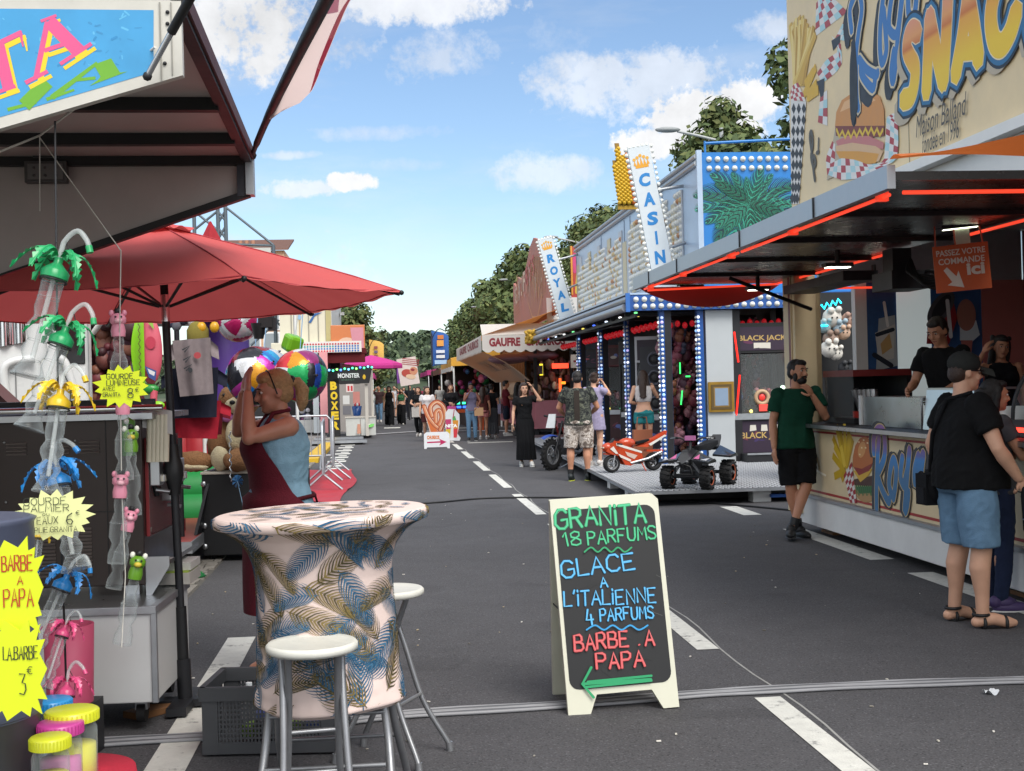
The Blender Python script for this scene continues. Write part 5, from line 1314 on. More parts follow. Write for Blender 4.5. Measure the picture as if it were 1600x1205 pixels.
# ------------------------------------------------------------------ slush machine on its freezer trolley
M('machine_brown','#3a3331',.35,.5,var=.12,scale=3);M('freezer_white','#c9cbcc',.35,var=.06,scale=2)
def P3(px,py,Y):return at(px,py,Y)
fz=thing('freezer_trolley','low white freezer trolley on castors carrying the brown slush machine','freezer',(-2.1,6.5,0),RAD(3))
m=MB();m.bx(-.6,.34,-.4,.4,.15,.6,'freezer_white');m.build('body',fz,bevel=.006)
m=MB()
for x in(.325,):m.bx(x,.352,-.412,-.385,.15,.58,'alu')
m.bx(-.6,.352,-.414,-.38,.575,.612,'alu');m.bx(.32,.352,-.38,.41,.575,.612,'alu');m.bx(-.6,.34,-.39,.4,.6005,.606,'steel');m.build('trim',fz,bevel=.003)
for x,y in((.25,-.3),(.25,.3),(-.5,-.3),(-.5,.3)):
 m=MB();m.cyl((x-.02,y,.055+.03),(x+.02,y,.055+.03),.05,'rubber');m.box((x,y,.125),(.06,.05,.05),'steel');m.build('castor',fz)
wb=thing('wood_block','worn wooden board wedged under the freezer trolley castor','board',G(250,1112),RAD(-35));m=MB();m.box((0,0,.018),(.13,.36,.034),'wood');m.build('plank',wb,bevel=.003)
sm=thing('slush_machine','dark brown metal slush machine cabinet with louvres and side dispensers','slush machine',(-2.28,6.85,.6),RAD(3))
m=MB();m.bx(-.75,.38,-.4,.42,.06,.9,'machine_brown');m.build('cabinet',sm,bevel=.006)
m=MB()
for x,z in((-.45,.74),(-.24,.74),(-.03,.74),(.12,.74)):
 for j in range(4):m.box((x,-.405,z+j*.018),(.1,.012,.007),'#6a625e',R=Matrix.Rotation(.5,3,'X'))
for x in(-.12,.06):
 for j in range(14):m.box((x,-.405,.12+j*.018),(.12,.012,.007),'#6a625e',R=Matrix.Rotation(.5,3,'X'))
m.build('louvre',sm)
m=MB();m.bx(-.75,.37,-.404,-.4,.435,.44,'black');m.bx(.2,.204,-.404,-.4,.06,.9,'black')
for x in(-.6,-.3,.05,.3):
 for z in(.5,.8):m.ell((x,-.402,z),.007,'steel',6)
m.build('panel_seam',sm)
m=MB();m.bx(-.75,.45,-.46,.45,.9,.93,'steel');m.tube([(-.75,-.45,.955),(.5,-.45,.955)],.018,'chrome',8);m.bx(-.75,.3,-.2,.3,.93,1.0,'dark_metal');m.build('top_rail',sm)
for x in(.3,-.5):
 m=MB();m.box((x,-.3,.03),(.07,.07,.06),'steel');m.build('foot',sm)
m=MB();m.bx(.382,.40,-.35,.38,.3,.8,'#8a2a2e');m.bx(.40,.404,-.35,.38,.3,.8,'glass');m.build('side_panel',sm)
for k,(y,z)in enumerate(((-.28,.62),(-.02,.52),(.25,.6))):
 m=MB();m.box((.425,y,z),(.05,.1,.13),'steel');m.box((.455,y,z-.03),(.03,.05,.04),'#d8d4c4');m.tube([(.42,y,z-.09),(.49,y,z-.1)],.012,'steel',6);m.build('dispenser_tap',sm,bevel=.005)
m=MB();m.prism([(.38,-.38,.08),(.5,-.38,.16),(.5,.38,.16),(.38,.38,.08)],(0,0,.02),'steel');m.prism([(.38,-.385,-.04),(.5,-.385,.15),(.5,-.385,.2),(.38,-.385,.2)],(0,.012,0),'steel');m.build('drip_tray',sm)
def tag_obj(name,mb,lab,cat,loc,rz=0.0,bevel=0.0,group=None):
 return link(name,mb.mesh(name,bevel),None,None,lab,cat,group,loc,rz)
m=MB();m.lathe([(.055,0),(.065,.11),(.06,.112),(.05,.01)],'#d9d2c0',n=20);tag_obj('cream_tub',m,'open cream plastic tub on the slush machine drip tray','tub',at(218,858,6.62))
m=MB();m.lathe([(.035,0),(.042,.1),(.03,.13),(.034,.17),(.0,.19)],'!3f7a2e',n=12);m.ell((.0,-.035,.17),.014,'#e0e0d8',8);tag_obj('frog_bottle',m,'dark green frog-topped bottle stopper beside the dispensers','toy bottle',at(202,712,6.3))
m=MB()
for k in range(5):m.tube([(.02*k,0,0),(.02*k+.01,.0,.24)],.018,'#d8d2bc',8)
tag_obj('cup_sleeve',m,'bundle of pale paper cups hanging at the side of the slush machine','cups',at(234,722,6.5))
m=MB();m.grid(lambda a,b:(.16*a,.02*math.sin(5*a),.12*b-.04*a),4,4,'#d6d4d2');tag_obj('paper_bag',m,'crumpled white paper packet on the slush machine top corner','paper',at(222,668,6.5))
m=MB();m.box((0,0,.03),(.24,.3,.06),'#b9b6b0');m.box((0,0,.065),(.22,.28,.01),'#9ab04a');m.box((0,.02,.09),(.24,.26,.04),'#c9c8c4');tag_obj('leaflet_stack',m,'stack of printed leaflets on the freezer trolley','leaflets',Vector((-1.86,6.92,.613)),RAD(3))
m=MB();m.lathe([(.04,0),(.045,.05),(.03,.06)],'#b98a4a',n=14);tag_obj('wooden_lid',m,'small round brown lid pot on the slush machine top','pot',at(205,664,6.5))
pt=thing('pink_tub','translucent pink plastic tub standing behind the pink palm cups','tub',(-2.02,5.75,0),0)
m=MB();m.lathe([(.1,.25),(.11,.6),(.1,.6),(.09,.27)],'#b84a6a',n=20);m.build('tub',pt);m=MB();m.bx(-.25,.1,-.15,.15,.0,.24,'dark_metal');m.build('stand',pt)
# ------------------------------------------------------------------ palm-tree drinking cups on a string
def cup_parts(col):
 prof=[(.034,0),(.03,-.018),(.029,-.07),(.031,-.1),(.024,-.125),(.037,-.15),(.037,-.165),(.025,-.19),(.035,-.212),(.034,-.225),(.024,-.245),(.044,-.285),(.045,-.29)]
 c=MB();c.lathe(prof,'clear_plastic',n=20,caps=False);c.lathe([(.046,-.292),(.046,-.286)],'clear_plastic',n=20)
 for z in(-.03,-.07,-.125,-.19,-.245):c.torus((0,0,z),[q[0]for q in prof if q[1]<=z][0]+.001,.0012,'clear_plastic','Z',20,5)
 l=MB();l.lathe([(.037,-.014),(.038,.006),(.03,.014),(.012,.03),(.012,.045)],col,n=18)
 p=MB()
 for k in range(6):
  a=k*1.05+.3;d=Vector((math.cos(a),math.sin(a),0));n_=Vector((-d.y,d.x,0));pts=[]
  for i in range(9):
   f=i/8;c_=d*(.01+.105*f)+Vector((0,0,.05+.035*math.sin(f*2.4)-.085*f*f));pts.append(c_)
  for i in range(8):
   f=i/8;w_=.024*(math.sin(math.pi*(f*.82+.15)));w2=w_*.55
   for sd in(1,-1):p.add([pts[i],pts[i+1],pts[i+1]+n_*sd*w2+Vector((0,0,-.004)),pts[i]+n_*sd*w_+d*.012+Vector((0,0,-.008))],[(0,1,2,3)],col)
  p.tube(pts,.003,col,5)
 s=MB();s.tube(spline([(0,0,-.24),(0,0,.05),(.005,0,.1),(.03,0,.13),(.06,0,.11),(.075,0,.085)],5),.0075,'straw_clear',8);s.tube([(.07,0,.094),(.079,0,.076)],.0095,col,8)
 st=MB();st.torus((0,0,-.02),.036,.0025,'black','Z',18,5);st.tube([(.036,0,-.02),(.03,.01,.05),(0,.01,.1)],.0018,'black',5)
 return[('cup',c.mesh('cup')),('lid',l.mesh('lid')),('palm_leaves',p.mesh('palm_leaves')),('straw',s.mesh('straw')),('tie',st.mesh('tie'))]
CUPC={'green':cup_parts('!1f9a5c'),'yellow':cup_parts('!d8b41e'),'blue':cup_parts('!1f7cc0'),'pink':cup_parts('!d04a7c')}
for(a,b,Y,col,lab)in(((86,428),(43,588),3.35,'green','topmost palm-tree drinking cup, green leaves, hanging against the red parasol'),((96,532),(45,670),3.3,'green','second green-leaved palm-tree cup, hanging in front of the white van'),((92,630),(72,768),3.25,'yellow','palm-tree drinking cup with yellow leaves above the slush machine'),((92,752),(118,890),3.3,'blue','palm-tree drinking cup with blue leaves half hidden behind the pale star sign'),((98,915),(48,1030),3.3,'blue','lower palm-tree drinking cup with bright blue leaves'),((98,990),(70,1075),3.3,'pink','palm-tree drinking cup with pink leaves above the jars'),((104,1082),(96,1190),3.35,'pink','lowest pink palm-tree cup, mostly hidden behind the jar lids'),((60,838),(50,915),3.5,'yellow','palm-tree cup partly hidden behind the drum and pale star sign')):
 p0,p1=at(*a,Y),at(*b,Y-.05);d=(p0-p1).normalized()
 rt=thing('palm_cup',lab,'drinking cup',p0,rot=Vector((0,0,1)).rotation_difference(d).to_euler(),group='palm-tree cups hung on a string');rt.scale=((p0-p1).length/.29,)*3
 for n_,me in CUPC[col]:link(n_,me,rt)
m=MB();m.tube([at(88,380,3.4),at(90,560,3.34),at(92,760,3.3),at(100,960,3.33),at(104,1090,3.38)],.003,'black',5);m.tube([at(88,380,3.4),at(86,190,3.7)],.003,'black',5)
tag_obj('hanging_string',m,'black string carrying the palm-tree drinking cups','string',None)
# animal-topped bottles on the thin second string
def bottle_parts(top):
 c=MB();c.lathe([(.016,0),(.02,-.02),(.016,-.05),(.03,-.09),(.032,-.14),(.02,-.165),(.032,-.2),(.033,-.235)],'clear_plastic',n=14);c.torus((0,0,-.09),.031,.0012,'clear_plastic','Z',14,5)
 t=MB();col='!d88aa0' if top=='pink' else '!5a8a1e'
 t.lathe([(.024,0),(.026,.02),(.02,.05)],col,n=12);t.ell((0,0,.06),(.03,.028,.026),col,10)
 for sx in(-1,1):t.ell((sx*.022,0,.085),(.01,.006,.012),col if top=='pink' else '#e0e0d4',6)
 t.ell((0,-.028,.055),(.015,.01,.01),'#e8b0bc' if top=='pink' else '#c8b43a',6);t.ell((.01,-.026,.07),.004,'black',5);t.ell((-.01,-.026,.07),.004,'black',5);t.ell((0,.0,.092),(.012,.01,.012),'black',6)
 return[('bottle',c.mesh('bottle')),('animal_top',t.mesh('animal_top'))]
BP={k:bottle_parts(k)for k in('pink','green')}
for(q,Y,top,lean,lab,sc)in(((185,526),4.6,'pink',0,'upper pink animal-topped bottle hanging above the acid yellow star sign',1.0),((192,648),4.6,'pink',0,'bottle hanging just below the acid yellow star sign',1.0),((187,778),4.6,'pink',4,'lower pink animal-topped bottle hanging beside the slush machine',1.0),((198,830),4.65,'pink',14,'twisted clear bottle hanging above the green frog',.9),((210,905),4.6,'green',12,'lowest clear bottle with green frog top, by the freezer',1.0),((205,706),4.75,'green',0,'clear bottle with green top hanging beside the dispensers',1.0)):
 rt=thing('animal_bottle',lab,'drinking bottle',at(*q,Y),rot=(0,RAD(lean),RAD(20)),group='animal-topped bottles on a thin string');rt.scale=(sc,)*3
 for n_,me in BP[top]:link(n_,me,rt)
m=MB();m.tube([at(189,392,4.4),at(187,520,4.58),at(190,760,4.6),at(196,900,4.6),at(190,1012,4.55)],.0022,'#c8c4bc',5);m.tube([at(189,392,4.4),(at(60,212,4.6))],.0022,'#c8c4bc',5)
tag_obj('thin_string',m,'thin pale string carrying the animal-topped bottles','string',None)
# star-shaped price signs
def star_sign(cx,cy,w_,h_,Y,mt_,lab,lines,n=16,seed=1,inner=.7,rot=0.0,sq=None):
 c=at(cx,cy,Y);k=Y/FPX;r=random.Random(seed)
 rt=thing('price_star',lab,'price sign',c,rot=(0,-RAD(rot),RAD(8)))
 m=MB();pts=[]
 for i in range(2*n):
  a=math.pi*i/n;f=(1+r.uniform(-.06,.1))if i%2==0 else inner
  ca,sa=math.cos(a),math.sin(a)
  if sq:ca,sa=math.copysign(abs(ca)**sq,ca),math.copysign(abs(sa)**sq,sa)
  pts.append((ca*w_*k/2*f,sa*h_*k/2*f))
 vs=[(0,-.002,0)]+[(x,-.002,z)for x,z in pts]+[(0,.002,0)]+[(x,.002,z)for x,z in pts];N_=len(pts)
 fs=[(0,1+i,1+(i+1)%N_)for i in range(N_)]+[(N_+1,N_+2+(i+1)%N_,N_+2+i)for i in range(N_)]+[(1+(i+1)%N_,1+i,N_+2+i,N_+2+(i+1)%N_)for i in range(N_)]
 m.add(vs,fs,mt_);m.build('card',rt)
 m=MB();ar=Art(m,(0,-.002,0),(1,0,0),(0,0,1),base=.0015)
 for(tx,x,y,h,wd,col,lw)in lines:ar.hand(tx,(x-cx)*k,(cy-y)*k,h*k,col,w=wd*k,lw=lw,seed=seed+len(tx),jit=.04)
 m.build('lettering',rt);return rt
BK='#2a3226'
star_sign(190,604,84,66,4.2,'acid','acid yellow star price card hanging by the slush machine, 8 euro',[('GOURDE',168,592,8,40,BK,.13),('LUMINEUSE',168,602,8,50,BK,.13),('AVEC',162,610,6,18,BK,.14),('GRANITA',162,619,6,26,BK,.14),('8',199,622,15,9,BK,.1),('e',211,613,7,6,BK,.12)],15,3,.78)
star_sign(84,806,122,78,3.1,'pale_acid','pale yellow star price card below the blue palm leaves, 6 euro',[('GOURDE',40,788,11,64,BK,.09),('PALMIER',40,799,11,68,BK,.09),('ou',68,805,6,10,BK,.12),('TEAUX',51,818,11,40,BK,.09),('6',103,820,17,11,BK,.1),('e',118,806,7,6,BK,.12),('EMPLIE.GRANITA',42,831,8,78,BK,.12)],17,5,.8)
star_sign(20,920,94,160,2.66,'acid','upper acid yellow jagged card on the drum, red letters BARBE A PAPA',[('BARBE',5,892,24,46,'#b03a20',.09),('A',28,913,13,8,'#b03a20',.12),('PAPA',7,948,28,44,'#b03a20',.08)],15,8,.8,sq=.62)
star_sign(22,1048,98,158,2.64,'acid','lower acid yellow jagged card on the drum reading LA BARBE 3 euro',[('LA.BARBE',7,1030,20,52,BK,.08),('3',30,1085,32,11,BK,.06),('e',42,1054,12,9,BK,.1)],15,11,.8,sq=.62)
# drum, jars and their table
M('drum_grey','#4b5166',.4,var=.1,scale=4);M('drum_dark','#4a4b50',.45,var=.12,scale=5)
dr=thing('tall_drum','tall blue-grey drum at the left edge carrying two acid yellow cards','drum',(at(-70,900,2.92).x,2.92,0),0)
m=MB();m.lathe([(.16,.0),(.175,.9),(.18,.905)],'drum_dark',n=40);m.build('lower_bin',dr)
m=MB();m.lathe([(.178,.9),(.183,.93),(.176,.94),(.172,1.335),(.178,1.345),(.165,1.35)],'drum_grey',n=40);m.build('upper_drum',dr)
jt=thing('jar_table','small round table under a red cloth carrying plastic jars','table',(at(105,1150,3.05).x,3.05,0),0)
m=MB();m.lathe([(.1,.0),(.1,.02),(.02,.03),(.02,.71)],'dark_metal',n=20);m.build('stand',jt)
m=MB();m.lathe([(.155,.62),(.16,.70),(.155,.728),(.0,.73)],'~a8283a',n=32);m.build('cloth',jt)
def jar(q,Y,dia,hj,lidc,fill,lab,note=None):
 p=at(q[0],q[1],Y);p.z-=hj
 rt=thing('plastic_jar',lab,'jar',p,0,'plastic jars with screw lids');R_=dia/2
 m=MB();m.lathe([(R_*.86,.0),(R_*.93,.006),(R_*.93,hj*.72),(R_*.8,hj*.82),(R_*.8,hj*.86)],'clear_plastic',n=28);m.build('body',rt)
 m=MB();m.lathe([(R_*.8,.006),(R_*.87,.012),(R_*.87,hj*.5),(0,hj*.52)],fill,n=24);m.build('candy_sugar',rt)
 m=MB();m.lathe([(R_,hj*.84),(R_*1.0,hj*.985),(R_*.93,hj),(0,hj*.995)],lidc,n=36)
 for i in range(36):
  a=i*math.pi/18;m.box((R_*math.cos(a),R_*math.sin(a),hj*.91),(.003,.003,hj*.13),lidc,rz=a)
 m.build('lid',rt)
 if note:
  m=MB();m.grid(lambda a,b:(R_*.945*math.sin(-.6+1.0*a),-R_*.945*math.cos(-.6+1.0*a),hj*(.15+.45*b)),10,1,'!b8c832');m.build('label_band',rt)
 return rt
jar((112,1108),3.02,.122,.165,'!c8cc2e','#d8d44a','yellow-lidded jar with yellow-green label, rightmost of the jars',True)
jar((80,1092),3.2,.1,.16,'!2a86c0','#9ac8dc','blue-lidded jar farthest back among the jars')
jar((93,1128),2.95,.105,.165,'!b8408a','#c878a8','pink-lidded jar between the two yellow-lidded jars')
jar((78,1150),2.84,.088,.165,'!c8cc2e','#d8cc3e','yellow-lidded jar nearest the front, beside the drum')
# ------------------------------------------------------------------ bar table, stools, crate, board, cables
M('cloth_pink','#e4cfc8',.8,var=.05,scale=6);M('leaf_blue','#1c5274',.8,var=.25,scale=14);M('leaf_blue2','#3a6a8a',.8,var=.25,scale=14);M('leaf_olive','#4a4222',.8,var=.25,scale=14);M('leaf_olive2','#7a6a3a',.8,var=.25,scale=14)
tb=thing('bar_table','round bar table in a stretch cover printed with blue and olive palm leaves','table',(-.708,4.85,0),0)
tb.rotation_euler=(0,RAD(-1.4),0)
HT=1.165;RT=.40
prof=[(.258,.44),(.278,.455),(.27,.5),(.262,.58),(.256,.7),(.252,.84),(.253,.93),(.26,.985),(.277,1.035),(.316,1.085),(.372,1.118),(RT,1.126),(RT+.003,1.145),(RT,1.16),(.39,HT)]
def clothpt(th,z,off=0.0):
 for(r0,z0),(r1,z1)in zip(prof,prof[1:]):
  if z0<=z<=z1:f=(z-z0)/(z1-z0);r_=r0+(r1-r0)*f;break
 else:r_=prof[-1][0]if z>prof[-1][1]else prof[0][0]
 if z<1.1:
  w_=(1.1-z)/.66
  r_+=.012*w_*math.cos(4*th+.6)+.006*w_*noise.noise(Vector((math.cos(th)*3,math.sin(th)*3,z*6)))+(.01*math.exp(-((z-.48)/.06)**2)*noise.noise(Vector((th*4,z*20,3))))
  # puckers rise towards the hem at the four feet
 return Vector(((r_+off)*math.cos(th),(r_+off)*math.sin(th),z))
m=MB();zs=sorted({round(.44+.012*i,4)for i in range(58)}|{z for r_,z in prof});NT=120
ring=[[clothpt(2*math.pi*i/NT,z)for i in range(NT)]for z in zs]
m.rings(ring,'cloth_pink',True,False)
m.add([Vector((.39*math.cos(2*math.pi*i/64),.39*math.sin(2*math.pi*i/64),HT))for i in range(64)],[tuple(range(64))],'cloth_pink')
r=random.Random(12)
LEAF=(('leaf_blue','leaf_blue2'),('leaf_olive','leaf_olive2'),('leaf_blue2','leaf_blue'),('leaf_olive2','leaf_olive'))
ar=Art(m,(0,0,0),(1,0,0),(0,1,0),step=.000002,base=.0028,wrap=lambda x,y,e:clothpt(x/.275,min(max(y,.442),HT),e))
ar.ylim=(.45,1.157);base_a=0
for row in range(7):
 for k in range(9):
  x=-3.5*.275+(k+.5*(row%2)+r.uniform(-.2,.2))*.118;y=.46+row*.11+r.uniform(-.025,.025)
  c=LEAF[(k+row*2+(row//2))%4];a=r.choice((.5,1.2,2.2,2.8,3.6,5.3,5.9))+r.uniform(-.3,.3);ln=r.uniform(.19,.28)
  ar.frond(x-math.cos(a)*ln*.45,y-math.sin(a)*ln*.45,a,ln,c[0],17,r.uniform(-.9,.9),.42,.026,c[1])
ar=Art(m,(0,0,HT),(1,0,0),(0,1,0),step=.000002,base=.0016)
for k in range(46):
 a,q=k*2.4,.34*math.sqrt((k+.5)/46);c=LEAF[k%4];b=r.uniform(0,6.3);ln=r.uniform(.1,.16)if q<.24 else .09
 ar.frond(q*math.cos(a)-math.cos(b)*ln*.45,q*math.sin(a)-math.sin(b)*ln*.45,b,ln,c[0],15,r.uniform(-.6,.6),.42,.03,c[1])
m.build('stretch_cover',tb)
m=MB();m.lathe([(.38,HT-.03),(.38,HT-.006)],'seat_white',n=40);m.build('table_top',tb)
for sx,sy in((1,1),(1,-1),(-1,1),(-1,-1)):
 m=MB();m.tube(spline([(sx*.2,sy*.1,1.1),(sx*.2,sy*.1,.6),(sx*.225,sy*.12,.34),(sx*.245,sy*.26,.12),(sx*.25,sy*.34,.015)],6),.0155,'leg_grey',10);m.ell((sx*.25,sy*.34,.015),(.02,.02,.016),'rubber',8);m.build('leg',tb)
for sy,z in((.11,.42),(-.11,.42),(.2,.25),(-.2,.25)):
 m=MB();m.tube([(-.22,sy,z),(.22,sy,z)],.009,'leg_grey',8);m.build('crossbar',tb)
def stool(loc,rz,lab,hs=.745):
 rt=thing('bar_stool',lab,'stool',loc,rz,'white-topped folding bar stools')
 m=MB();R_=.16;m.lathe([(.0,hs-.004),(R_*.86,hs-.004),(R_*.95,hs),(R_,hs-.008),(R_*1.0,hs-.024),(R_*.93,hs-.034),(0,hs-.034)],'seat_white',n=48);m.build('seat',rt)
 for s_ in(1,-1):
  for sx in(1,-1):
   x0=sx*(.085+.02*(s_>0));m=MB();m.tube(spline([(x0,s_*.06,hs-.034),(x0,-s_*.02,.5),(x0*1.12,-s_*.1,.24),(x0*1.5,-s_*.19,.06),(x0*1.62,-s_*.21,.012)],5),.0125,'leg_grey',10);m.cyl((x0*1.6,-s_*.207,.0),(x0*1.58,-s_*.203,.04),.0165,'leg_grey',n=10);m.build('leg',rt)
  x0=.085+.02*(s_>0)
  for z,y in((.26,-s_*.095),(.42,-s_*.045)):
   if s_>0 and z>.4:continue
   m=MB();m.tube([(-x0*1.1,y,z),(x0*1.1,y,z)],.009,'leg_grey',8);m.build('crossbar',rt)
 m=MB();m.bx(-.11,.11,-.012,.012,hs-.06,hs-.034,'leg_grey');m.build('under_frame',rt)
 return rt
stool((-.722,4.47,0),RAD(12),'white-topped grey bar stool standing in front of the palm-print table')
s2=stool((-.57,5.62,0),RAD(70),'white-topped grey bar stool half hidden behind the right side of the table')
# crate
M('crate_grey','#3c3e42',.55,var=.12,scale=8)
cr=thing('plastic_crate','dark grey perforated plastic crate on the road beside the table','crate',((-1.41-.82)/2,5.9,0),RAD(-1))
m=MB();X0,X1,Y0,Y1,H_=-.3,.3,-.2,.2,.31
m.bx(X0,X1,Y0,Y1,.012,.022,'crate_grey')
def perf(mb,p0,p1,z0,z1,nx,nz):
 p0,p1=Vector(p0),Vector(p1);d=(p1-p0);L_=d.length;d.normalize();n_=Vector((d.y,-d.x,0));rz=math.atan2(d.y,d.x)
 for i in range(nx+1):c=p0+d*L_*i/nx;mb.box((c.x,c.y,(z0+z1)/2),(.008,.006,z1-z0),'crate_grey',rz=rz)
 for j in range(nz+1):z=z0+(z1-z0)*j/nz;c=(p0+p1)/2;mb.box((c.x,c.y,z),(L_,.005,.008),'crate_grey',rz=rz)
for a,b,nx in(((X0+.06,Y0),(X1-.06,Y0),30),((X0+.06,Y1),(X1-.06,Y1),30),((X0,Y0+.04),(X0,Y1-.04),20),((X1,Y0+.04),(X1,Y1-.04),20)):perf(m,a+(0,),b+(0,),.06,.25,nx,9)
for x0,x1,y0,y1 in((X0,X1,Y0-.006,Y0+.006),(X0,X1,Y1-.006,Y1+.006),(X0-.006,X0+.006,Y0,Y1),(X1-.006,X1+.006,Y0,Y1)):
 m.bx(x0,x1,y0,y1,.012,.06,'crate_grey');m.bx(x0-.008,x1+.008,y0-.008,y1+.008,.25,H_,'crate_grey')
for x in(X0+.035,X1-.035):
 for y in(Y0,Y1):m.bx(x-.035,x+.035,y-.007,y+.007,.012,.3,'crate_grey')
m.build('crate',cr)
m=MB();m.lathe([(.03,0),(.032,.01),(.032,.17),(.013,.22),(.013,.25)],'clear_plastic',n=14);m.cyl((0,0,.24),(0,0,.262),.015,'#dfe6ea',n=12);tag_obj('water_bottle',m,'clear plastic water bottle standing in the grey crate','bottle',(-1.24,5.86,.03))
m=MB()
for k in range(12):m.box((random.Random(k).uniform(-.2,.2),random.Random(k+50).uniform(-.1,.1),.05+.01*k*.5),(.1,.06,.05),('#3a4a8a','#8ab03a','#c8c8c0','#6a6a70')[k%4],rz=k)
tag_obj('packets',m,'loose packets lying in the bottom of the grey crate','packets',(-1.08,5.9,.03))
# chalk board
M('board_cream','#d2d2c0',.5,var=.05,scale=4);M('chalk_black','#141518',.5,var=.45,scale=5)
BL,BR=G(889,1118),G(1061,1107);dv=(BR-BL);yaw=math.atan2(dv.y,dv.x);WB=dv.length
ab=thing('chalk_board','cream framed black A-board listing granita, glace and barbe a papa','A-board',(BL+BR)/2,rot=(0,RAD(-1.6),yaw))
tilt=RAD(11.5)
RX=Matrix.Rotation(-tilt,4,'X');LB=1.065;w_=WB/2+.002
def leaf(mb,front):
 mb.X=RX if front else Matrix.Translation((0,.46,0))@Matrix.Rotation(tilt,4,'X')
 y0,y1=(0,.03)if front else(-.03,0)
 pts=[(-w_,0),(-w_+.11,0),(-w_+.15,.095),(w_-.13,.095),(w_-.08,0),(w_,0),(w_,LB-.03),(w_-.03,LB),(-w_,LB)]
 mb.prism([(x,y0,z)for x,z in pts],(0,y1-y0,0),'board_cream')
m=MB();leaf(m,True);m.build('front_leaf',ab,bevel=.004)
m=MB();leaf(m,False);bl=m.build('back_leaf',ab,bevel=.004)
m=MB();m.X=RX;c=.05;x0,x1,z0,z1=-w_+.019,w_-.024,.125,LB-.055;pts=[]
for cx_,cz,a0_ in((x1-c,z1-c,0),(x0+c,z1-c,90),(x0+c,z0+c,180),(x1-c,z0+c,270)):
 for i in range(6):a=RAD(a0_+i*18);pts.append((cx_+c*math.cos(a),-.002,cz+c*math.sin(a)))
m.poly(pts,'chalk_black');m.build('black_panel',ab)
m=MB();m.X=Matrix();Rt=Matrix.Rotation(yaw,3,'Z')@Matrix.Rotation(RAD(-1.6),3,'Y');Pm=(BL+BR)/2
uu=Rt@Vector((1,0,0));vv=Rt@(RX.to_3x3()@Vector((0,0,1)))
bf=lambda zx,zy:on_pl(820+zx/3.0897,750+zy/3.0897,Pm,uu,vv)
ar=Art(m,(0,0,0),(1,0,0),RX.to_3x3()@Vector((0,0,1)),base=.0035,step=.00005)
def chalk(tx,a,b,hpx,col,lw=.13,seed=1):
 p0,p1=bf(*a),bf(*b);h_=hpx/3.0897*6.4/FPX
 for q,lw_,c_ in((0,lw,col),(.06,lw*.45,CL[col]),(-.05,lw*.4,CL[col])):ar.hand(tx,p0[0]+q*h_*.3,p0[1]+q*h_*.25,h_,c_,w=p1[0]-p0[0],lw=lw_,rot=math.atan2(p1[1]-p0[1],p1[0]-p0[0]),seed=seed,jit=.05)
CG,CB,CR='#229a64','#2f98d4','#c23c40';CL={CG:'#4cc08c',CB:'#62b8e6',CR:'#d8686a'};r=random.Random(31)
for k in range(16):q=bf(r.uniform(330,560),r.uniform(180,980));ar.smooth([q,(q[0]+r.uniform(-.06,.06),q[1]+r.uniform(-.03,.03)),(q[0]+r.uniform(-.1,.1),q[1]+r.uniform(-.05,.05))],r.uniform(.004,.02),r.choice(('#1a1b1e','#1d1e21','#18191b')))
chalk('GRANiTA',(150,235),(585,205),92,CG,.17,1);chalk('18',(190,325),(275,310),66,CG,.15,2);chalk('PARFUMS',(305,312),(635,285),62,CG,.17,3)
chalk('GLACE',(180,472),(535,430),78,CB,.15,4);chalk('A',(365,520),(398,516),46,CB,.2,5);chalk("L'iTALiENNE",(190,612),(635,590),68,CB,.15,6);chalk('4',(300,700),(335,695),72,CB,.14,7);chalk('PARFUMS',(362,680),(622,668),56,CB,.17,8)
chalk('BARBE',(240,825),(500,805),72,CR,.18,9);chalk('.',(545,798),(552,797),40,CR,.2,9);chalk('A',(580,800),(622,798),70,CR,.17,10);chalk('PAPA',(345,912),(575,895),72,CR,.18,11)
for y,x0,x1,c in((340,285,512,CG),(715,295,590,CB)):ar.smooth([bf(x0+(x1-x0)*i/7,y+(-13 if i%2 else 9))for i in range(8)],.008,c)
ar.stroke([bf(275,985),bf(605,962)],.013,CG);ar.stroke([bf(290,1000),bf(608,968)],.012,CG);ar.stroke([bf(300,975),bf(608,945)],.012,CG);ar.stroke([bf(318,905),bf(275,985),bf(330,1050)],.013,CG)
ar.stroke([bf(575,590),bf(620,640),bf(660,655)],.0012,'#6a6a68');ar.stroke([bf(630,460),bf(655,472)],.001,'#6a6a68')
m.build('chalk_lettering',ab)
m=MB();m.tube([(-w_+.01,.14,.5),(-w_+.01,.36,.5)],.004,'dark_metal',6);m.build('stay',ab)
# cables over the road
def cable(lab,pts,n,gap,rad,mt_,hz=.012):
 P_=spline([G(*q)for q in pts],10);m=MB()
 for k in range(n):
  off=(k-(n-1)/2)*gap
  q=[p+Vector((0,off+.006*math.sin(i*.5+k*2),rad+.002))for i,p in enumerate(P_)]
  m.tube(q,rad,mt_ if isinstance(mt_,str)else mt_[k%len(mt_)],6)
 return tag_obj('road_cable',m,lab,'cable',None)
M('cable_grey','#8d8e92',.6,var=.15);M('cable_dark','#55575c',.6,var=.15)
cable('flat bundle of grey cables curving across the road under the A-board',((100,1170),(165,1163),(400,1148),(630,1120),(860,1106),(1060,1090),(1200,1081),(1400,1072),(1600,1066),(1750,1062),(2000,1054),(2400,1042)),6,.022,.009,('cable_grey','cable_dark','cable_grey','cable_grey','cable_dark','cable_grey'))
cable('single thin dark cable across the road behind the A-board',((630,790),(690,786),(760,780),(850,779),(960,780),(1100,787),(1250,800)),1,0,.012,'black')
cable('pale cable cover across the road far down the street',((552,682),(600,679),(650,676),(700,675),(800,674)),3,.05,.025,'cable_grey')
m=MB();r=random.Random(14)
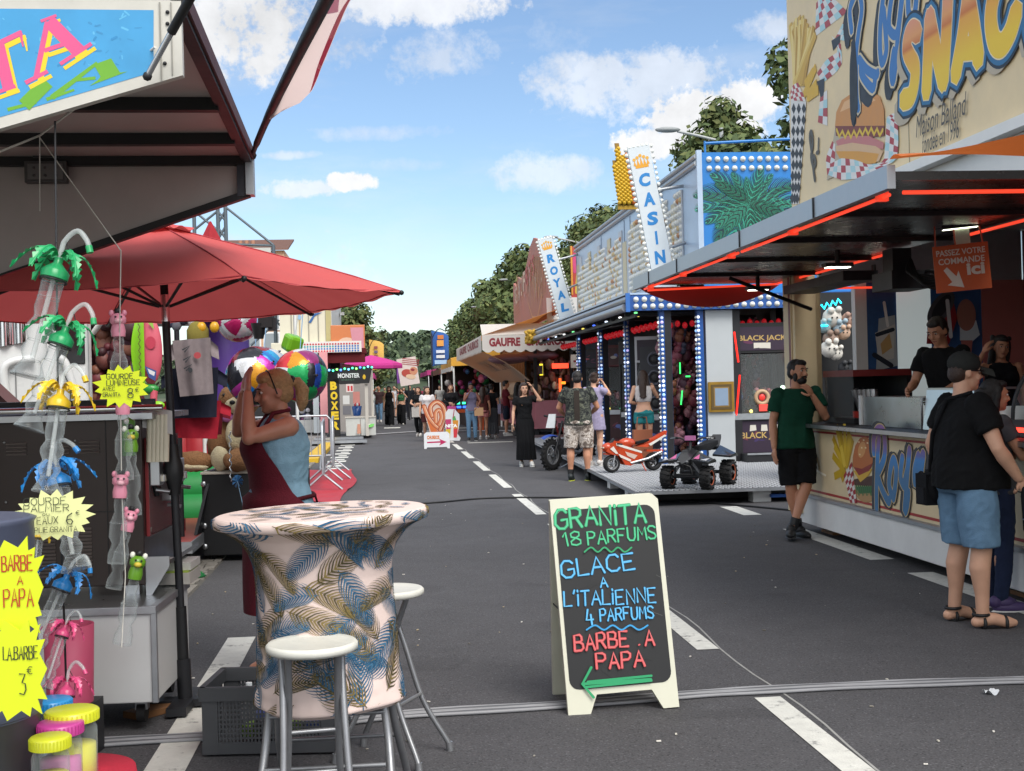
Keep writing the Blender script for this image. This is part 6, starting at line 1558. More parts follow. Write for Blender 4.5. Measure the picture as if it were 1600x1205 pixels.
for k in range(160):
 s_=3.5+18*r.random()**1.6;p=W(r.uniform(-1.5,4.2),s_,.004);q=r.uniform(.004,.011)
 m.box(p+Vector((0,0,q*.2)),(q*2,q,q*.5),r.choice(('#c8c4b8','#9a958a','#d8d4cc','#6a655c','#b8a888')),rz=r.uniform(0,3))
m.build('road_litter',None,kind='stuff',label='scattered tiny bits of litter and grit on the road',cat='litter')
m=MB();m.grid(lambda a,b:(.07*a,.05*b,.012+.016*math.sin(7*a+3*b)),5,4,'#d0d4d8');tag_obj('crumpled_wrapper',m,'crumpled silver wrapper lying on the road at right','litter',G(1540,1087))
m=MB();m.ell((0,0,.03),(.1,.07,.03),'!1f6a3a',8);r=random.Random(2)
for k in range(14):m.grid(lambda a,b:(r.uniform(-.09,.09),r.uniform(-.06,.06),.02+.05*r.random()),1,1,'!2a8a4a')
tag_obj('green_wrapper',m,'scrunched green wrapper lying on the stone gutter','litter',G(305,905))
# ------------------------------------------------------------------ left side, behind the slush stand
M('van_white','#d2d4d4',.3,var=.04,scale=1.5,coat=.3);M('dark_glass','#16191d',.1,var=.05)
p=at(146,650,9.6)
vn=thing('white_van','white van with small dark rear window and silver sun shade behind the slush machine','van',(p.x,9.6,0),RAD(21))
def vx(px,py):q=at(px,py,9.6);return q.x-p.x,q.z
m=MB();m.bx(-2.1,0,0,4.6,.35,2.25,'van_white');m.bx(-2.0,-.1,.1,4.5,.22,.35,'dark_metal');m.build('body',vn,bevel=.05)
m=MB();x0,z0=vx(92,570);x1,z1=vx(132,498);m.bx(x0,x1,-.012,.0,z0,z1,'dark_glass');m.build('rear_window',vn,bevel=.01)
m=MB();x0,z0=vx(-10,548);x1,z1=vx(46,500);m.grid(lambda a,b:(x0+(x1-x0)*a,-.03-.02*math.sin(16*a),z0+(z1-z0)*b+.05*a),16,2,'chrome');m.build('sun_shade',vn)
m=MB()
for pts in([vx(95,560),vx(106,572),vx(122,630)],[vx(20,620),vx(16,580),vx(30,566),vx(60,562)]):m.tube(spline([(x,-.05,z)for x,z in pts],5),.03,'van_white',8)
x0,z0=vx(33,600);m.bx(x0-.004,x0+.004,-.008,0,z0-.3,z0+.1,'#6a6c6e');x0,z0=vx(139,560);m.bx(x0-.004,x0+.004,-.008,0,z0-.5,z0+.4,'#8a8c8e');m.build('door_pressing',vn)
for y in(.9,3.7):
 for x in(-.12,-1.98):m=MB();m.cyl((x-.09,y,.33),(x+.09,y,.33),.33,'rubber',n=24);m.cyl((x-.095,y,.33),(x+.095,y,.33),.18,'alu',n=18);m.build('wheel',vn)
mb_=thing('maroon_bar','slanted maroon metal bar crossing in front of the white van','bar',at(20,640,8.0));m=MB();q0,q1=at(-15,600,8)-mb_.location,at(52,662,8)-mb_.location;m.tube([q0,q1],.045,'maroon',4,smooth=False);m.cyl(q0,(q0.x,q0.y,-mb_.location.z),.02,'maroon',n=6);m.build('bar',mb_)
# toy stall: floor, back wall of dark toys, inflatables
ts_=thing('toy_stall','toy stall with pink-red floor, silver edge and dark maroon back wall of toys','toy stall',(-3.6,11.6,0),A)
def L(px,py,Y):q=at(px,py,Y);return ts_.matrix_basis.inverted()@q if False else q
iv=(Matrix.Translation((-3.6,11.6,0))@Matrix.Rotation(A,4,'Z')).inverted()
M('floor_pink','#9a4a44',.5,var=.15,scale=3);M('toy_maroon','#4a1820',.8,var=.25,scale=3)
m=MB();m.bx(-2.4,.65,-.1,5,.2,.28,'floor_pink');m.bx(-2.4,.655,-.12,-.1,.18,.285,'alu');m.bx(.655,.67,-.12,5,.18,.285,'alu');m.bx(-2.4,.6,.1,5,0,.19,'black');m.build('floor',ts_)
m=MB();m.bx(-2.4,-.15,1.0,1.06,.28,2.55,'toy_maroon');m.bx(-2.4,.3,-.1,5,2.5,2.58,'dark_metal');m.build('back_wall',ts_)
for x in(.5,):
 for y in(.4,4.8):m=MB();m.cyl((x,y,.28),(x,y,2.5),.025,'dark_metal',n=8);m.build('post',ts_)
m=MB();m.prism([(-.2,.3,.28),(.45,.9,.28),(.45,.96,.28),(-.2,.36,.28)],(0,0,.12),'#8f2f34');m.build('kerb_board',ts_)
r=random.Random(4);m=MB()
for k in range(60):
 q=at(r.uniform(150,212),r.uniform(490,655),11.6+r.uniform(0,.3));s_=r.uniform(.05,.12);m.ell(q,(s_,s_,s_*1.2),r.choice(('#5a2028','#3a1a20','#6a3a34','#7a4a38','#4a2a38','#2a1a1e','#8a5a4a','#6a2a30')),8)
 m.ell(q+Vector((0,-.04,s_)),s_*.6,r.choice(('#5a2028','#3a1a20','#7a4a38')),7)
m.X=Matrix();tag_obj('hanging_toys',m,'dark reddish soft toys massed on the back wall of the toy stall','soft toys',None)['kind']='stuff'
bc=thing('bouncy_castle','inflatable with purple tower, red wall and green base behind the shirts','inflatable',(at(350,700,15.2).x,15.2,0),A)
M('inf_purple','#5a3a92',.45,var=.08,scale=2);M('inf_red','#b02a34',.45,var=.08,scale=2);M('inf_green','#1f8a44',.45,var=.08,scale=2)
bl_=lambda px,py,Y=15.2:at(px,py,Y)-bc.location
m=MB();q=bl_(352,600);m.lathe([(.27,.3),(.3,.5),(.29,1.2),(.3,2.0),(.28,2.6),(.2,2.75)],'inf_purple',(q.x,0,0),20);m.build('tower',bc)
m=MB()
for px in(283,312):q=bl_(px,700);m.lathe([(.15,.35),(.2,.5),(.2,1.15),(.1,1.3)],'inf_red',(q.x,-.1,0),16)
q=bl_(330,700);m.box((q.x,-.32,1.15),(.05,.01,.22),'#d8d8d8');m.build('wall',bc)
m=MB();q0,q1=bl_(258,750,14),bl_(325,750,14);m.tube([(q0.x-.4,-1.0,.55),(q1.x+.1,-1.0,.55)],.26,'inf_green',16);m.tube([(q0.x-.4,-1.1,.3),(q1.x,-1.1,.3)],.28,'inf_green',16);m.build('base',bc)
# black flight case with giant bear
cs=thing('black_case','black flight case with pale top edge standing on the gutter by the toy stall','case',(at(318,870,12.3).x,12.3,0),RAD(2))
m=MB();m.bx(0,.95,0,.7,.06,.84,'black');m.build('box',cs,bevel=.008);m=MB();m.bx(-.01,.96,-.01,.71,.84,.865,'#b9b4a8');m.build('top',cs,bevel=.004)
for x,z in((.02,.75),(.02,.15),(.02,.35)):m=MB();m.ell((x,-.012,z),(.03,.014,.03),'steel',8);m.build('latch',cs)
m=MB();m.ell((.5,-.012,.3),(.11,.012,.07),'#c8b43a',14);m.ell((.5,-.02,.3),(.08,.01,.045),'#3a5a9a',12);m.build('sticker',cs)
for x in(.08,.85):m=MB();m.cyl((x,.1,.03),(x,.14,.03),.03,'rubber',n=12);m.build('castor',cs)
lf=thing('leaning_frame','thin black frame leaning against the side of the black case','frame',(at(303,840,12.1).x,12.1,.285));m=MB();m.prism([(0,0,0),(.03,0,0),(.13,.25,.58),(.1,.25,.58)],(0,.5,0),'dark_metal');m.build('panel',lf)
M('fur_brown','#8e6644',.95,var=.3,scale=18,bump=.8,bscale=60);M('fur_cream','#cfc3a2',.95,var=.15,scale=18,bump=.6,bscale=60)
bp0=at(360,745,12.55)
br=thing('giant_teddy','giant light brown teddy bear sitting on the black case behind the woman in the apron','teddy bear',(bp0.x,12.6,.865),RAD(-20));br.scale=(.92,)*3
def fuzz(mb,c,rr,mt_,seed,n=26):
 k0=len(mb.v);mb.ell(c,rr,mt_,n)
 for i in range(k0,len(mb.v)):p_=mb.v[i];mb.v[i]=p_+(p_-Vector(c)).normalized()*(noise.noise(p_*16+Vector((seed,0,0)))*.018)
m=MB();fuzz(m,(0,.05,.26),(.29,.25,.3),'fur_brown',1);fuzz(m,(-.02,.03,.45),(.2,.19,.2),'fur_brown',1.5);m.build('body',br)
m=MB();fuzz(m,(.13,-.02,.74),(.22,.2,.2),'fur_brown',2);fuzz(m,(-.02,.02,.93),(.08,.05,.08),'~4a3a2c',3,14);fuzz(m,(.3,.05,.92),(.08,.05,.08),'~4a3a2c',4,14);h_=m.build('head',br)
m=MB();fuzz(m,(.2,-.19,.69),(.12,.09,.09),'fur_cream',5,18);m.ell((.21,-.28,.72),(.035,.02,.025),'black',10);m.build('muzzle',h_)
m=MB()
for x in(.06,.3):m.ell((x,-.2,.8),.02,'black',8)
m.build('eyes',h_)
for q,rr in(((-.34,-.22,.1),(.27,.12,.11)),((.28,-.3,.12),(.12,.22,.12))):m=MB();fuzz(m,q,rr,'fur_brown',q[0]);m.build('leg',br)
m=MB();fuzz(m,(-.36,-.26,.045),(.25,.09,.045),'fur_cream',9);fuzz(m,(.06,-.3,.14),(.11,.06,.13),'fur_cream',9,18);m.build('sole',br)
m=MB();fuzz(m,(.2,-.23,.38),(.09,.11,.17),'fur_cream',10,18);m.build('paw',br)
m=MB();m.ell((.1,-.2,.56),(.08,.03,.05),'~b878b0',10);m.ell((.0,-.18,.56),(.07,.03,.045),'~b878b0',10);m.torus((.05,.0,.57),.17,.02,'~b878b0','Z',20,6);m.build('bow',br)
wt=thing('balloon_weight','small blue foil weight hanging on a twisted silver ribbon','balloon weight',at(371,752,11.9));m=MB()
for k in range(8):a=k*.8;m.prism([(0,0,0),(.05*math.cos(a),.02,.06*math.sin(a)),(.05*math.cos(a+.5),-.02,.06*math.sin(a+.5))],(0,.01,0),'!3a6a9a')
m.build('weight',wt);m=MB();m.tube([(-.06+.012*math.sin(k*1.9),.012*math.cos(k*1.9),.0+k*.022)for k in range(22)],.007,'chrome',5);m.tube([(0,0,0),(.04,0,-.2),(.05,.0,-.35)],.003,'#8ab0d0',5);m.build('ribbon',wt)
# foil balls and the cube balloon
PH=(1+5**.5)/2
ICO=[Vector(v).normalized()for v in((0,1,PH),(0,1,-PH),(0,-1,PH),(0,-1,-PH),(1,PH,0),(1,-PH,0),(-1,PH,0),(-1,-PH,0),(PH,0,1),(PH,0,-1),(-PH,0,1),(-PH,0,-1))]
DOD=[Vector(v).normalized()for v in[(a,b,c)for a in(1,-1)for b in(1,-1)for c in(1,-1)]+[(0,a/PH,b*PH)for a in(1,-1)for b in(1,-1)]+[(a/PH,b*PH,0)for a in(1,-1)for b in(1,-1)]+[(a*PH,0,b/PH)for a in(1,-1)for b in(1,-1)]]
def foil(c):
 n='foil'+c
 if n not in MATS:M(n,c,.25,.3,var=.06,scale=9,bump=.25,bscale=16)
 return n
def football(px,py,rpx,Y,cols,pent,lab,seed):
 c=at(px,py,Y);R_=rpx*Y/FPX
 rt=thing('foil_balloon',lab,'balloon',c,rot=(RAD(20+seed*31),RAD(seed*47),RAD(seed*17)),group='football-patterned foil balloons')
 rr=random.Random(seed);ctr=[]
 allc=list(dict.fromkeys(list(cols)+list(pent)))
 for vs_,pal,sc in((ICO,pent,1.03),(DOD,allc if len(cols)>3 else cols,1.0)):
  for v in vs_:
   near={n_ for w_,n_ in ctr if w_.normalized().dot(v)>.7};ok=[c_ for c_ in pal if foil(c_)not in near]or pal
   ctr.append((v*sc,foil(rr.choice(ok))))
 m=MB();n,k=72,40
 def pt(i,j):a,b=math.pi*i/k,2*math.pi*j/n;return Vector((math.sin(a)*math.cos(b),math.sin(a)*math.sin(b),math.cos(a)))
 for i in range(k):
  for j in range(n):
   d=(pt(i,j)+pt(i+1,j+1)).normalized();best=sorted((-v.dot(d),q)for v,q in ctr)
   e=best[1][0]-best[0][0];mt_=best[0][1]
   q=[pt(i,j),pt(i+1,j),pt(i+1,j+1),pt(i,j+1)]
   m.add([x*R_ for x in q],[(0,1,2,3)],mt_,True)
 me=m.mesh('skin');bm=bmesh.new();bm.from_mesh(me);bmesh.ops.remove_doubles(bm,verts=bm.verts,dist=.0005)
 for v in bm.verts:
  d=v.co.normalized();b2=sorted(-x.dot(d)for x,q in ctr);v.co=d*R_*(1-.02*math.exp(-((b2[1]-b2[0])/.02)**2))
 bm.to_mesh(me);bm.free();link('skin',me,rt)
 m=MB();top=at(px+6,440,Y+.2)-c;m.tube([(0,0,R_),(0,0,R_+.02)],.012,'chrome',6);o=m.build('valve',rt)
 m=MB();m.tube([c+Vector((0,0,R_*.98)),at(px+6,452,Y)],.004,'#8ab4dc',5);rt2=tag_obj('balloon_string',m,'pale blue string above the '+lab.split(',')[0],'string',None)
 return rt
football(400,588,47,11.4,['#c03aa8','#1f74c0','#2a2c34','#c98a1e','#d8dade','#7a1f2c'],['#8a1f2c','#1a9ad0','#c98a1e','#2a2c34'],'colourful foil ball balloon left of the woman, purple and gold patches',1)
football(470,587,42,10.8,['#c83038','#c98a1e','#1a9a54','#24262c','#c8ccd0','#24459a'],['#1a9a54','#c83038','#24459a','#8a2a6a'],'colourful foil ball balloon right of the ponytail, red green and orange patches',2)
football(372,502,33,11.6,['#c4c8cc'],['#a81f5a','#8a1f34'],'silver foil ball balloon with magenta patches under the red parasol',3)
football(414,583,40,12.2,['#c4c8cc','#b8bcc2'],['#8a1f2c'],'silver and dark red foil ball balloon behind the others',4)
cb=thing('cube_balloon','lime green cube balloon hanging above the colourful foil balls','balloon',at(457,537,11.2),rot=(RAD(18),RAD(12),RAD(38)))
m=MB();m.box((0,0,0),(.15,.15,.15),'!6aa81e');m.build('cube',cb,bevel=.03);m=MB();m.tube([(0,0,.07),(-.03,.02,.3)],.003,'#c8ccd0',5);m.build('string',cb)
lm=thing('spot_lamp','black spot lamp hanging under the edge of the parasol by the foil balloons','lamp',at(416,500,8.2));m=MB();m.box((0,0,0),(.09,.08,.1),'black');m.lathe([(.03,-.06),(.05,.04)],'black',(-.05,0,-.06),12);m.box((.04,0,-.03),(.05,.06,.08),'dark_metal');m.tube([(0,0,.04),(0,0,.2)],.01,'black',6);m.build('housing',lm)
# hanging shirts and plush
def shirt(px,py,w_,h_,Y,col,lab,deco=None,tilt=0.0,sheer=False):
 c=at(px,py,Y);k=Y/FPX;W2,H2=w_*k,h_*k
 rt=thing('hanging_shirt',lab,'shirt',c,rot=(0,RAD(tilt),RAD(12)),group='shirts hung on the toy stall')
 m=MB()
 def fn(a,b):
  x=(a-.5)*W2*(1-.12*(1-b)+.0);return Vector((x,.025*math.sin(7*a+2*b)*(1.2-b)-.02*math.cos(14*a),-H2*(1-b)))
 m.grid(fn,16,12,col)
 for sx in(-1,1):m.grid(lambda a,b:Vector((sx*(W2*.48+W2*.2*a),.02*math.sin(5*b)+.01,-H2*(.03+.14*a+.3*b*(1-.2*a)))),5,5,col)
 m.build('cloth',rt)
 if deco:
  m=MB();ar=Art(m,(0,-.05,0),(1,0,0),(0,0,1),base=.004)
  deco(ar,W2,H2);m.build('print',rt)
 return rt
def dk(ar,w_,h_):
 for k,y in enumerate((.12,.3,.45)):ar.stroke([(-.25*w_,-h_*(y+.06)),(-.05*w_,-h_*y),(-.2*w_,-h_*(y+.1))],.012,'#20242a')
 ar.ell(.12*w_,-.3*h_,.03,.028,'#a03a40',n=12);ar.ell(-.1*w_,-.55*h_,.018,.022,'#20242a',n=12)
shirt(303,625,84,60,11.1,'~9a2030','sheer red shirt hanging lowest on the toy stall',tilt=3)
shirt(303,575,74,78,11.0,'~1f2230','dark navy shirt hanging behind the grey print shirt')
shirt(299,530,58,88,10.8,'~7c7274','grey shirt with scribbled print and small red heart',dk,tilt=-4)
shirt(318,640,60,40,11.3,'~6a1a28','dark red shirt half hidden behind the navy shirt')
ph=thing('plush_pair','dark and yellow soft toys hanging upside down above the grey shirt','soft toy',at(305,505,10.9));m=MB()
for dx,dz,rr,c in((-.22,.05,.07,'~4a5068'),(-.16,.0,.05,'~6a6a72'),(-.1,.06,.06,'~3a3c48'),(-.02,.03,.05,'~c8c4c0'),(.07,.07,.05,'~1a1a1e'),(.14,.06,.055,'~20242c'),(.02,-.1,.1,'~7a7036')):m.ell((dx,0,dz),(rr,rr*.7,rr*1.3),c,10)
for x in(.06,.17):m.tube([(x,0,.12),(x,-.02,.0)],.022,'~1a1a1e',8);m.ell((x,-.03,-.04),(.042,.035,.05),'!c8961e',10)
m.build('body',ph)
wp=thing('fruit_plush','tall pink plush with bright green rind edge hanging left of the parasol pole','soft toy',at(232,560,10.4));k=10.4/FPX
m=MB();m.grid(lambda a,b:Vector(((-24+14*a-10*(1-(2*b-1)**2)*(1-a)+6)*k,-.01+.03*math.cos(3*a),(-42+108*b)*k)),6,20,'!86c81e');m.build('rind',wp)
m=MB();m.ell((2*k,.02,12*k),(19*k,.05,54*k),'#c8586a',22);bd_=m.build('body',wp)
m=MB();ar=Art(m,(0,-.035,0),(1,0,0),(0,0,1),base=.004);
ar.stroke([((-13+3*(i%2))*k,(54-i*5.2)*k)for i in range(18)],.006,'#5a1a24');ar.ell(6*k,24*k,8*k,10*k,'#b8384e',n=16);ar.poly([(-4*k,-12*k),(14*k,-20*k),(12*k,-36*k),(2*k,-30*k)],'#38508c');ar.poly([(0,-16*k),(12*k,-22*k),(10*k,-28*k),(3*k,-24*k)],'#d8d8dc');ar.poly([(2*k,56*k),(12*k,44*k),(10*k,60*k)],'#8ab84a');m.build('print',wp)
m=MB();m.tube([(8*k,0,-48*k),(6*k,-.01,-70*k)],.03,'#c8586a',8);m.ell((14*k,-.02,-74*k),(11*k,.03,7*k),'!86c81e',10);m.ell((0,0,-48*k),(16*k,.04,8*k),'!2a8a3a',10);m.build('leg',wp)
rd=thing('white_rod_lamp','slanted white tube lamp beside the dark toys left of the pink plush','lamp',at(155,505,9.5));m=MB();m.tube([at(146,520,9.5)-rd.location,at(166,492,9.4)-rd.location],.02,'#d8d6d0',8);m.tube([at(166,492,9.4)-rd.location,at(170,470,9.4)-rd.location],.012,'black',6);m.build('tube',rd)
# red tarpaulin, barriers, yellow kerb
M('tarp_red','#a81e2c',.6,var=.12,scale=2,bump=.5,bscale=5)
tpz=[(-1.95,18.9),(-.72,18.7),(-.62,21),(-.66,23.8),(-.8,26.2),(-2.1,26.4)]
m=MB()
def tarp(a,b):
 t0=-2.3;t1=-.7+.1*math.sin(b*math.pi)-.05*math.sin(9*b)
 t_=t0+(t1-t0)*a;s_=18.7+7.5*b+.15*math.sin(5*a)
 q=W(t_,s_,.02+.012*math.sin(11*a+4*b)*math.sin(9*b)**2+.02*noise.noise(Vector((t_*3,s_*2,0))));return q
m.grid(tarp,30,60,'tarp_red');tag_obj('red_tarp',m,'red tarpaulin spread on the ground under the metal barriers','tarpaulin',None)
def barrier(t_,s_,ang,ln,lab,panel=True):
 rt=thing('crowd_barrier',lab,'barrier',W(t_,s_),A+ang,'metal crowd barriers')
 m=MB();m.tube([(0,0,.28),(0,0,1.02),(0,.08,1.1),(0,ln-.08,1.1),(0,ln,1.02),(0,ln,.28)],.021,'alu',8);m.tube([(0,0,.28),(0,ln,.28)],.019,'alu',8);m.build('frame',rt)
 n=int(ln/.13)
 for i in range(1,n):m=MB();m.cyl((0,ln*i/n,.28),(0,ln*i/n,1.1),.0085,'alu',n=6);m.build('bar',rt)
 if panel:m=MB();m.bx(-.012,.012,ln*.06,ln*.46,.33,1.06,'#6c6e72');m.bx(-.012,.012,ln*.54,ln*.96,.33,1.06,'#6c6e72');m.bx(-.016,.016,ln*.48,ln*.5,.5,.9,'#c8cacc');m.build('infill_panel',rt)
 for y in(.12,ln-.12):m=MB();m.tube([(-.3,y,.02),(0,y,.28),(.3,y,.02)],.018,'alu',6);m.tube([(-.3,y+.1,.02),(0,y+.1,.28),(.3,y+.1,.02)],.018,'alu',6);m.build('foot',rt)
 return rt
barrier(-1.03,20.6,RAD(2),2.4,'nearer grey barrier with solid infill standing on the red tarpaulin');barrier(-.97,23.1,RAD(2),2.4,'farther grey barrier with solid infill on the red tarpaulin')
barrier(-1.15,26.6,RAD(90),2.4,'open-barred barrier standing across behind the red tarpaulin',False)
m=MB();m.prism([W(-1.9,29,.0),W(-1.55,29,.0),W(-1.55,41,.0),W(-1.9,41,.0)],(0,0,.1),'#c8a21e');tag_obj('yellow_kerb',m,'yellow painted kerb strip beyond the barriers','kerb',None)
# ------------------------------------------------------------------ left side farther down
M('tower_white','#cfcbb8',.5,var=.1,scale=1.2);M('tower_grey','#b9c0c6',.45,var=.12,scale=.8);M('peach','#d0a888',.8,var=.08,scale=1);M('lattice','#5c666e',.5,.4,var=.1)
ST=50.0
tw=stall('ride_tower','white panelled ride tower with ledge rising behind the foil balloons','ride',-3.4,ST)
q=lambda px,py,s=ST:on_s(px,py,s)
m=TMB(-3.4,ST);t0,_=q(437,500);t1,hb=q(519,536);_,ht=q(530,452);t2,_=q(529,500)
m.bx(t0,t1,ST,ST+3,hb,ht,'tower_white');m.prism([(t1,ST,hb),(t2,ST+1.6,hb),(t2,ST+3,hb),(t1,ST+3,hb)],(0,0,ht-hb),'tower_grey');m.bx(t0,t2,ST+.3,ST+3,0,hb,'dark_metal');m.build('panelled_body',tw)
m=TMB(-3.4,ST)
for px in(455,468,482,497,509):t_,_=q(px,500);m.bx(t_-.02,t_+.02,ST-.02,ST,hb,ht,'#b09a72' if px==468 else '#8f8c80')
t_,_=q(513,500);m.bx(t_-.1,t_+.1,ST-.03,ST-.021,hb,ht,'#b0a878');m.build('seam',tw)
m=TMB(-3.4,ST);_,h0=q(500,552);m.bx(t0-.3,t2+.1,ST-.7,ST+2,h0,hb+.02,'tower_white');m.bx(t0-.3,t2+.3,ST-.9,ST+2,h0-.22,h0-.01,'white_paint');m.build('ledge',tw,bevel=.02)
m=TMB(-3.4,ST);a0_,z0=q(503,505);k=ST/FPX;X0=q(480,502);ar=Art(m,(0,ST-.02,0),(1,0,0),(0,0,1),base=.01,step=.0003)
ar.poly([q(482,504),q(491,490),q(504,488),q(492,494),q(486,505)],'#2f5f9a');ar.ell(*q(468,496),.07,.1,'#8ab0d0',n=10);ar.ell(*q(470,486),.08,.12,'#20242a',n=10);m.build('painted_motif',tw)
m=TMB(-3.4,ST)
for px in(531,531):
 for py in(487,514,536):t_,z=q(px,py);m.bx(t_-.05,t_+.12,ST+1.4,ST+1.6,z-.06,z+.06,'white_paint')
m.build('edge_lamp',tw)
lt=stall('steel_lattice','grey steel lattice frame with diagonal brace rising behind the red parasol','steel frame',-6,51)
m=TMB(-6,51);qq=lambda px,py:(lambda t_,h_:(t_,51,h_))(*on_s(px,py,51))
for px,top in((303,330),(340,322),(352,322),(427,383)):a=qq(px,top);b=qq(px+8,600);m.tube([a,(a[0],51,.0)],.075,'lattice',6)
for a,b in(((350,322),(427,383)),((360,382),(427,384)),((303,322),(352,322)),((303,360),(340,330)),((303,330),(340,360)),((340,330),(352,345)),((352,330),(340,350)),((340,355),(352,372)),((352,355),(340,375)),((390,500),(440,470)),((390,470),(440,510)),((392,540),(436,500))):m.tube([qq(*a),qq(*b)],.05,'lattice',5)
t_,h_=on_s(410,394,51);m.bx(t_-.36,t_+.33,50.9,50.98,h_-.3,h_+.16,'#b9bcb8');m.build('frame',lt)
hs=stall('peach_house','peach coloured house with tall white windows behind the steel frame','house',-8.2,62)
m=TMB(-8.2,62);t0,_=on_s(340,500,62);t1,_=on_s(447,500,62);_,hh=on_s(400,392,62);m.bx(t0,t1,62,70,0,hh,'peach');m.build('wall',hs)
m=TMB(-8.2,62);m.prism([(t0-.2,61.8,hh),(t1+.2,61.8,hh),(t1+.2,66,hh+.9),(t0-.2,66,hh+.9)],(0,.1,.1),'~6a5048');rf=m.build('roof',hs);m=TMB(-8.2,62);t_,h_=on_s(383,383,62);m.bx(t_-.45,t_+.5,62.5,63,hh,h_,'#7a6a60');m.build('chimney',rf)
for dx in(-.3,0,.3):m=TMB(-8.2,62);m.cyl((t_+dx,62.7,h_),(t_+dx,62.7,h_+.3),.1,'#a87a62',n=8);m.build('chimney_pot',rf)
for px in(395,425):
 for py in(500,535):m=TMB(-8.2,62);t_,h_=on_s(px,py,62);m.bx(t_-.4,t_+.4,61.94,62,h_-.5,h_+.5,'white_paint');f_=m.build('window',hs);m=TMB(-8.2,62);m.bx(t_-.32,t_+.32,61.92,61.938,h_-.42,h_+.42,'#8a949a');m.build('pane',f_)
ls=stall('light_fascia_stall','arcade stall with fascia of red white and blue dots and pink pillar','arcade',-2.4,46.5)
ql=lambda px,py:on_s(px,py,46.5)
m=TMB(-2.4,46.5);t0,h0=ql(470,556);t1,h1=ql(565,548);m.prism([(t0,46.5,h1-.04),(t1,46.5,h1-.04),(t1,46.5,h1+.36),(t0,46.5,h1+.36)],(0,.1,0),'#d8d4d0');m.bx(t0,t1+.15,46.6,49.4,h1-.1,h1+.1,'~5a2024');m.bx(t0,t1+.12,46.62,46.7,h1-.42,h1-.06,'~5a2024');m.build('fascia',ls)
m=TMB(-2.4,46.5);ar=Art(m,(0,46.5,0),(1,0,0),(0,0,1),base=.004)
nn=int((t1-t0)/.1)
for i in range(nn):
 for j,c in enumerate(('#c8384a','#3a7ac0','#2a9aa0','#b82a3a')):ar.ell(t0+.05+i*.1,h1+.01+j*.085,.034,.034,c if(i//12)%2==0 or j%2 else '#3a6ab0',n=8)
m.build('lamp_dot',ls,kind='stuff')
m=TMB(-2.4,46.5);ta,_=ql(500,600);tb_,_=ql(513,600);m.bx(ta,tb_,46.3,46.45,.1,3.0,'#d8969a');m.bx(ta-.25,ta-.05,46.3,46.4,.1,3.0,'#a8b0b6');m.build('pillar',ls)
m=TMB(-2.4,46.5);m.bx(-5.5,tb_,48.5,48.6,0,3,'black');r=random.Random(6)
for k in range(50):q_=r.uniform(.06,.14);m.ell((r.uniform(-4.2,-1.7),47.6,r.uniform(.5,1.9)),q_,r.choice(('#6a2a5a','#4a2a4a','#8a3a6a','#3a3a5a','#2a2a2e','#a8a8b0')),7)
m.bx(-4.6,tb_-.1,47.2,47.9,.1,.55,'#b0b2b0');m.build('interior',ls)
# boxing machine gate
gt=stall('boxer_gate','black gate lettered MONSTER on top and BOXER down its pillar, ringed by green lamps','gate',-1.3,42)
qg=lambda px,py:on_s(px,py,42)
m=TMB(-1.3,42);t0,h0=qg(513,668);t1,h1=qg(529,578);m.bx(t0,t1,42,42.35,.1,h1,'black');m.build('pillar',gt)
t2,h2=qg(581,573);_,hb=qg(560,600)
m=TMB(-1.3,42);m.prism([(t0,42,hb+.1),(t1+.05,42,hb),(t2-.1,42,hb+.02),(t2+.02,42,h2+.04),(t0,42,h2-.04)],(0,.3,0),'black');m.build('beam',gt)
m=TMB(-1.3,42);ar=Art(m,(0,42,0),(1,0,0),(0,0,1),base=.004)
for i,c in enumerate('BOXER'):x,y=qg(516,608+i*15.6);x2,_=qg(526.5,608);ar.text(c,x+.012*i,y-.03,.27,'#d8b81e',w=(x2-x),bold=.06)
x,y=qg(528,591);x2,_=qg(562,591);ar.text('MONSTER',x,y,.15,'#cfd4d4',w=x2-x,bold=.03);x,y=qg(534,595);ar.text('ENERGY',x,y,.05,'#4a6a5a',w=.42);x,y=qg(569,589);ar.ell(x,y,.05,.08,'#c8a21e',n=10);m.build('lettering',gt)
m=TMB(-1.3,42)
for k in range(13):x=t0-.05+(t2-t0+.05)*k/12;m.ell((x,41.97,h2-.12+.1*k/12+.03*(k%2)),.036,('*4af08a@1.6','*6ab8ff@1.6','*4af0b0@1.4','*8aff6a@1.5','*4a7aff@1.6')[k%5],8)
m.build('bulb',gt);m=TMB(-1.3,42);m.bx(t2-.25,t2-.15,42.1,42.25,.1,hb,'#b9b4ac');m.bx(t2-.05,t2+.02,42.4,42.5,.1,2.2,'#b9b4ac');m.build('post',gt)
bo=stall('boxing_booth','booth behind the black gate with posters and a blue bucket on the step','booth',-1.3,44)
m=TMB(-1.3,44);m.bx(-2.0,-.45,45.2,45.3,.1,2.3,'#8f8a86');m.bx(-2.0,-.5,43.0,45.2,.06,.16,'checker_plate');m.build('booth',bo)
m=TMB(-1.3,44);ar=Art(m,(0,45.2,0),(1,0,0),(0,0,1),base=.006,step=.0003);qb=lambda px,py:on_s(px,py,45.2)
for x0,y0,x1,y1,c in((541,613,552,600,'#d8c8c4'),(543,611,546,603,'#b83038'),(548,611,551,603,'#b83038'),(536,632,546,618,'#c8c8c6'),(552,632,562,612,'#b87a72'),(536,648,548,634,'#6a6a70'),(556,650,563,635,'#c8ccc8'),(549,600,562,594,'#5a3a3a')):a,b=qb(x0,y0),qb(x1,y1);ar.poly([a,(b[0],a[1]),b,(a[0],b[1])],c)
m.build('poster',bo)
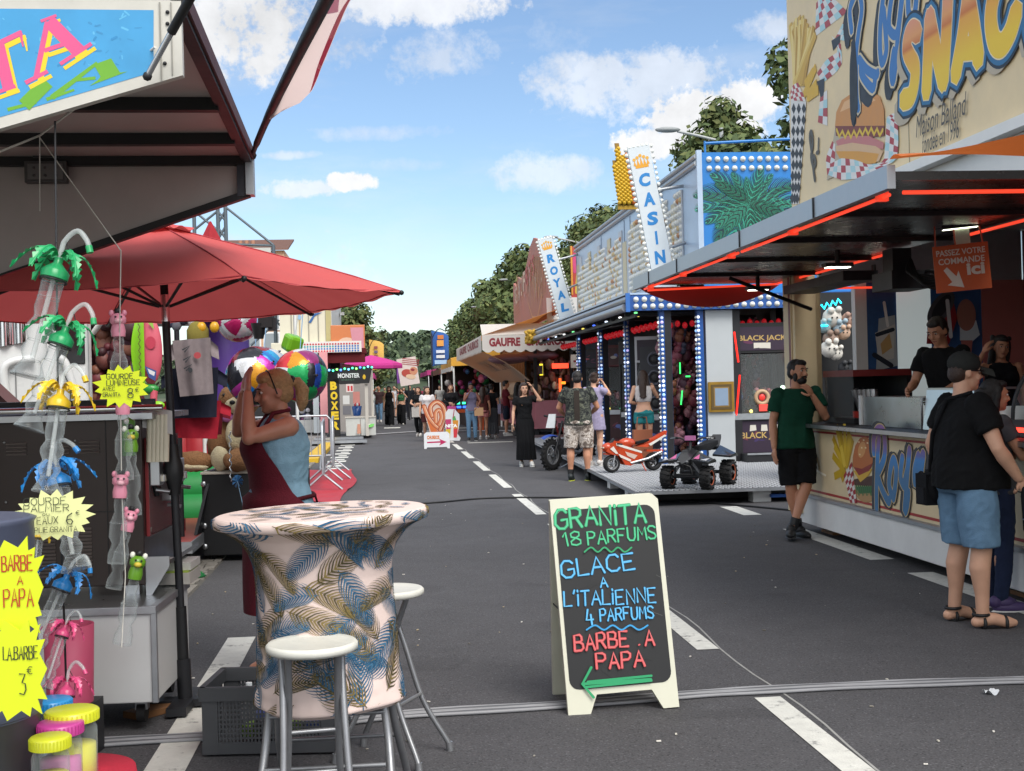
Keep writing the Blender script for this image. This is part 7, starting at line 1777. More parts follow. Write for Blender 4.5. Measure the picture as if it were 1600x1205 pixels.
bk=stall('blue_bucket','blue bucket of red and white goods on the booth step','bucket',-.98,42.9,h=.75);m=MB();m.lathe([(.12,0),(.17,.32),(.15,.32),(.12,.04)],'!1f4a8a',n=16);m.build('bucket',bk);m=MB()
for k in range(7):m.ell((.07*math.cos(k),.07*math.sin(k),.36),(.05,.05,.07),('#c8303a','#d8d4d0')[k%2],7)
m.build('contents',bk)
wbd=stall('white_board_stand','two white printed boards leaning at the roadside by the black gate','sign board',-.85,42.2);m=MB();m.box((-.25,0,.42),(.46,.03,.62),'#d4d6d2',R=Matrix.Rotation(.2,3,'X'));m.box((.25,0,.42),(.48,.03,.62),'#d4d6d2',R=Matrix.Rotation(.2,3,'X'));m.box((0,.05,.72),(1.0,.3,.04),'#b9b4ac');m.build('board',wbd)
m=MB();ar=Art(m,(0,-.03,.42),(1,0,0),(0,math.sin(-.2)*-1,math.cos(.2)),base=.012,step=.0002);ar.ell(.3,.05,.14,.1,'#6ac05a',n=14);ar.stroke([(.22,.02),(.38,.1)],.03,'#d8e8d0');ar.poly([(-.12,-.25),(.0,-.25),(-.02,.22),(-.1,.22)],'#b07a62');m.build('print',wbd)
for k,(s_,t0,t1)in enumerate(((39.6,-2.2,-.75),(38.2,-2.2,-.62))):
 sp=stall('metal_step',('upper' if k==0 else 'lower')+' ribbed silver step jutting onto the road by the black gate','step',-1.4,s_);m=TMB(-1.4,s_);m.bx(t0,t1,s_-.35,s_+.55,.12-.04*k,.17-.04*k,'checker_plate');m.bx(t0,t1+.03,s_-.37,s_-.35,.1-.04*k,.18-.04*k,'alu');m.bx(t0,t1-.1,s_-.2,s_+.4,.0,.12-.04*k,'black');m.build('tread',sp)
 # farther stalls on the left
far_stall(-5.2,-1.4,54,62,2.55,'stall with dark goods just past the black gate on the left','~5a2a34',21,side=-1);far_stall(-5.2,-1.3,66,78,2.6,'stall under a white awning farther down the left side','canvas_white',22,side=-1);far_stall(-5.2,-1.2,82,100,2.6,'stall under a pink awning far down the left side','~b0407a',23,side=-1)
far_stall(-5,-1.2,104,125,2.7,'stall under an orange awning at the far end on the left','canvas_orange',24,side=-1)
m_p=stall('magenta_parasol','magenta market parasol over the left side of the crowd','parasol',-.6,56);m=MB()
m.lathe([(1.35,2.62),(1.3,2.72),(.7,2.92),(.02,3.1)],'~b83a86',n=8,smooth=False,caps=False);m.lathe([(1.35,2.62),(1.34,2.5)],'~b83a86',n=8,smooth=False,caps=False);m.build('canopy',m_p);m=MB();m.cyl((0,0,0),(0,0,3.1),.03,'white_paint',n=8);m.build('pole',m_p)
pb=stall('orange_panel','orange and pink printed panel beside the white tower above the dotted fascia','panel',-1.2,49.4,h=3.0);m=MB();m.bx(-.85,.45,0,.05,.05,1.1,'#c87a4a');m.build('panel',pb,bevel=.03);m=MB();ar=Art(m,(0,0,0),(1,0,0),(0,0,1),base=.006,step=.0003);ar.ell(-.25,.35,.35,.28,'#d8b8a0',n=16);ar.poly([(.0,.1),(.4,.1),(.4,1.0),(-.1,1.0)],'#c88a98');m.build('print',pb)
# ------------------------------------------------------------------ people
def solid(mb,vox,it=3,wr=0.0,seed=0,name='body',mats=None):
 """weld overlapping pieces into one continuous skin"""
 me=mb.mesh('tmp');o=bpy.data.objects.new('tmp',me)
 r=o.modifiers.new('r','REMESH');r.mode='VOXEL';r.voxel_size=vox;r.use_smooth_shade=True
 if it:q=o.modifiers.new('s','SMOOTH');q.iterations=it;q.factor=.5
 out=evaluate(o);bpy.data.meshes.remove(me);out.name=name
 out.materials.clear();out.materials.append(mat(mb.ml[0]));out.polygons.foreach_set('material_index',[0]*len(out.polygons))
 if wr:
  sd=Vector((seed*3.1,seed,0))
  for v in out.vertices:
   p=v.co
   v.co=p+v.normal*(wr*(1.2*noise.noise(Vector((p.x*9,p.y*9,p.z*5))+sd)+.9*(.35-abs(noise.noise(Vector((p.x*13+p.z*9,p.y*13,p.z*15+p.x*6))+sd)))))
 out.polygons.foreach_set('use_smooth',[True]*len(out.polygons))
 return out
def join_mesh(me,mb):
 bm=bmesh.new();bm.from_mesh(me);o=mb.mesh('x');base=len(me.materials)
 for n in mb.ml:me.materials.append(mat(n))
 k0=len(bm.faces);bm.from_mesh(o);bm.faces.ensure_lookup_table()
 for f in bm.faces[k0:]:f.material_index+=base
 bm.to_mesh(me);bm.free();bpy.data.meshes.remove(o)
 return me
def limb(mb,pts,rs,m,n=12):
 mb.tube(pts,rs,m,n)
 for p,r in zip(pts,rs):mb.ell(p,r*.99,m,10)
def torso(mb,secs,m,n=20):
 rs=[]
 for c,rx,ry in secs:rs.append([Vector(c)+Vector((rx*math.copysign(abs(math.cos(t))**.85,math.cos(t)),ry*math.copysign(abs(math.sin(t))**.9,math.sin(t)),0))for t in(2*math.pi*i/n for i in range(n))])
 mb.rings(rs,m)
def mixp(a,b,f):return Vector(a).lerp(Vector(b),f)
def person(lab,loc,rz,h=1.70,bulk=1.0,belly=0.0,fem=False,skin='skin_a',hair=('short','hair_dark'),top=('tee','~222222'),bottom=('pants','~222222'),shoes='#1c1c1e',pose=None,head=(0,0,0),vox=.012,group=None,beard=None,extra=None,socks=None,shoe_sole='#d8d8d4',sandal=False,grip=(.5,.5),seed=1):
 pose=pose or{}
 root=thing('person',lab,'person',loc,rz,group);root.scale=(h/1.70,)*3
 J=dict(pelvis=(0,0,.93),waist=(0,0,1.07),chest=(0,0,1.27),neck=(0,.012,1.44),head=(0,-.012,1.585))
 sw,hw=(.165,.088)if fem else(.185,.085)
 for sgn,k in((1,'L'),(-1,'R')):
  J.update({'sh'+k:(sgn*sw,.012,1.385),'el'+k:(sgn*(sw+.05),.03,1.12),'wr'+k:(sgn*(sw+.065),-.02,.88),'hip'+k:(sgn*hw,0,.90),'kn'+k:(sgn*(hw+.005),-.015,.49),'an'+k:(sgn*(hw+.01),.02,.085),'toe'+k:(sgn*(hw+.03),-.16,.03)})
 J.update(pose);J={k:Vector(v)for k,v in J.items()}
 B=1+(bulk-1)*.55;b_=bulk
 # ---- body
 m=MB();P,Wt,Ch,Nk=J['pelvis'],J['waist'],J['chest'],J['neck']
 wx=.125 if fem else .14
 secs=[(P+Vector((0,0,-.09)),.1*b_,.085*b_),(P+Vector((0,.012,-.02)),(.17 if fem else .16)*b_,.115*b_),(mixp(P,Wt,.6),(wx+.02)*b_,.1*b_+belly*.6),(Wt+Vector((0,-belly*.35,0)),wx*b_,.09*b_+belly),(mixp(Wt,Ch,.6)+Vector((0,-belly*.15,0)),.145*b_,.1*b_+belly*.5),(Ch+Vector((0,-.01 if fem else 0,.02)),(.145 if fem else .165)*b_,(.115 if fem else .108)*b_),(mixp(Ch,Nk,.62),(.15 if fem else .175)*B,.088*B),(mixp(Ch,Nk,.88),.11*B,.07),(Nk,.065,.06)]
 torso(m,secs,skin)
 if fem:
  for sx in(1,-1):m.ell(Ch+Vector((sx*.065*b_,-.085*b_,.01)),(.062,.055,.062),skin,12)
 HD=Matrix.Translation(J['head'])@Euler((RAD(head[1]),RAD(head[2]),RAD(head[0]))).to_matrix().to_4x4()
 hp=lambda x,y,z:HD@Vector((x,y,z))
 limb(m,[Nk+Vector((0,.005,-.04)),mixp(Nk,J['head'],.55)+Vector((0,.012,0))],[.058*(.9 if fem else 1.08),.05*(.9 if fem else 1.1)],skin)
 HR=HD.to_3x3()
 m.ell(hp(0,.008,.02),(.074,.092,.096),skin,18,HR);m.ell(hp(0,-.03,-.045),(.058,.06,.066),skin,14,HR);m.ell(hp(0,-.055,-.085),(.032,.034,.028),skin,10,HR)
 m.tube([hp(0,-.082,.022),hp(0,-.1,-.012),hp(0,-.106,-.026)],[.009,.0125,.014],skin,8);m.ell(hp(0,-.102,-.026),(.017,.014,.011),skin,8,HR)
 m.ell(hp(0,-.074,.034),(.052,.018,.012),skin,10,HR)
 for sx in(1,-1):m.ell(hp(sx*.076,.008,-.008),(.01,.02,.031),skin,8,HR);m.ell(hp(sx*.04,-.066,-.025),(.022,.02,.022),skin,8,HR)
 hands=MB()
 for sgn,k in((1,'L'),(-1,'R')):
  sh,el,wr=J['sh'+k],J['el'+k],J['wr'+k];a_=(.9 if fem else 1.0)*B
  limb(m,[mixp(sh,Ch,.2),sh,mixp(sh,el,.35),mixp(sh,el,.75),el,mixp(el,wr,.3),mixp(el,wr,.7),wr],[.06*a_,.058*a_,.05*a_,.042*a_,.038*a_,.041*a_,.032*a_,.026*a_],skin)
  hi,kn,an,toe=(J[x+k]for x in('hip','kn','an','toe'));l_=B*(1.02 if fem else 1)
  limb(m,[hi+Vector((0,.005,.02)),mixp(hi,kn,.25),mixp(hi,kn,.7),kn,mixp(kn,an,.28)+Vector((0,.014,0)),mixp(kn,an,.7),an],[.092*l_,.086*l_,.064*l_,.055*l_,.056*l_,.038*l_,.034*l_],skin,14)
  heel=an+Vector((0,.045,-.045))
  if sandal:limb(m,[heel,mixp(heel,toe,.45)+Vector((0,0,.022)),mixp(heel,toe,.85),toe],[.034,.04,.037,.024],skin)
  # hand: palm, four unequal bent fingers and a thumb from the side of the palm
  d=(wr-el).normalized();side=Vector((-sgn,0,0))if 'n'+k not in pose else Vector(pose['n'+k]).normalized()
  side=(side-d*side.dot(d)).normalized();ac=d.cross(side)*(1 if sgn>0 else-1)
  pc=wr+d*.05;R3=Matrix((ac,side,d)).transposed()
  hands.ell(pc,(.041,.017,.055),skin,12,R3);hands.ell(wr+d*.005,(.026,.02,.03),skin,10,R3)
  cu=grip[0 if k=='L' else 1]
  for i,(o_,ln)in enumerate(((.03,.068),(.0105,.076),(-.009,.071),(-.028,.056))):
   q=wr+d*(.09-.004*abs(i-1))+ac*o_;dd=d.copy();pts=[q-d*.02,q]
   for j,f in enumerate((.45,.32,.25)):dd=(dd+side*cu*(.5+.25*j)+ac*.02*(1.5-i)).normalized();q=q+dd*ln*f;pts.append(q)
   hands.tube(pts,[.0095,.0095,.009,.008,.0065],skin,8)
  q=wr+d*.028+ac*.03;hands.tube([q-ac*.012,q+(d*.55+ac*.8).normalized()*.034,q+(d*.8+ac*.5+side*cu*.6).normalized()*.062,q+(d*.95+ac*.25+side*cu).normalized()*.082],[.013,.012,.0105,.008],skin,8)
 body=solid(m,vox,3)
 fc=MB()
 for sx in(1,-1):
  fc.ell(hp(sx*.031,-.076,.012),(.0135,.009,.0075),'eye_white',8,HR);fc.ell(hp(sx*.031,-.0835,.012),(.0065,.004,.0065),'eye_dark',8,HR)
  fc.tube([hp(sx*.016,-.093,.033),hp(sx*.032,-.092,.038),hp(sx*.05,-.08,.032)],[.0035,.0042,.0028],hair[1]if not hair[1].startswith('hair_blond')else 'hair_brown',6)
 fc.tube([hp(-.024,-.078,-.058),hp(0,-.09,-.06),hp(.024,-.078,-.058)],[.003,.006,.003],'lips',6)
 join_mesh(body,hands);join_mesh(body,fc)
 for v in():pass
 link('body',body,root)
 # ---- hair
 hs,hc=hair;m=MB()
 if hs!='none':
  m.ell(hp(0,.026,.046),(.083,.088,.083),hc,16,HR);m.ell(hp(0,.045,-.005),(.076,.068,.07),hc,14,HR);m.ell(hp(0,-.03,.085),(.06,.055,.038),hc,12,HR)
  if hs=='short':
   for sx in(1,-1):m.ell(hp(sx*.066,.0,.03),(.014,.03,.035),hc,8,HR)
  if hs=='pony':
   m.tube([hp(0,.1,.04),hp(0,.145,.035),hp(0,.165,-.02),hp(0,.15,-.09),hp(0,.135,-.135)],[.02,.032,.04,.033,.008],hc,10);m.ell(hp(0,.11,.04),.024,hc,8)
  if hs=='bun':m.ell(hp(0,.09,.085),(.045,.04,.04),hc,10,HR)
  if hs in('long','bob','curly'):
   L_={'long':.34,'bob':.17,'curly':.2}[hs]
   for sx in(1,-1):m.tube([hp(sx*.062,.0,.06),hp(sx*.08,.015,.0),hp(sx*.082,.025,-.1),hp(sx*.075,.04,-.1-L_*.45),hp(sx*.06,.06,-.06-L_)],[.026,.026,.03,.032,.012],hc,8)
   m.tube([hp(0,.07,.03),hp(0,.1,-.06),hp(0,.105,-.16),hp(0,.105,-.08-L_)],[.07,.068,.075,.05],hc,12,flat=1)
  if hs=='curly':
   r=random.Random(seed)
   for k in range(80):a=r.uniform(.1,3.04);z=r.uniform(-.17,.1);m.ell(hp(.088*math.cos(a),.02+.08*math.sin(a),z),r.uniform(.018,.026),hc,6)
  me=solid(m,vox*.75,1,.006,seed+5,'hair');link('hair',me,root)
 if beard:
  m=MB();m.ell(hp(0,-.05,-.078),(.052,.048,.042),beard,12,HR);m.tube([hp(-.036,-.076,-.05),hp(0,-.096,-.043),hp(.036,-.076,-.05)],[.007,.009,.007],beard,6)
  for sx in(1,-1):m.ell(hp(sx*.06,-.02,-.05),(.014,.03,.045),beard,8,HR)
  link('beard',m.mesh('beard'),root)
  # ---- clothes
 def shell(kind,col):
  m=MB();g=.014
  hem={'tee':.86,'tank':.88,'polo':.88,'crop':1.12,'tunic':.66,'long':.86,'dress':1.0,'strap':1.0}[kind]
  S=[]
  if hem<.93:S.append((Vector((P.x,P.y-belly*.3,hem)),((.172 if fem else .168)+(.03 if kind=='tunic' else 0))*b_+g,.12*b_+g+belly*.7+(.02 if kind=='tunic' else 0)))
  if hem<1.05:S.append((mixp(P,Wt,.35)+Vector((0,-belly*.35,0)),(.165 if kind!='dress' else .14)*b_+g,.112*b_+g+belly*.9))
  S.append((Wt+Vector((0,-belly*.4,max(0,hem-1.07))),(wx+(.012 if not fem or kind in('tee','tunic')else 0))*b_+g,.093*b_+g+belly))
  S+=[(mixp(Wt,Ch,.6)+Vector((0,-belly*.2,0)),.148*b_+g,.104*b_+g+belly*.5),(Ch+Vector((0,-.008 if fem else 0,.02)),(.15 if fem else .168)*b_+g,(.118 if fem else .11)*b_+g)]
  if kind=='strap':S.append((mixp(Ch,Nk,.35),.15*B,.1*B))
  else:S+=[(mixp(Ch,Nk,.62),(.152 if fem else .178)*B+(g if kind not in('tank','crop')else 0),.09*B+g),(mixp(Ch,Nk,.88),.112*B+(.01 if kind not in('tank',)else-.01),.074+g),(mixp(Ch,Nk,.97),.078,.07)]
  torso(m,S,col)
  if fem and kind!='tunic':
   for sx in(1,-1):m.ell(Ch+Vector((sx*.065*b_,-.088*b_,.01)),(.068,.06,.066),col,12)
  for sgn,k in((1,'L'),(-1,'R')):
   sh,el,wr=J['sh'+k],J['el'+k],J['wr'+k];a_=(.9 if fem else 1.0)*B
   if kind in('tee','polo','dress','tunic'):
    e=mixp(sh,el,.62 if not fem else .5);m.tube([mixp(sh,Ch,.3),mixp(sh,Ch,.08)+Vector((0,0,.01)),mixp(sh,el,.25),e],[.062*a_,.076*a_,.072*a_,.07*a_],col,14);m.ell(sh,.07*a_,col,12)
   elif kind=='long':limb(m,[mixp(sh,Ch,.1),sh,mixp(sh,el,.5),el,mixp(el,wr,.5),mixp(el,wr,.93)],[.066*a_,.07*a_,.06*a_,.052*a_,.05*a_,.04*a_],col)
   elif kind in('tank','crop'):m.ell(mixp(sh,Ch,.28)+Vector((0,0,.01)),(.05,.062,.05),col,10)
  me=solid(m,vox,2,.011,seed,'top');return link({'dress':'dress_top','tunic':'tunic'}.get(kind,'shirt'),me,root)
 o_top=shell(*top)if top else None
 if top and len(top)>2:pass
 if bottom:
  kind,col=bottom;m=MB();g=.014
  if kind in('skirt','long_skirt','wide_skirt'):
   hem={'skirt':.6,'long_skirt':.14,'wide_skirt':.18}[kind];S=[]
   k0,k1=mixp(J['knL'],J['knR'],.5),mixp(J['anL'],J['anR'],.5)
   S.append((Vector((k1.x,k1.y,hem))if hem<.3 else Vector((k0.x,k0.y,hem)),.2 if kind=='long_skirt' else .25 if kind=='wide_skirt' else .185,.18 if hem<.3 else .14))
   if hem<.3:S.append((Vector((k0.x,k0.y,.5)),.18,.15))
   S+=[(P+Vector((0,.01,-.04)),.18*b_+g,.125*b_+g),(mixp(P,Wt,.6),(wx+.03)*b_,.108*b_),(Wt+Vector((0,0,.03)),wx*b_+.012,.1*b_)]
   torso(m,S,col,32)
   me=solid(m,vox,2,.0,seed,'skirt')
   for v in me.vertices:
    f=max(0,min(1,(1.0-v.co.z)/.8));a=math.atan2(v.co.y,v.co.x);v.co.x*=1+.06*f*math.sin(a*14+2*noise.noise(v.co*3));v.co.y*=1+.09*f*math.sin(a*14+1)
   link('skirt',me,root)
  else:
   torso(m,[(P+Vector((0,.0,-.1)),.15*b_+g,.1*b_+g),(P+Vector((0,.012,-.02)),(.174 if fem else .164)*b_+g,.118*b_+g),(mixp(P,Wt,.3)+Vector((0,-belly*.1,0)),(wx+.022)*b_,.103*b_+belly*.2),(mixp(P,Wt,.55),wx*b_,.09*b_+belly*.2)],col)
   for sgn,k in((1,'L'),(-1,'R')):
    hi,kn,an=J['hip'+k],J['kn'+k],J['an'+k];l_=B
    if kind=='shorts':e=mixp(hi,kn,.95);m.tube([hi+Vector((0,.004,.03)),mixp(hi,kn,.3),mixp(hi,kn,.7),e],[.1*l_,.108*l_,.1*l_,.096*l_],col,16)
    elif kind=='short_shorts':e=mixp(hi,kn,.45);m.tube([hi+Vector((0,.004,.03)),mixp(hi,kn,.2),e],[.1*l_,.105*l_,.1*l_],col,16)
    elif kind=='pants':limb(m,[hi+Vector((0,.004,.02)),mixp(hi,kn,.3),kn,mixp(kn,an,.35),mixp(kn,an,.96)],[.098*l_,.095*l_,.07*l_,.066*l_,.052*l_],col,14)
    elif kind=='wide':m.tube([hi+Vector((0,.004,.02)),mixp(hi,kn,.4),kn,mixp(kn,an,.5),mixp(kn,an,1.12)],[.1*l_,.11*l_,.115*l_,.125*l_,.13*l_],col,16)
   me=solid(m,vox,2,.011,seed+2,'trousers');link('shorts' if 'short' in kind else 'trousers',me,root)
 for sgn,k in((1,'L'),(-1,'R')):
  an,toe=J['an'+k],J['toe'+k];heel=an+Vector((0,.045,-.045));f=(toe-heel);f.z=0;f.normalize();L_=(toe-heel).length+.06;zl=min(heel.z,toe.z)-.034
  m=MB();R3=Matrix((Vector((f.y,-f.x,0)),f*1.0,Vector((0,0,1)))).transposed();c=(heel+toe)/2
  pitch=math.atan2(toe.z-heel.z+.01,(toe-heel).length);R3=R3@Matrix.Rotation(pitch,3,'X')
  if sandal:
   m.ell(c+Vector((0,0,-.045)),(.05,L_/2,.016),shoes,16,R3)
   for q in(.2,-.25):m.torus(c+R3@Vector((0,L_*q,-.006)),.042,.011,shoes,'Y',16,6,R3)
   m.torus(an+Vector((0,.01,.0)),.046,.01,shoes,'Z',16,6)
  else:
   m.ell(c+R3@Vector((0,0,-.005)),(.048,L_/2,.045),shoes,16,R3);m.ell(mixp(heel,toe,.3)+Vector((0,0,.03)),(.046,.075,.05),shoes,12,R3);m.ell(heel+Vector((0,0,.03)),(.044,.05,.05),shoes,12,R3);m.ell(c+R3@Vector((0,.0,-.035)),(.05,L_/2+.006,.018),shoe_sole,16,R3)
   if socks:m.tube([an+Vector((0,.01,-.02)),mixp(an,J['kn'+k],.22)],[.043,.047*B],socks,12)
  link('sandal' if sandal else 'shoe',m.mesh('shoe'),root)
 root['_']=0;del root['_']
 if extra:extra(root,J,hp,HR)
 return root
STAND={}
def part(root,name,fn,bevel=0.0):
 m=MB();fn(m);return m.build(name,root,bevel=bevel)
def own(root,name,lab,cat,fn):
 """a thing carried by a person: stays top-level, placed in the person's frame"""
 m=MB();m.X=Matrix.LocRotScale(root.location,root.rotation_euler.to_quaternion(),root.scale);fn(m)
 return tag_obj(name,m,lab,cat,None)
 # 1 woman in the apron
def ex(root,J,hp,HR):
 P,Wt,Ch=J['pelvis'],J['waist'],J['chest']
 def apron(m):
  def fn(a,b):
   z=.36+(1.36-.36)*b;w_=1.3 if b<.6 else 1.3-.8*((b-.6)/.4)**.7
   t=(a-.5)*2*w_*1.45;rx=.268 if z<1.02 else .235;ry=.225 if z<1.02 else .185+.05*math.exp(-((z-1.27)/.1)**2)
   if z<.8:rx+=.01
   return Vector((rx*math.sin(t),-ry*math.cos(t)+.01+.01*math.sin(9*a+5*b)*(1-b),z))
  m.grid(fn,28,30,'~5a1c28')
  m.tube([(.235,.03,.99),(.15,.15,1.0),(0,.18,1.0),(-.15,.15,1.0),(-.235,.03,.99)],.012,'~4a1620',6)
  m.tube([(.07,-.13,1.34),(.065,-.05,1.46),(.03,.05,1.475)],.012,'~5a1c28',6);m.tube([(-.07,-.13,1.34),(-.065,-.05,1.46),(-.03,.05,1.475)],.012,'~5a1c28',6)
  m.grid(lambda a,b:Vector((.05+.05*a,.17+.06*b,1.0-.2*b)),3,5,'~4a1620')
 part(root,'apron',apron)
 part(root,'hair_tie',lambda m:m.ell(hp(0,.115,.045),(.03,.026,.03),'black',10,HR))
 part(root,'headband',lambda m:m.tube([hp(.083,.0,-.01),hp(.08,-.01,.05),hp(.05,-.015,.112),hp(0,-.015,.128),hp(-.05,-.015,.112),hp(-.08,-.01,.05)],.004,'black',6))
person('woman in maroon apron and pale blue top, hands raised to her face beside the table',(-1.34,7.35,0),RAD(-66),1.745,1.26,.02,True,'skin_tan',('pony','hair_blond'),('tank','~7fa3b8'),None,'black',dict(elL=(.2,-.22,1.33),wrL=(.12,-.2,1.57),elR=(-.16,-.2,1.36),wrR=(-.05,-.19,1.57),nL=(-.2,1,.2),nR=(.3,.9,.2),head=(0,-.03,1.575),anL=(.1,-.02,.085),toeL=(.11,-.2,.03)),(0,10,0),.0085,extra=ex,sandal=True,grip=(.3,.3),seed=3)
# 2 man in green leaning on the counter
px_,py_=1240,838
person('bearded man in dark green T-shirt and black shorts leaning on the snack counter, ankles crossed',(at(1243,700,13.0).x,13.0,0),RAD(10),1.80,1.04,0,False,'skin_a',('short','hair_black'),('tee','~123f30'),('shorts','~121316'),'#17181a',dict(chest=(.02,0,1.27),neck=(.035,.01,1.44),head=(.04,-.012,1.585),shL=(.21,.01,1.385),shR=(-.16,.01,1.375),elL=(.285,-.07,1.15),wrL=(.13,-.13,1.36),nL=(-.7,.5,.3),elR=(-.215,.02,1.11),wrR=(-.235,-.05,.87),hipL=(.09,0,.9),knL=(.06,-.09,.5),anL=(-.1,-.13,.12),toeL=(-.19,-.28,.06),knR=(-.06,-.01,.49),anR=(.02,.03,.085),toeR=(.05,-.15,.03)),(24,0,3),.009,beard='hair_black',grip=(.9,.35),socks='black',shoe_sole='#2a2b2e',seed=5)
# 3 man in black with a cap, seen from behind
def ex(root,J,hp,HR):
 def cap(m):
  m.ell(hp(0,.015,.055),(.092,.104,.082),'~2a2c2b',18,HR);m.grid(lambda a,b:hp((a-.5)*.15*(1-.25*b),-.075-.095*b,.05-.02*b-.05*(2*a-1)**2),10,4,'~3c3f3c');m.ell(hp(0,.015,.138),.008,'~2a2c2b',6)
 part(root,'cap',cap)
 part(root,'glasses',lambda m:(m.tube([hp(-.08,.0,.012),hp(-.066,-.09,.014),hp(.066,-.09,.014),hp(.08,0,.012)],.004,'black',6),m.ell(hp(-.034,-.096,.004),(.026,.006,.018),'dark_glass',10,HR),m.ell(hp(.034,-.096,.004),(.026,.006,.018),'dark_glass',10,HR)))
bm_=person('heavy man in black T-shirt, dark cap and pale blue shorts standing at the snack counter',(2.92,8.27,0),RAD(100),1.745,1.3,.075,False,'skin_b',('short','hair_brown'),('tee','~0f1012'),('shorts','~6484a0'),'#17181a',dict(elR=(-.305,-.04,1.12),wrR=(-.275,-.19,.93),elL=(.3,.07,1.13),wrL=(.3,-.02,.92),hipL=(.11,0,.9),hipR=(-.11,0,.9),knL=(.125,-.01,.48),knR=(-.12,-.02,.48),anL=(.14,.03,.085),anR=(-.13,-.01,.085),toeL=(.18,-.15,.03),toeR=(-.17,-.2,.03)),(-6,4,0),.0095,extra=ex,sandal=True,grip=(.3,1.0),seed=8)
def bag(m):
 m.ell((.22,.12,.86),(.1,.06,.12),'~141518',12);m.box((.24,.14,.84),(.14,.09,.2),'~141518');m.tube([(.2,.14,.95),(.1,.17,1.2),(-.02,.13,1.42),(-.1,.0,1.46)],.014,'~101114',6)
 m.torus((.26,.17,.9),.05,.008,'~202226','Y',14,5);m.box((.24,.185,.8),(.1,.02,.1),'~1c1d21')
own(bm_,'shoulder_bag','black shoulder bag hanging at the hip of the man in the cap','bag',bag)
own(bm_,'folded_umbrella','black folded umbrella hanging from the hand of the man in the cap','umbrella',lambda m:(m.tube([(-.275,-.22,.88),(-.278,-.235,.82),(-.285,-.25,.62),(-.285,-.255,.54)],[.014,.032,.04,.02],'~16171a',10),m.torus((-.275,-.2,.88),.035,.004,'black','X',12,5),m.torus((-.283,-.245,.68),.039,.004,'steel','Z',14,5),m.cyl((-.285,-.256,.54),(-.286,-.26,.49),.008,'steel',n=8)))
# 4 seller, 5 woman behind the counter, 6 woman customer
p=W(5.0,11.0,.4)
def ex(root,J,hp,HR):part(root,'chest_logo',lambda m:m.add([(-.04+.0,-.136,1.275),(.04,-.136,1.275),(.04,-.135,1.287),(-.04,-.135,1.287)],[(0,1,2,3)],'#b0562e'))
person('man in black polo shirt bending over the counter equipment inside the snack trailer',p,RAD(-52),1.74,1.08,.02,False,'skin_a',('short','hair_dark'),('polo','~101113'),('pants','~17181b'),'#17181a',dict(chest=(0,-.06,1.27),neck=(0,-.085,1.43),head=(0,-.14,1.565),shL=(.185,-.06,1.375),shR=(-.185,-.06,1.375),elL=(.22,-.12,1.12),wrL=(.12,-.32,1.02),elR=(-.23,-.16,1.12),wrR=(-.14,-.38,1.06)),(0,26,0),.011,extra=ex,seed=9)
p=W(5.7,11.4,.4)
person('dark-haired woman in black straps inside the snack trailer, hand raised beside her head',p,RAD(-8),1.56,1.0,0,True,'skin_a',('curly','hair_black'),('tank','~15161a'),('pants','~1a1a1e'),'#17181a',dict(elR=(-.32,-.06,1.27),wrR=(-.19,-.07,1.53),nR=(.8,.2,.1)),(8,6,6),.011,seed=11)
person('woman with dark bob and grey top at the counter beyond the man in the cap',(3.3,8.78,0),RAD(92),1.57,1.0,0,True,'skin_a',('bob','hair_black'),('tee','~4a4a4e'),('pants','~26304a'),'#4a3a66',dict(elR=(-.2,-.12,1.14),wrR=(-.16,-.36,1.12),elL=(.2,-.12,1.14),wrL=(.14,-.36,1.1)),(0,4,0),.011,seed=12)
# 7-9 at the casino
M('camo','#2c3130',.9,var=.0)
def camo(m,cols,sc):
 nt=m.node_tree;tc=nt.nodes.new('ShaderNodeTexCoord');n=nt.nodes.new('ShaderNodeTexNoise');cr=nt.nodes.new('ShaderNodeValToRGB')
 n.inputs['Scale'].default_value=sc;n.inputs['Detail'].default_value=3;n.inputs['Distortion'].default_value=1.2
 nt.links.new(tc.outputs['Object'],n.inputs['Vector']);nt.links.new(n.outputs['Fac'],cr.inputs[0]);cr.color_ramp.interpolation='CONSTANT'
 e=cr.color_ramp.elements
 while len(e)<len(cols):e.new(.5)
 for i,(el,c)in enumerate(zip(e,cols)):el.position=0 if i==0 else .36+.3*i/len(cols);el.color=hexc(c)+(1,)
 nt.links.new(cr.outputs[0],nt.nodes['Principled BSDF'].inputs['Base Color'])
camo(MATS['camo'],['#15181a','#2c302e','#4c5048','#1c2022','#666a5c'],14)
camo(M('print_shorts','#8a8078',.9,var=0),['#6a5f58','#a89e94','#c8c0b8','#8a7e76','#d8d2cc'],9)
def ex(root,J,hp,HR):part(root,'back_stripe',lambda m:m.grid(lambda a,b:Vector((-.03+.085*a,.152+.012*math.sin(3*b),.88+.52*b)),3,12,'~38322e'))
person('stocky man in camouflage T-shirt and pale patterned shorts, seen from behind by the motorbike',G(906,751),RAD(176),1.83,1.2,.02,False,'skin_a',('short','hair_black'),('tee','camo'),('shorts','print_shorts'),'#1c2426',dict(hipL=(.11,0,.9),hipR=(-.11,0,.9),knL=(.13,-.01,.49),knR=(-.12,-.01,.49),anL=(.14,.02,.085),anR=(-.13,.02,.085),elL=(.3,-.04,1.14),wrL=(.22,-.2,1.02),elR=(-.3,-.04,1.14),wrR=(-.2,-.22,1.04)),(0,0,0),.011,extra=ex,socks='black',shoe_sole='#b8c03a',seed=14)
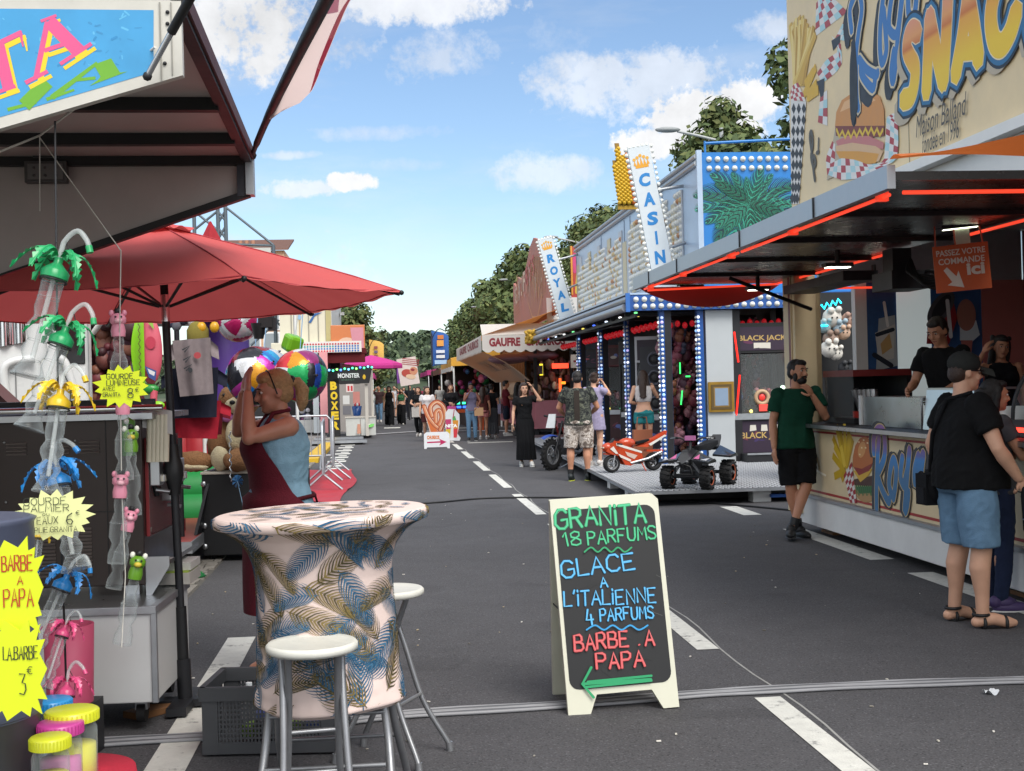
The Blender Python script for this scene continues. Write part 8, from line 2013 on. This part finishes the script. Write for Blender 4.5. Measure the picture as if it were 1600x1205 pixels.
person('girl in lilac tunic with raised arms beside the man in the camouflage shirt',(G(936,733,.2).x,22.0,.2),RAD(150),1.6,.95,0,True,'skin_b',('bun','hair_brown'),('tunic','~9a93b0'),None,'#c8c4c0',dict(elL=(.24,-.16,1.32),wrL=(.1,-.28,1.5),elR=(-.24,-.16,1.3),wrR=(-.08,-.28,1.48)),(20,0,0),.012,seed=15)
person('long-haired girl in white crop top and turquoise shorts standing at the casino machines',(at(1006,650,22.9).x,22.9,.2),RAD(172),1.62,.98,0,True,'skin_b',('long','hair_brown'),('crop','~c8c4c4'),('short_shorts','~2a7a80'),'#c8c4c0',dict(elL=(.25,.06,1.12),wrL=(.1,-.14,1.08),elR=(-.26,-.1,1.2),wrR=(-.2,-.26,1.36)),(0,8,0),.012,seed=16)
tg=stall('terracotta_bag','terracotta coloured bag hanging in front of the long-haired girl at the machines','bag',TS(at(1004,672,22.6))[0],22.3,h=.2);m=MB();m.box((0,0,.33),(.34,.14,.5),'#9a5a3c');m.tube([(-.1,0,.58),(-.08,0,.8),(.08,0,.8),(.1,0,.58)],.012,'#8a4a30',6);m.box((0,0,.04),(.3,.12,.08),'#8a4a30');m.build('bag',tg,bevel=.02)
# 10 woman in black dress
person('woman in long black dress and white trainers walking, hand raised to her hair',G(822,729),RAD(4),1.66,.98,0,True,'skin_b',('long','hair_brown'),('dress','~121316'),('long_skirt','~121316'),'#d4d4d0',dict(elL=(.33,-.03,1.34),wrL=(.17,-.02,1.6),nL=(-.8,0,.2),elR=(-.23,.02,1.13),wrR=(-.25,-.06,.9),anL=(.1,-.14,.085),toeL=(.12,-.32,.04),knL=(.09,-.1,.5),anR=(-.08,.1,.085),toeR=(-.09,-.08,.03)),(6,4,-3),.011,seed=17)
own(bpy.data.objects[[o.name for o in COL.objects if o.get('label','').startswith('woman in long black')][0]],'phone_case','small tan phone case held by the woman in the black dress','phone',lambda m:m.box((-.27,-.1,.8),(.03,.08,.15),'#a08878',R=Matrix.Rotation(.3,3,'X')))
# the passers-by in the middle distance
def far_person(lab,px,py,h,**k):
 g_=G(px,py);k.setdefault('vox',.016);return person(lab,g_,k.pop('rz',RAD(rnd.uniform(-10,10))),h,**k)
WALK=dict(knL=(.09,-.1,.5),anL=(.09,-.16,.09),toeL=(.1,-.33,.05),knR=(-.09,.02,.48),anR=(-.09,.2,.12),toeR=(-.09,.04,.03))
j_=far_person('woman in graphic vest and blue jeans holding a tan bag by the waffle stall',738,689,1.72,fem=True,skin='skin_c',hair=('short','hair_black'),top=('tank','~6a6680'),bottom=('pants','~5f7f9c'),shoes='#1a1a1c',pose=dict(elL=(.26,-.1,1.16),wrL=(.16,-.22,1.0),elR=(-.22,-.14,1.18),wrR=(-.06,-.2,1.42),knL=(.09,-.05,.49)),rz=RAD(5),seed=20)
own(j_,'tan_bag','square tan bag carried by the woman in blue jeans','bag',lambda m:(m.box((.2,-.24,.86),(.26,.1,.24),'#b08a66'),m.tube([(.12,-.24,.97),(.16,-.23,1.06),(.24,-.24,.97)],.01,'#8a6a4a',5)))
r_=far_person('red-haired woman in black off-shoulder top carrying a pink bag',706,684,1.72,fem=True,skin='skin_b',hair=('long','hair_red'),top=('long','~18181c'),bottom=('skirt','~18181c'),shoes='#1a1a1c',pose=dict(elL=(.24,-.06,1.15),wrL=(.12,-.24,1.06),elR=(-.24,-.06,1.15),wrR=(-.06,-.24,1.1)),rz=RAD(3),seed=21)
own(r_,'pink_bag','bright pink bag held in front by the red-haired woman','bag',lambda m:(m.box((.02,-.3,.85),(.28,.1,.3),'!c04a8a'),m.tube([(-.06,-.3,1.0),(.02,-.3,1.08),(.1,-.3,1.0)],.012,'#a03a74',5)))
far_person('dark-haired woman in white T-shirt and brown skirt looking right behind the churros board',669,690,1.66,fem=True,skin='skin_b',hair=('bob','hair_brown'),top=('tee','~c8c4c6'),bottom=('skirt','~4a2426'),shoes='#c8a890',pose=WALK,head=(30,0,0),seed=22)
t_=far_person('long-haired girl in black carrying a pale tote bag on her arm',655,682,1.66,fem=True,skin='skin_b',hair=('long','hair_brown'),top=('tee','~141518'),bottom=('pants','~141518'),shoes='#c8c4c0',pose=dict(WALK,elL=(.24,-.04,1.14),wrL=(.08,-.22,1.12),elR=(-.26,-.04,1.14),wrR=(-.12,-.22,1.08)),seed=23)
own(t_,'tote_bag','pale tote bag on the arm of the long-haired girl in black','bag',lambda m:(m.box((-.03,-.24,.84),(.3,.06,.34),'~b0aca8'),m.tube([(-.12,-.24,1.0),(-.1,-.2,1.15),(.06,-.24,1.0)],.01,'~b0aca8',5)))
far_person('woman in black vest and black wide trousers walking down the middle of the street',609,665,1.74,fem=True,skin='skin_b',hair=('bob','hair_black'),top=('tank','~101114'),bottom=('wide','~141518'),shoes='#1a1a1c',pose=dict(WALK),head=(0,12,0),seed=24)
far_person('woman in green crop top and black wide trousers, hand raised to her face',628,664,1.62,fem=True,skin='skin_b',hair=('long','hair_brown'),top=('crop','~3a6a4a'),bottom=('wide','~141518'),shoes='#c8c4c0',pose=dict(WALK,elL=(.28,-.08,1.28),wrL=(.1,-.14,1.52)),seed=25)
far_person('man in white T-shirt and grey shorts just behind the two women in black trousers',617,654,1.78,skin='skin_b',hair=('short','hair_brown'),top=('tee','~c4c6cc'),bottom=('shorts','~8a8c90'),shoes='#1a1a1c',pose=dict(WALK,elL=(.3,-.1,1.36),wrL=(.12,-.14,1.55)),seed=26)
far_person('man in dark shirt and jeans shading his eyes with a raised arm at left',593,660,1.76,skin='skin_a',hair=('short','hair_dark'),top=('tee','~3a2a2a'),bottom=('pants','~5a7894'),shoes='#c8c4c0',pose=dict(WALK,elR=(-.34,-.1,1.38),wrR=(-.1,-.16,1.6)),seed=27)
far_person('person in dark blue bending by the stall at the left of the crowd',581,652,1.66,skin='skin_a',hair=('short','hair_black'),top=('long','~1f2a44'),bottom=('pants','~1a1e2c'),pose=dict(chest=(0,-.1,1.24),neck=(0,-.18,1.38),head=(0,-.24,1.5),shL=(.18,-.12,1.34),shR=(-.18,-.12,1.34),elL=(.22,-.2,1.1),wrL=(.16,-.34,.95),elR=(-.22,-.2,1.1),wrR=(-.16,-.34,.95)),rz=RAD(-70),seed=28)
far_person('man in maroon T-shirt and navy shorts facing the waffle counter',792,681,1.78,skin='skin_a',hair=('short','hair_black'),top=('tee','~5a1a24'),bottom=('shorts','~1c2130'),shoes='#c8c8c4',pose=dict(elL=(.22,-.12,1.14),wrL=(.14,-.32,1.06),elR=(-.22,-.12,1.14),wrR=(-.14,-.3,1.1)),rz=RAD(95),seed=29)
far_person('dark-haired person in dark clothes at the waffle counter behind the black dress',812,683,1.72,fem=True,skin='skin_a',hair=('long','hair_black'),top=('tee','~2a2226'),bottom=('pants','~1f2026'),rz=RAD(120),seed=30)
far_person('long-haired girl in brown top and pink shorts seen from behind',756,686,1.6,fem=True,skin='skin_a',hair=('long','hair_brown'),top=('tee','~5a2f2c'),bottom=('short_shorts','~c07a78'),shoes='#d0ccc8',rz=RAD(175),seed=31)
g_=far_person('woman in black top and long grey skirt seen from behind',770,685,1.68,fem=True,skin='skin_a',hair=('bun','hair_black'),top=('tee','~161719'),bottom=('long_skirt','~4a4c50'),shoes='#c8c4c0',rz=RAD(165),seed=32)
own(g_,'lilac_bag','lilac grey bag on the arm of the woman in the long grey skirt','bag',lambda m:(m.box((-.27,.0,.92),(.1,.26,.3),'~8a869c'),m.tube([(-.27,-.08,1.06),(-.24,0,1.3),(-.27,.08,1.06)],.01,'~8a869c',5)))
for k,(px,py,h_,fem,hr,tp_,bt_,c1,c2,lab)in enumerate(((641,655,1.8,False,('short','hair_black'),'tee','pants','~1a1c22','~20242e','tall man all in black walking behind the girl with the tote bag'),(648,651,1.66,True,('long','hair_dark'),'tee','pants','~15161a','~2a3a54','dark-haired woman in black and blue jeans deep in the crowd'),(632,646,1.7,True,('long','hair_brown'),'tee','pants','~8a8a92','~2a2c34','woman in grey T-shirt deep in the crowd'),(602,645,1.72,False,('short','hair_brown'),'tee','shorts','~5a6a3a','~6a6458','man in olive T-shirt far back on the left of the crowd'),(664,648,1.7,True,('bun','hair_dark'),'tee','pants','~8a3a4a','~24262c','woman in dark pink top far back beside the brown toys'),(688,652,1.74,False,('short','hair_dark'),'tee','shorts','~b8b8b4','~3a3c44','man in pale T-shirt far back in front of the slide'),(716,655,1.62,True,('long','hair_brown'),'tee','pants','~3a4a6a','~2a2c34','woman in blue T-shirt far back between the stalls'),(621,640,1.7,True,('long','hair_black'),'tee','wide','~b04a5a','~1f2026','woman in red top farthest back in the crowd'))):
 far_person(lab,px,py,h_,fem=fem,hair=hr,top=(tp_,c1),bottom=(bt_,c2),skin='skin_b',pose=WALK if k%2 else dict(),vox=.022,seed=40+k)
 # ------------------------------------------------------------------ quad, pocket bike, motorbike
M('bike_orange','#b8401a',.28,var=.05,coat=.4);M('quad_black','#17181b',.3,var=.1,coat=.3)
def wheel(mb,c,R_,w_,rimc,spokes=0,knob=0,axis='X'):
 c=Vector(c);pr=[(R_*.62,-w_/2*.8),(R_*.8,-w_/2),(R_*.95,-w_/2*.8),(R_,0),(R_*.95,w_/2*.8),(R_*.8,w_/2),(R_*.62,w_/2*.8)]
 RX_=Matrix.Rotation(RAD(90),3,'Y');mb.lathe(pr,'rubber',c,28,True,False,RX_)
 mb.torus(c+Vector((0,0,0)),R_*.64,R_*.05,rimc,'X',28,8)
 for sx in(-1,1):mb.torus(c+Vector((sx*w_*.38,0,0)),R_*.62,R_*.045,rimc,'X',28,6)
 mb.cyl(c-Vector((w_*.5,0,0)),c+Vector((w_*.5,0,0)),R_*.14,'steel',n=12)
 if spokes:
  for i in range(spokes):a=2*math.pi*i/spokes;mb.tube([c,c+Vector((0,math.cos(a),math.sin(a)))*R_*.62],R_*.03 if spokes>8 else R_*.08,rimc,5)
 else:mb.lathe([(R_*.6,-w_*.1),(R_*.3,-w_*.3),(.01,-w_*.32)],'dark_metal',c,20,True,False,RX_);mb.lathe([(R_*.6,w_*.1),(R_*.3,w_*.3),(.01,w_*.32)],'dark_metal',c,20,True,False,RX_)
 if knob:
  for i in range(knob):
   a=2*math.pi*i/knob
   for x in(-.3,.05,.35):aa=a+x*.2;mb.box(c+Vector((x*w_,math.cos(aa)*R_,math.sin(aa)*R_)),(w_*.25,R_*.1,R_*.12),'rubber',R=Matrix.Rotation(aa-RAD(90),3,'X'))
fw=at(1072,752,16.75);q=thing('quad_bike','small black childs quad bike with orange-ringed wheels on the aluminium deck','quad bike',(fw.x+.02,16.75,.206),RAD(-28))
for c,R_,w_ in(((-.27,0,.15),.15,.15),((.27,0,.15),.15,.15),((-.28,.82,.165),.165,.17),((.28,.82,.165),.165,.17)):
 m=MB();wheel(m,c,R_,w_,'#a8502e',0,16);m.build('wheel',q)
m=MB();m.box((0,.4,.2),(.2,.75,.06),'dark_metal');m.tube([(-.2,0,.16),(.2,0,.16)],.02,'dark_metal',8);m.tube([(-.2,.82,.17),(.2,.82,.17)],.025,'dark_metal',8);m.box((0,.42,.28),(.2,.26,.16),'dark_metal')
for sx in(-1,1):m.tube([(sx*.06,-.02,.36),(sx*.2,0,.18)],.018,'#8a8c90',8);m.tube([(sx*.12,-.14,.2),(sx*.1,-.16,.3),(0,-.17,.34)],.012,'black',6)
m.tube([(-.12,-.14,.2),(.12,-.14,.2)],.012,'black',6);m.build('frame',q)
m=MB()
m.prism([(0,-.2,.34),(-.09,-.1,.4),(-.1,.1,.5),(0,.16,.54),(.1,.1,.5),(.09,-.1,.4)],(0,.02,-.07),'quad_black')
for sx in(-1,1):
 m.prism([(sx*.1,-.12,.39),(sx*.34,-.16,.36),(sx*.38,0,.4),(sx*.34,.17,.37),(sx*.12,.12,.48)],(0,0,-.025),'quad_black')
 m.prism([(sx*.14,.6,.42),(sx*.38,.62,.4),(sx*.4,.82,.43),(sx*.36,1.02,.4),(sx*.1,1.05,.52)],(0,0,-.025),'quad_black')
 m.prism([(sx*.12,-.09,.402),(sx*.2,-.1,.395),(sx*.16,.05,.45)],(0,0,.004),'#b85a8a');m.prism([(sx*.22,-.1,.39),(sx*.3,-.12,.376),(sx*.3,.03,.4)],(0,0,.004),'#a8aab0')
 m.ell((sx*.06,-.17,.36),(.03,.02,.018),'#c8ccd0',8)
m.prism([(-.11,.95,.5),(.11,.95,.5),(.06,1.22,.66),(-.06,1.22,.66)],(0,0,-.04),'quad_black');m.build('fairing',q,bevel=.006)
m=MB();m.prism([(-.09,.22,.5),(.09,.22,.5),(.11,.6,.47),(.1,.98,.54),(-.1,.98,.54),(-.11,.6,.47)],(0,0,.05),'~1a1b1e');m.build('seat',q,bevel=.015)
m=MB();m.tube([(0,.08,.4),(0,.16,.62)],.018,'dark_metal',8);m.tube([(-.3,.24,.66),(-.15,.17,.66),(-.06,.16,.62),(.06,.16,.62),(.15,.17,.66),(.3,.24,.66)],.012,'black',8);m.box((0,.14,.66),(.14,.04,.06),'#b06a9a')
for sx in(-1,1):m.cyl((sx*.2,.19,.66),(sx*.31,.245,.66),.018,'rubber',n=8);m.tube([(sx*.22,.16,.66),(sx*.3,.2,.655)],.006,'steel',5)
m.build('handlebar',q)
# pocket bike
f0=at(955,741,20.0);pb=thing('pocket_bike','orange childs racing pocket bike with white stripes parked on the aluminium deck','pocket bike',(f0.x+.02,20.15,.206),RAD(-68))
for c,R_ in(((0,0,.14),.14),((0,.74,.145),.145)):m=MB();wheel(m,c,R_,.1,'#8a8c90' if c[1]==0 else 'dark_metal',6);m.torus((c[0]-.03,c[1],c[2]),R_*.36,.006,'#c8a23a','X',20,5);m.build('wheel',pb)
m=MB()
for sx in(-1,1):
 m.prism([(sx*.075,-.12,.34),(sx*.08,-.04,.47),(sx*.085,.1,.5),(sx*.085,.22,.44),(sx*.085,.5,.3),(sx*.085,.52,.2),(sx*.08,.3,.1),(sx*.08,.2,.12),(sx*.08,.12,.26),(sx*.075,-.02,.29)],(-sx*.025,0,0),'bike_orange')
 m.prism([(sx*.06,.42,.4),(sx*.075,.55,.44),(sx*.05,.98,.62),(sx*.05,.96,.55),(sx*.075,.6,.38)],(-sx*.02,0,0),'bike_orange')
m.ell((0,-.06,.4),(.085,.1,.075),'bike_orange',14);m.ell((0,.28,.46),(.085,.15,.08),'bike_orange',14);m.prism([(-.05,.6,.46),(.05,.6,.46),(.045,.98,.63),(-.045,.98,.63)],(0,0,-.04),'bike_orange');m.prism([(-.05,-.12,.29),(.05,-.12,.29),(.05,.1,.27),(-.05,.1,.27)],(0,0,.025),'bike_orange');m.prism([(-.05,.6,.31),(.05,.6,.31),(.05,.9,.3),(-.05,.9,.3)],(0,0,.03),'bike_orange');m.build('fairing',pb,bevel=.006)
m=MB()
for sx in(-1,1):
 x=sx*.087
 for pts,c in(([(.05,.47),(.2,.42),(.5,.32),(.5,.29),(.2,.38),(.05,.43)],'#d4d2cc'),([(.08,.3),(.3,.2),(.3,.16),(.12,.24)],'#d8d0c8'),([(.2,.33),(.42,.26),(.36,.2),(.24,.26)],'#c8b0a4'),([(-.06,.38),(.0,.42),(.08,.3),(.04,.3)],'#d8d0c8'),([(.62,.43),(.92,.57),(.94,.55),(.66,.4)],'#d4d2cc')):m.add([(x*1.01,a,b)for a,b in pts],[tuple(range(len(pts)))],c)
 m.ell((sx*.03,-.15,.4),(.022,.016,.014),'#c8c4b0',8)
m.build('decal',pb)
m=MB();m.prism([(-.06,.42,.43),(.06,.42,.43),(.055,.66,.47),(-.055,.66,.47)],(0,0,.035),'~17181b');m.build('seat',pb,bevel=.01)
m=MB()
for sx in(-1,1):m.tube([(sx*.06,0,.14),(sx*.055,.09,.46)],.014,'steel',8);m.tube([(sx*.06,.74,.145),(sx*.06,.45,.22)],.016,'dark_metal',8);m.tube([(sx*.05,.06,.46),(sx*.19,.1,.45)],.012,'black',8)
m.box((0,.4,.2),(.1,.26,.16),'dark_metal');m.tube([(.07,.3,.14),(.09,.6,.2),(.09,.85,.3)],.022,'steel',8);m.tube([(.05,.5,.15),(.15,.53,.01)],.009,'#b8401a',6);m.build('frame',pb)
m=MB();m.grid(lambda a,b:((a-.5)*.13,-.06+.1*b,.45+.1*b-.03*(2*a-1)**2),6,4,'dark_glass');m.build('windscreen',pb)
# motorbike
g0=G(862,735);mo=thing('motorbike','dark off-road motorbike with blue mudguard and white number plate facing left','motorbike',(g0.x,g0.y,0),RAD(-38))
for c,R_ in(((0,0,.29),.29),((0,1.15,.28),.28)):m=MB();wheel(m,c,R_,.09,'#5a5c60',18,22);m.torus((-.04,c[1],c[2]),.12,.008,'#b8a46a','X',20,5);m.build('wheel',mo)
m=MB()
for sx in(-1,1):m.tube([(sx*.08,0,.29),(sx*.08,.28,.92)],.022,'dark_metal',8);m.tube([(sx*.06,1.15,.28),(sx*.07,.6,.4)],.024,'dark_metal',8);m.tube([(sx*.06,.26,.82),(sx*.09,.5,.4),(sx*.08,.7,.38)],.02,'#8a2a24',8)
m.box((0,.55,.42),(.2,.34,.3),'dark_metal');m.tube([(.1,.4,.38),(.13,.7,.3),(.13,1.2,.5)],.035,'steel',8);m.tube([(-.02,.6,.1),(-.25,.62,.0)],.012,'steel',6);m.build('frame',mo)
m=MB();m.grid(lambda a,b:((a-.5)*.14,-.32+.55*b,.62+.06*math.sin(3*b)-.03*(2*a-1)**2),6,10,'#23459a',thick=.01);m.prism([(-.07,.5,.72),(.07,.5,.72),(.06,1.35,.86),(-.06,1.35,.86)],(0,0,.03),'#23459a');m.build('mudguard',mo)
m=MB();m.prism([(-.1,-.02,.8),(.1,-.02,.8),(.08,.06,1.06),(-.08,.06,1.06)],(0,.02,0),'#c8ccce');m.build('number_plate',mo,bevel=.01)
m=MB();m.tube([(-.38,.34,1.02),(-.18,.24,1.0),(.18,.24,1.0),(.38,.34,1.02)],.014,'black',8)
for sx in(-1,1):m.cyl((sx*.28,.29,1.01),(sx*.39,.345,1.02),.02,'rubber',n=8)
m.build('handlebar',mo);m=MB();m.prism([(-.09,.35,.78),(.09,.35,.78),(.08,.6,.8),(-.08,.6,.8)],(0,0,.1),'#3a1a1a');m.build('tank',mo,bevel=.02);m=MB();m.prism([(-.08,.55,.8),(.08,.55,.8),(.07,1.2,.84),(-.07,1.2,.84)],(0,0,.06),'~17181b');m.build('seat',mo,bevel=.015)
bpy.data.scenes.remove(TMP)
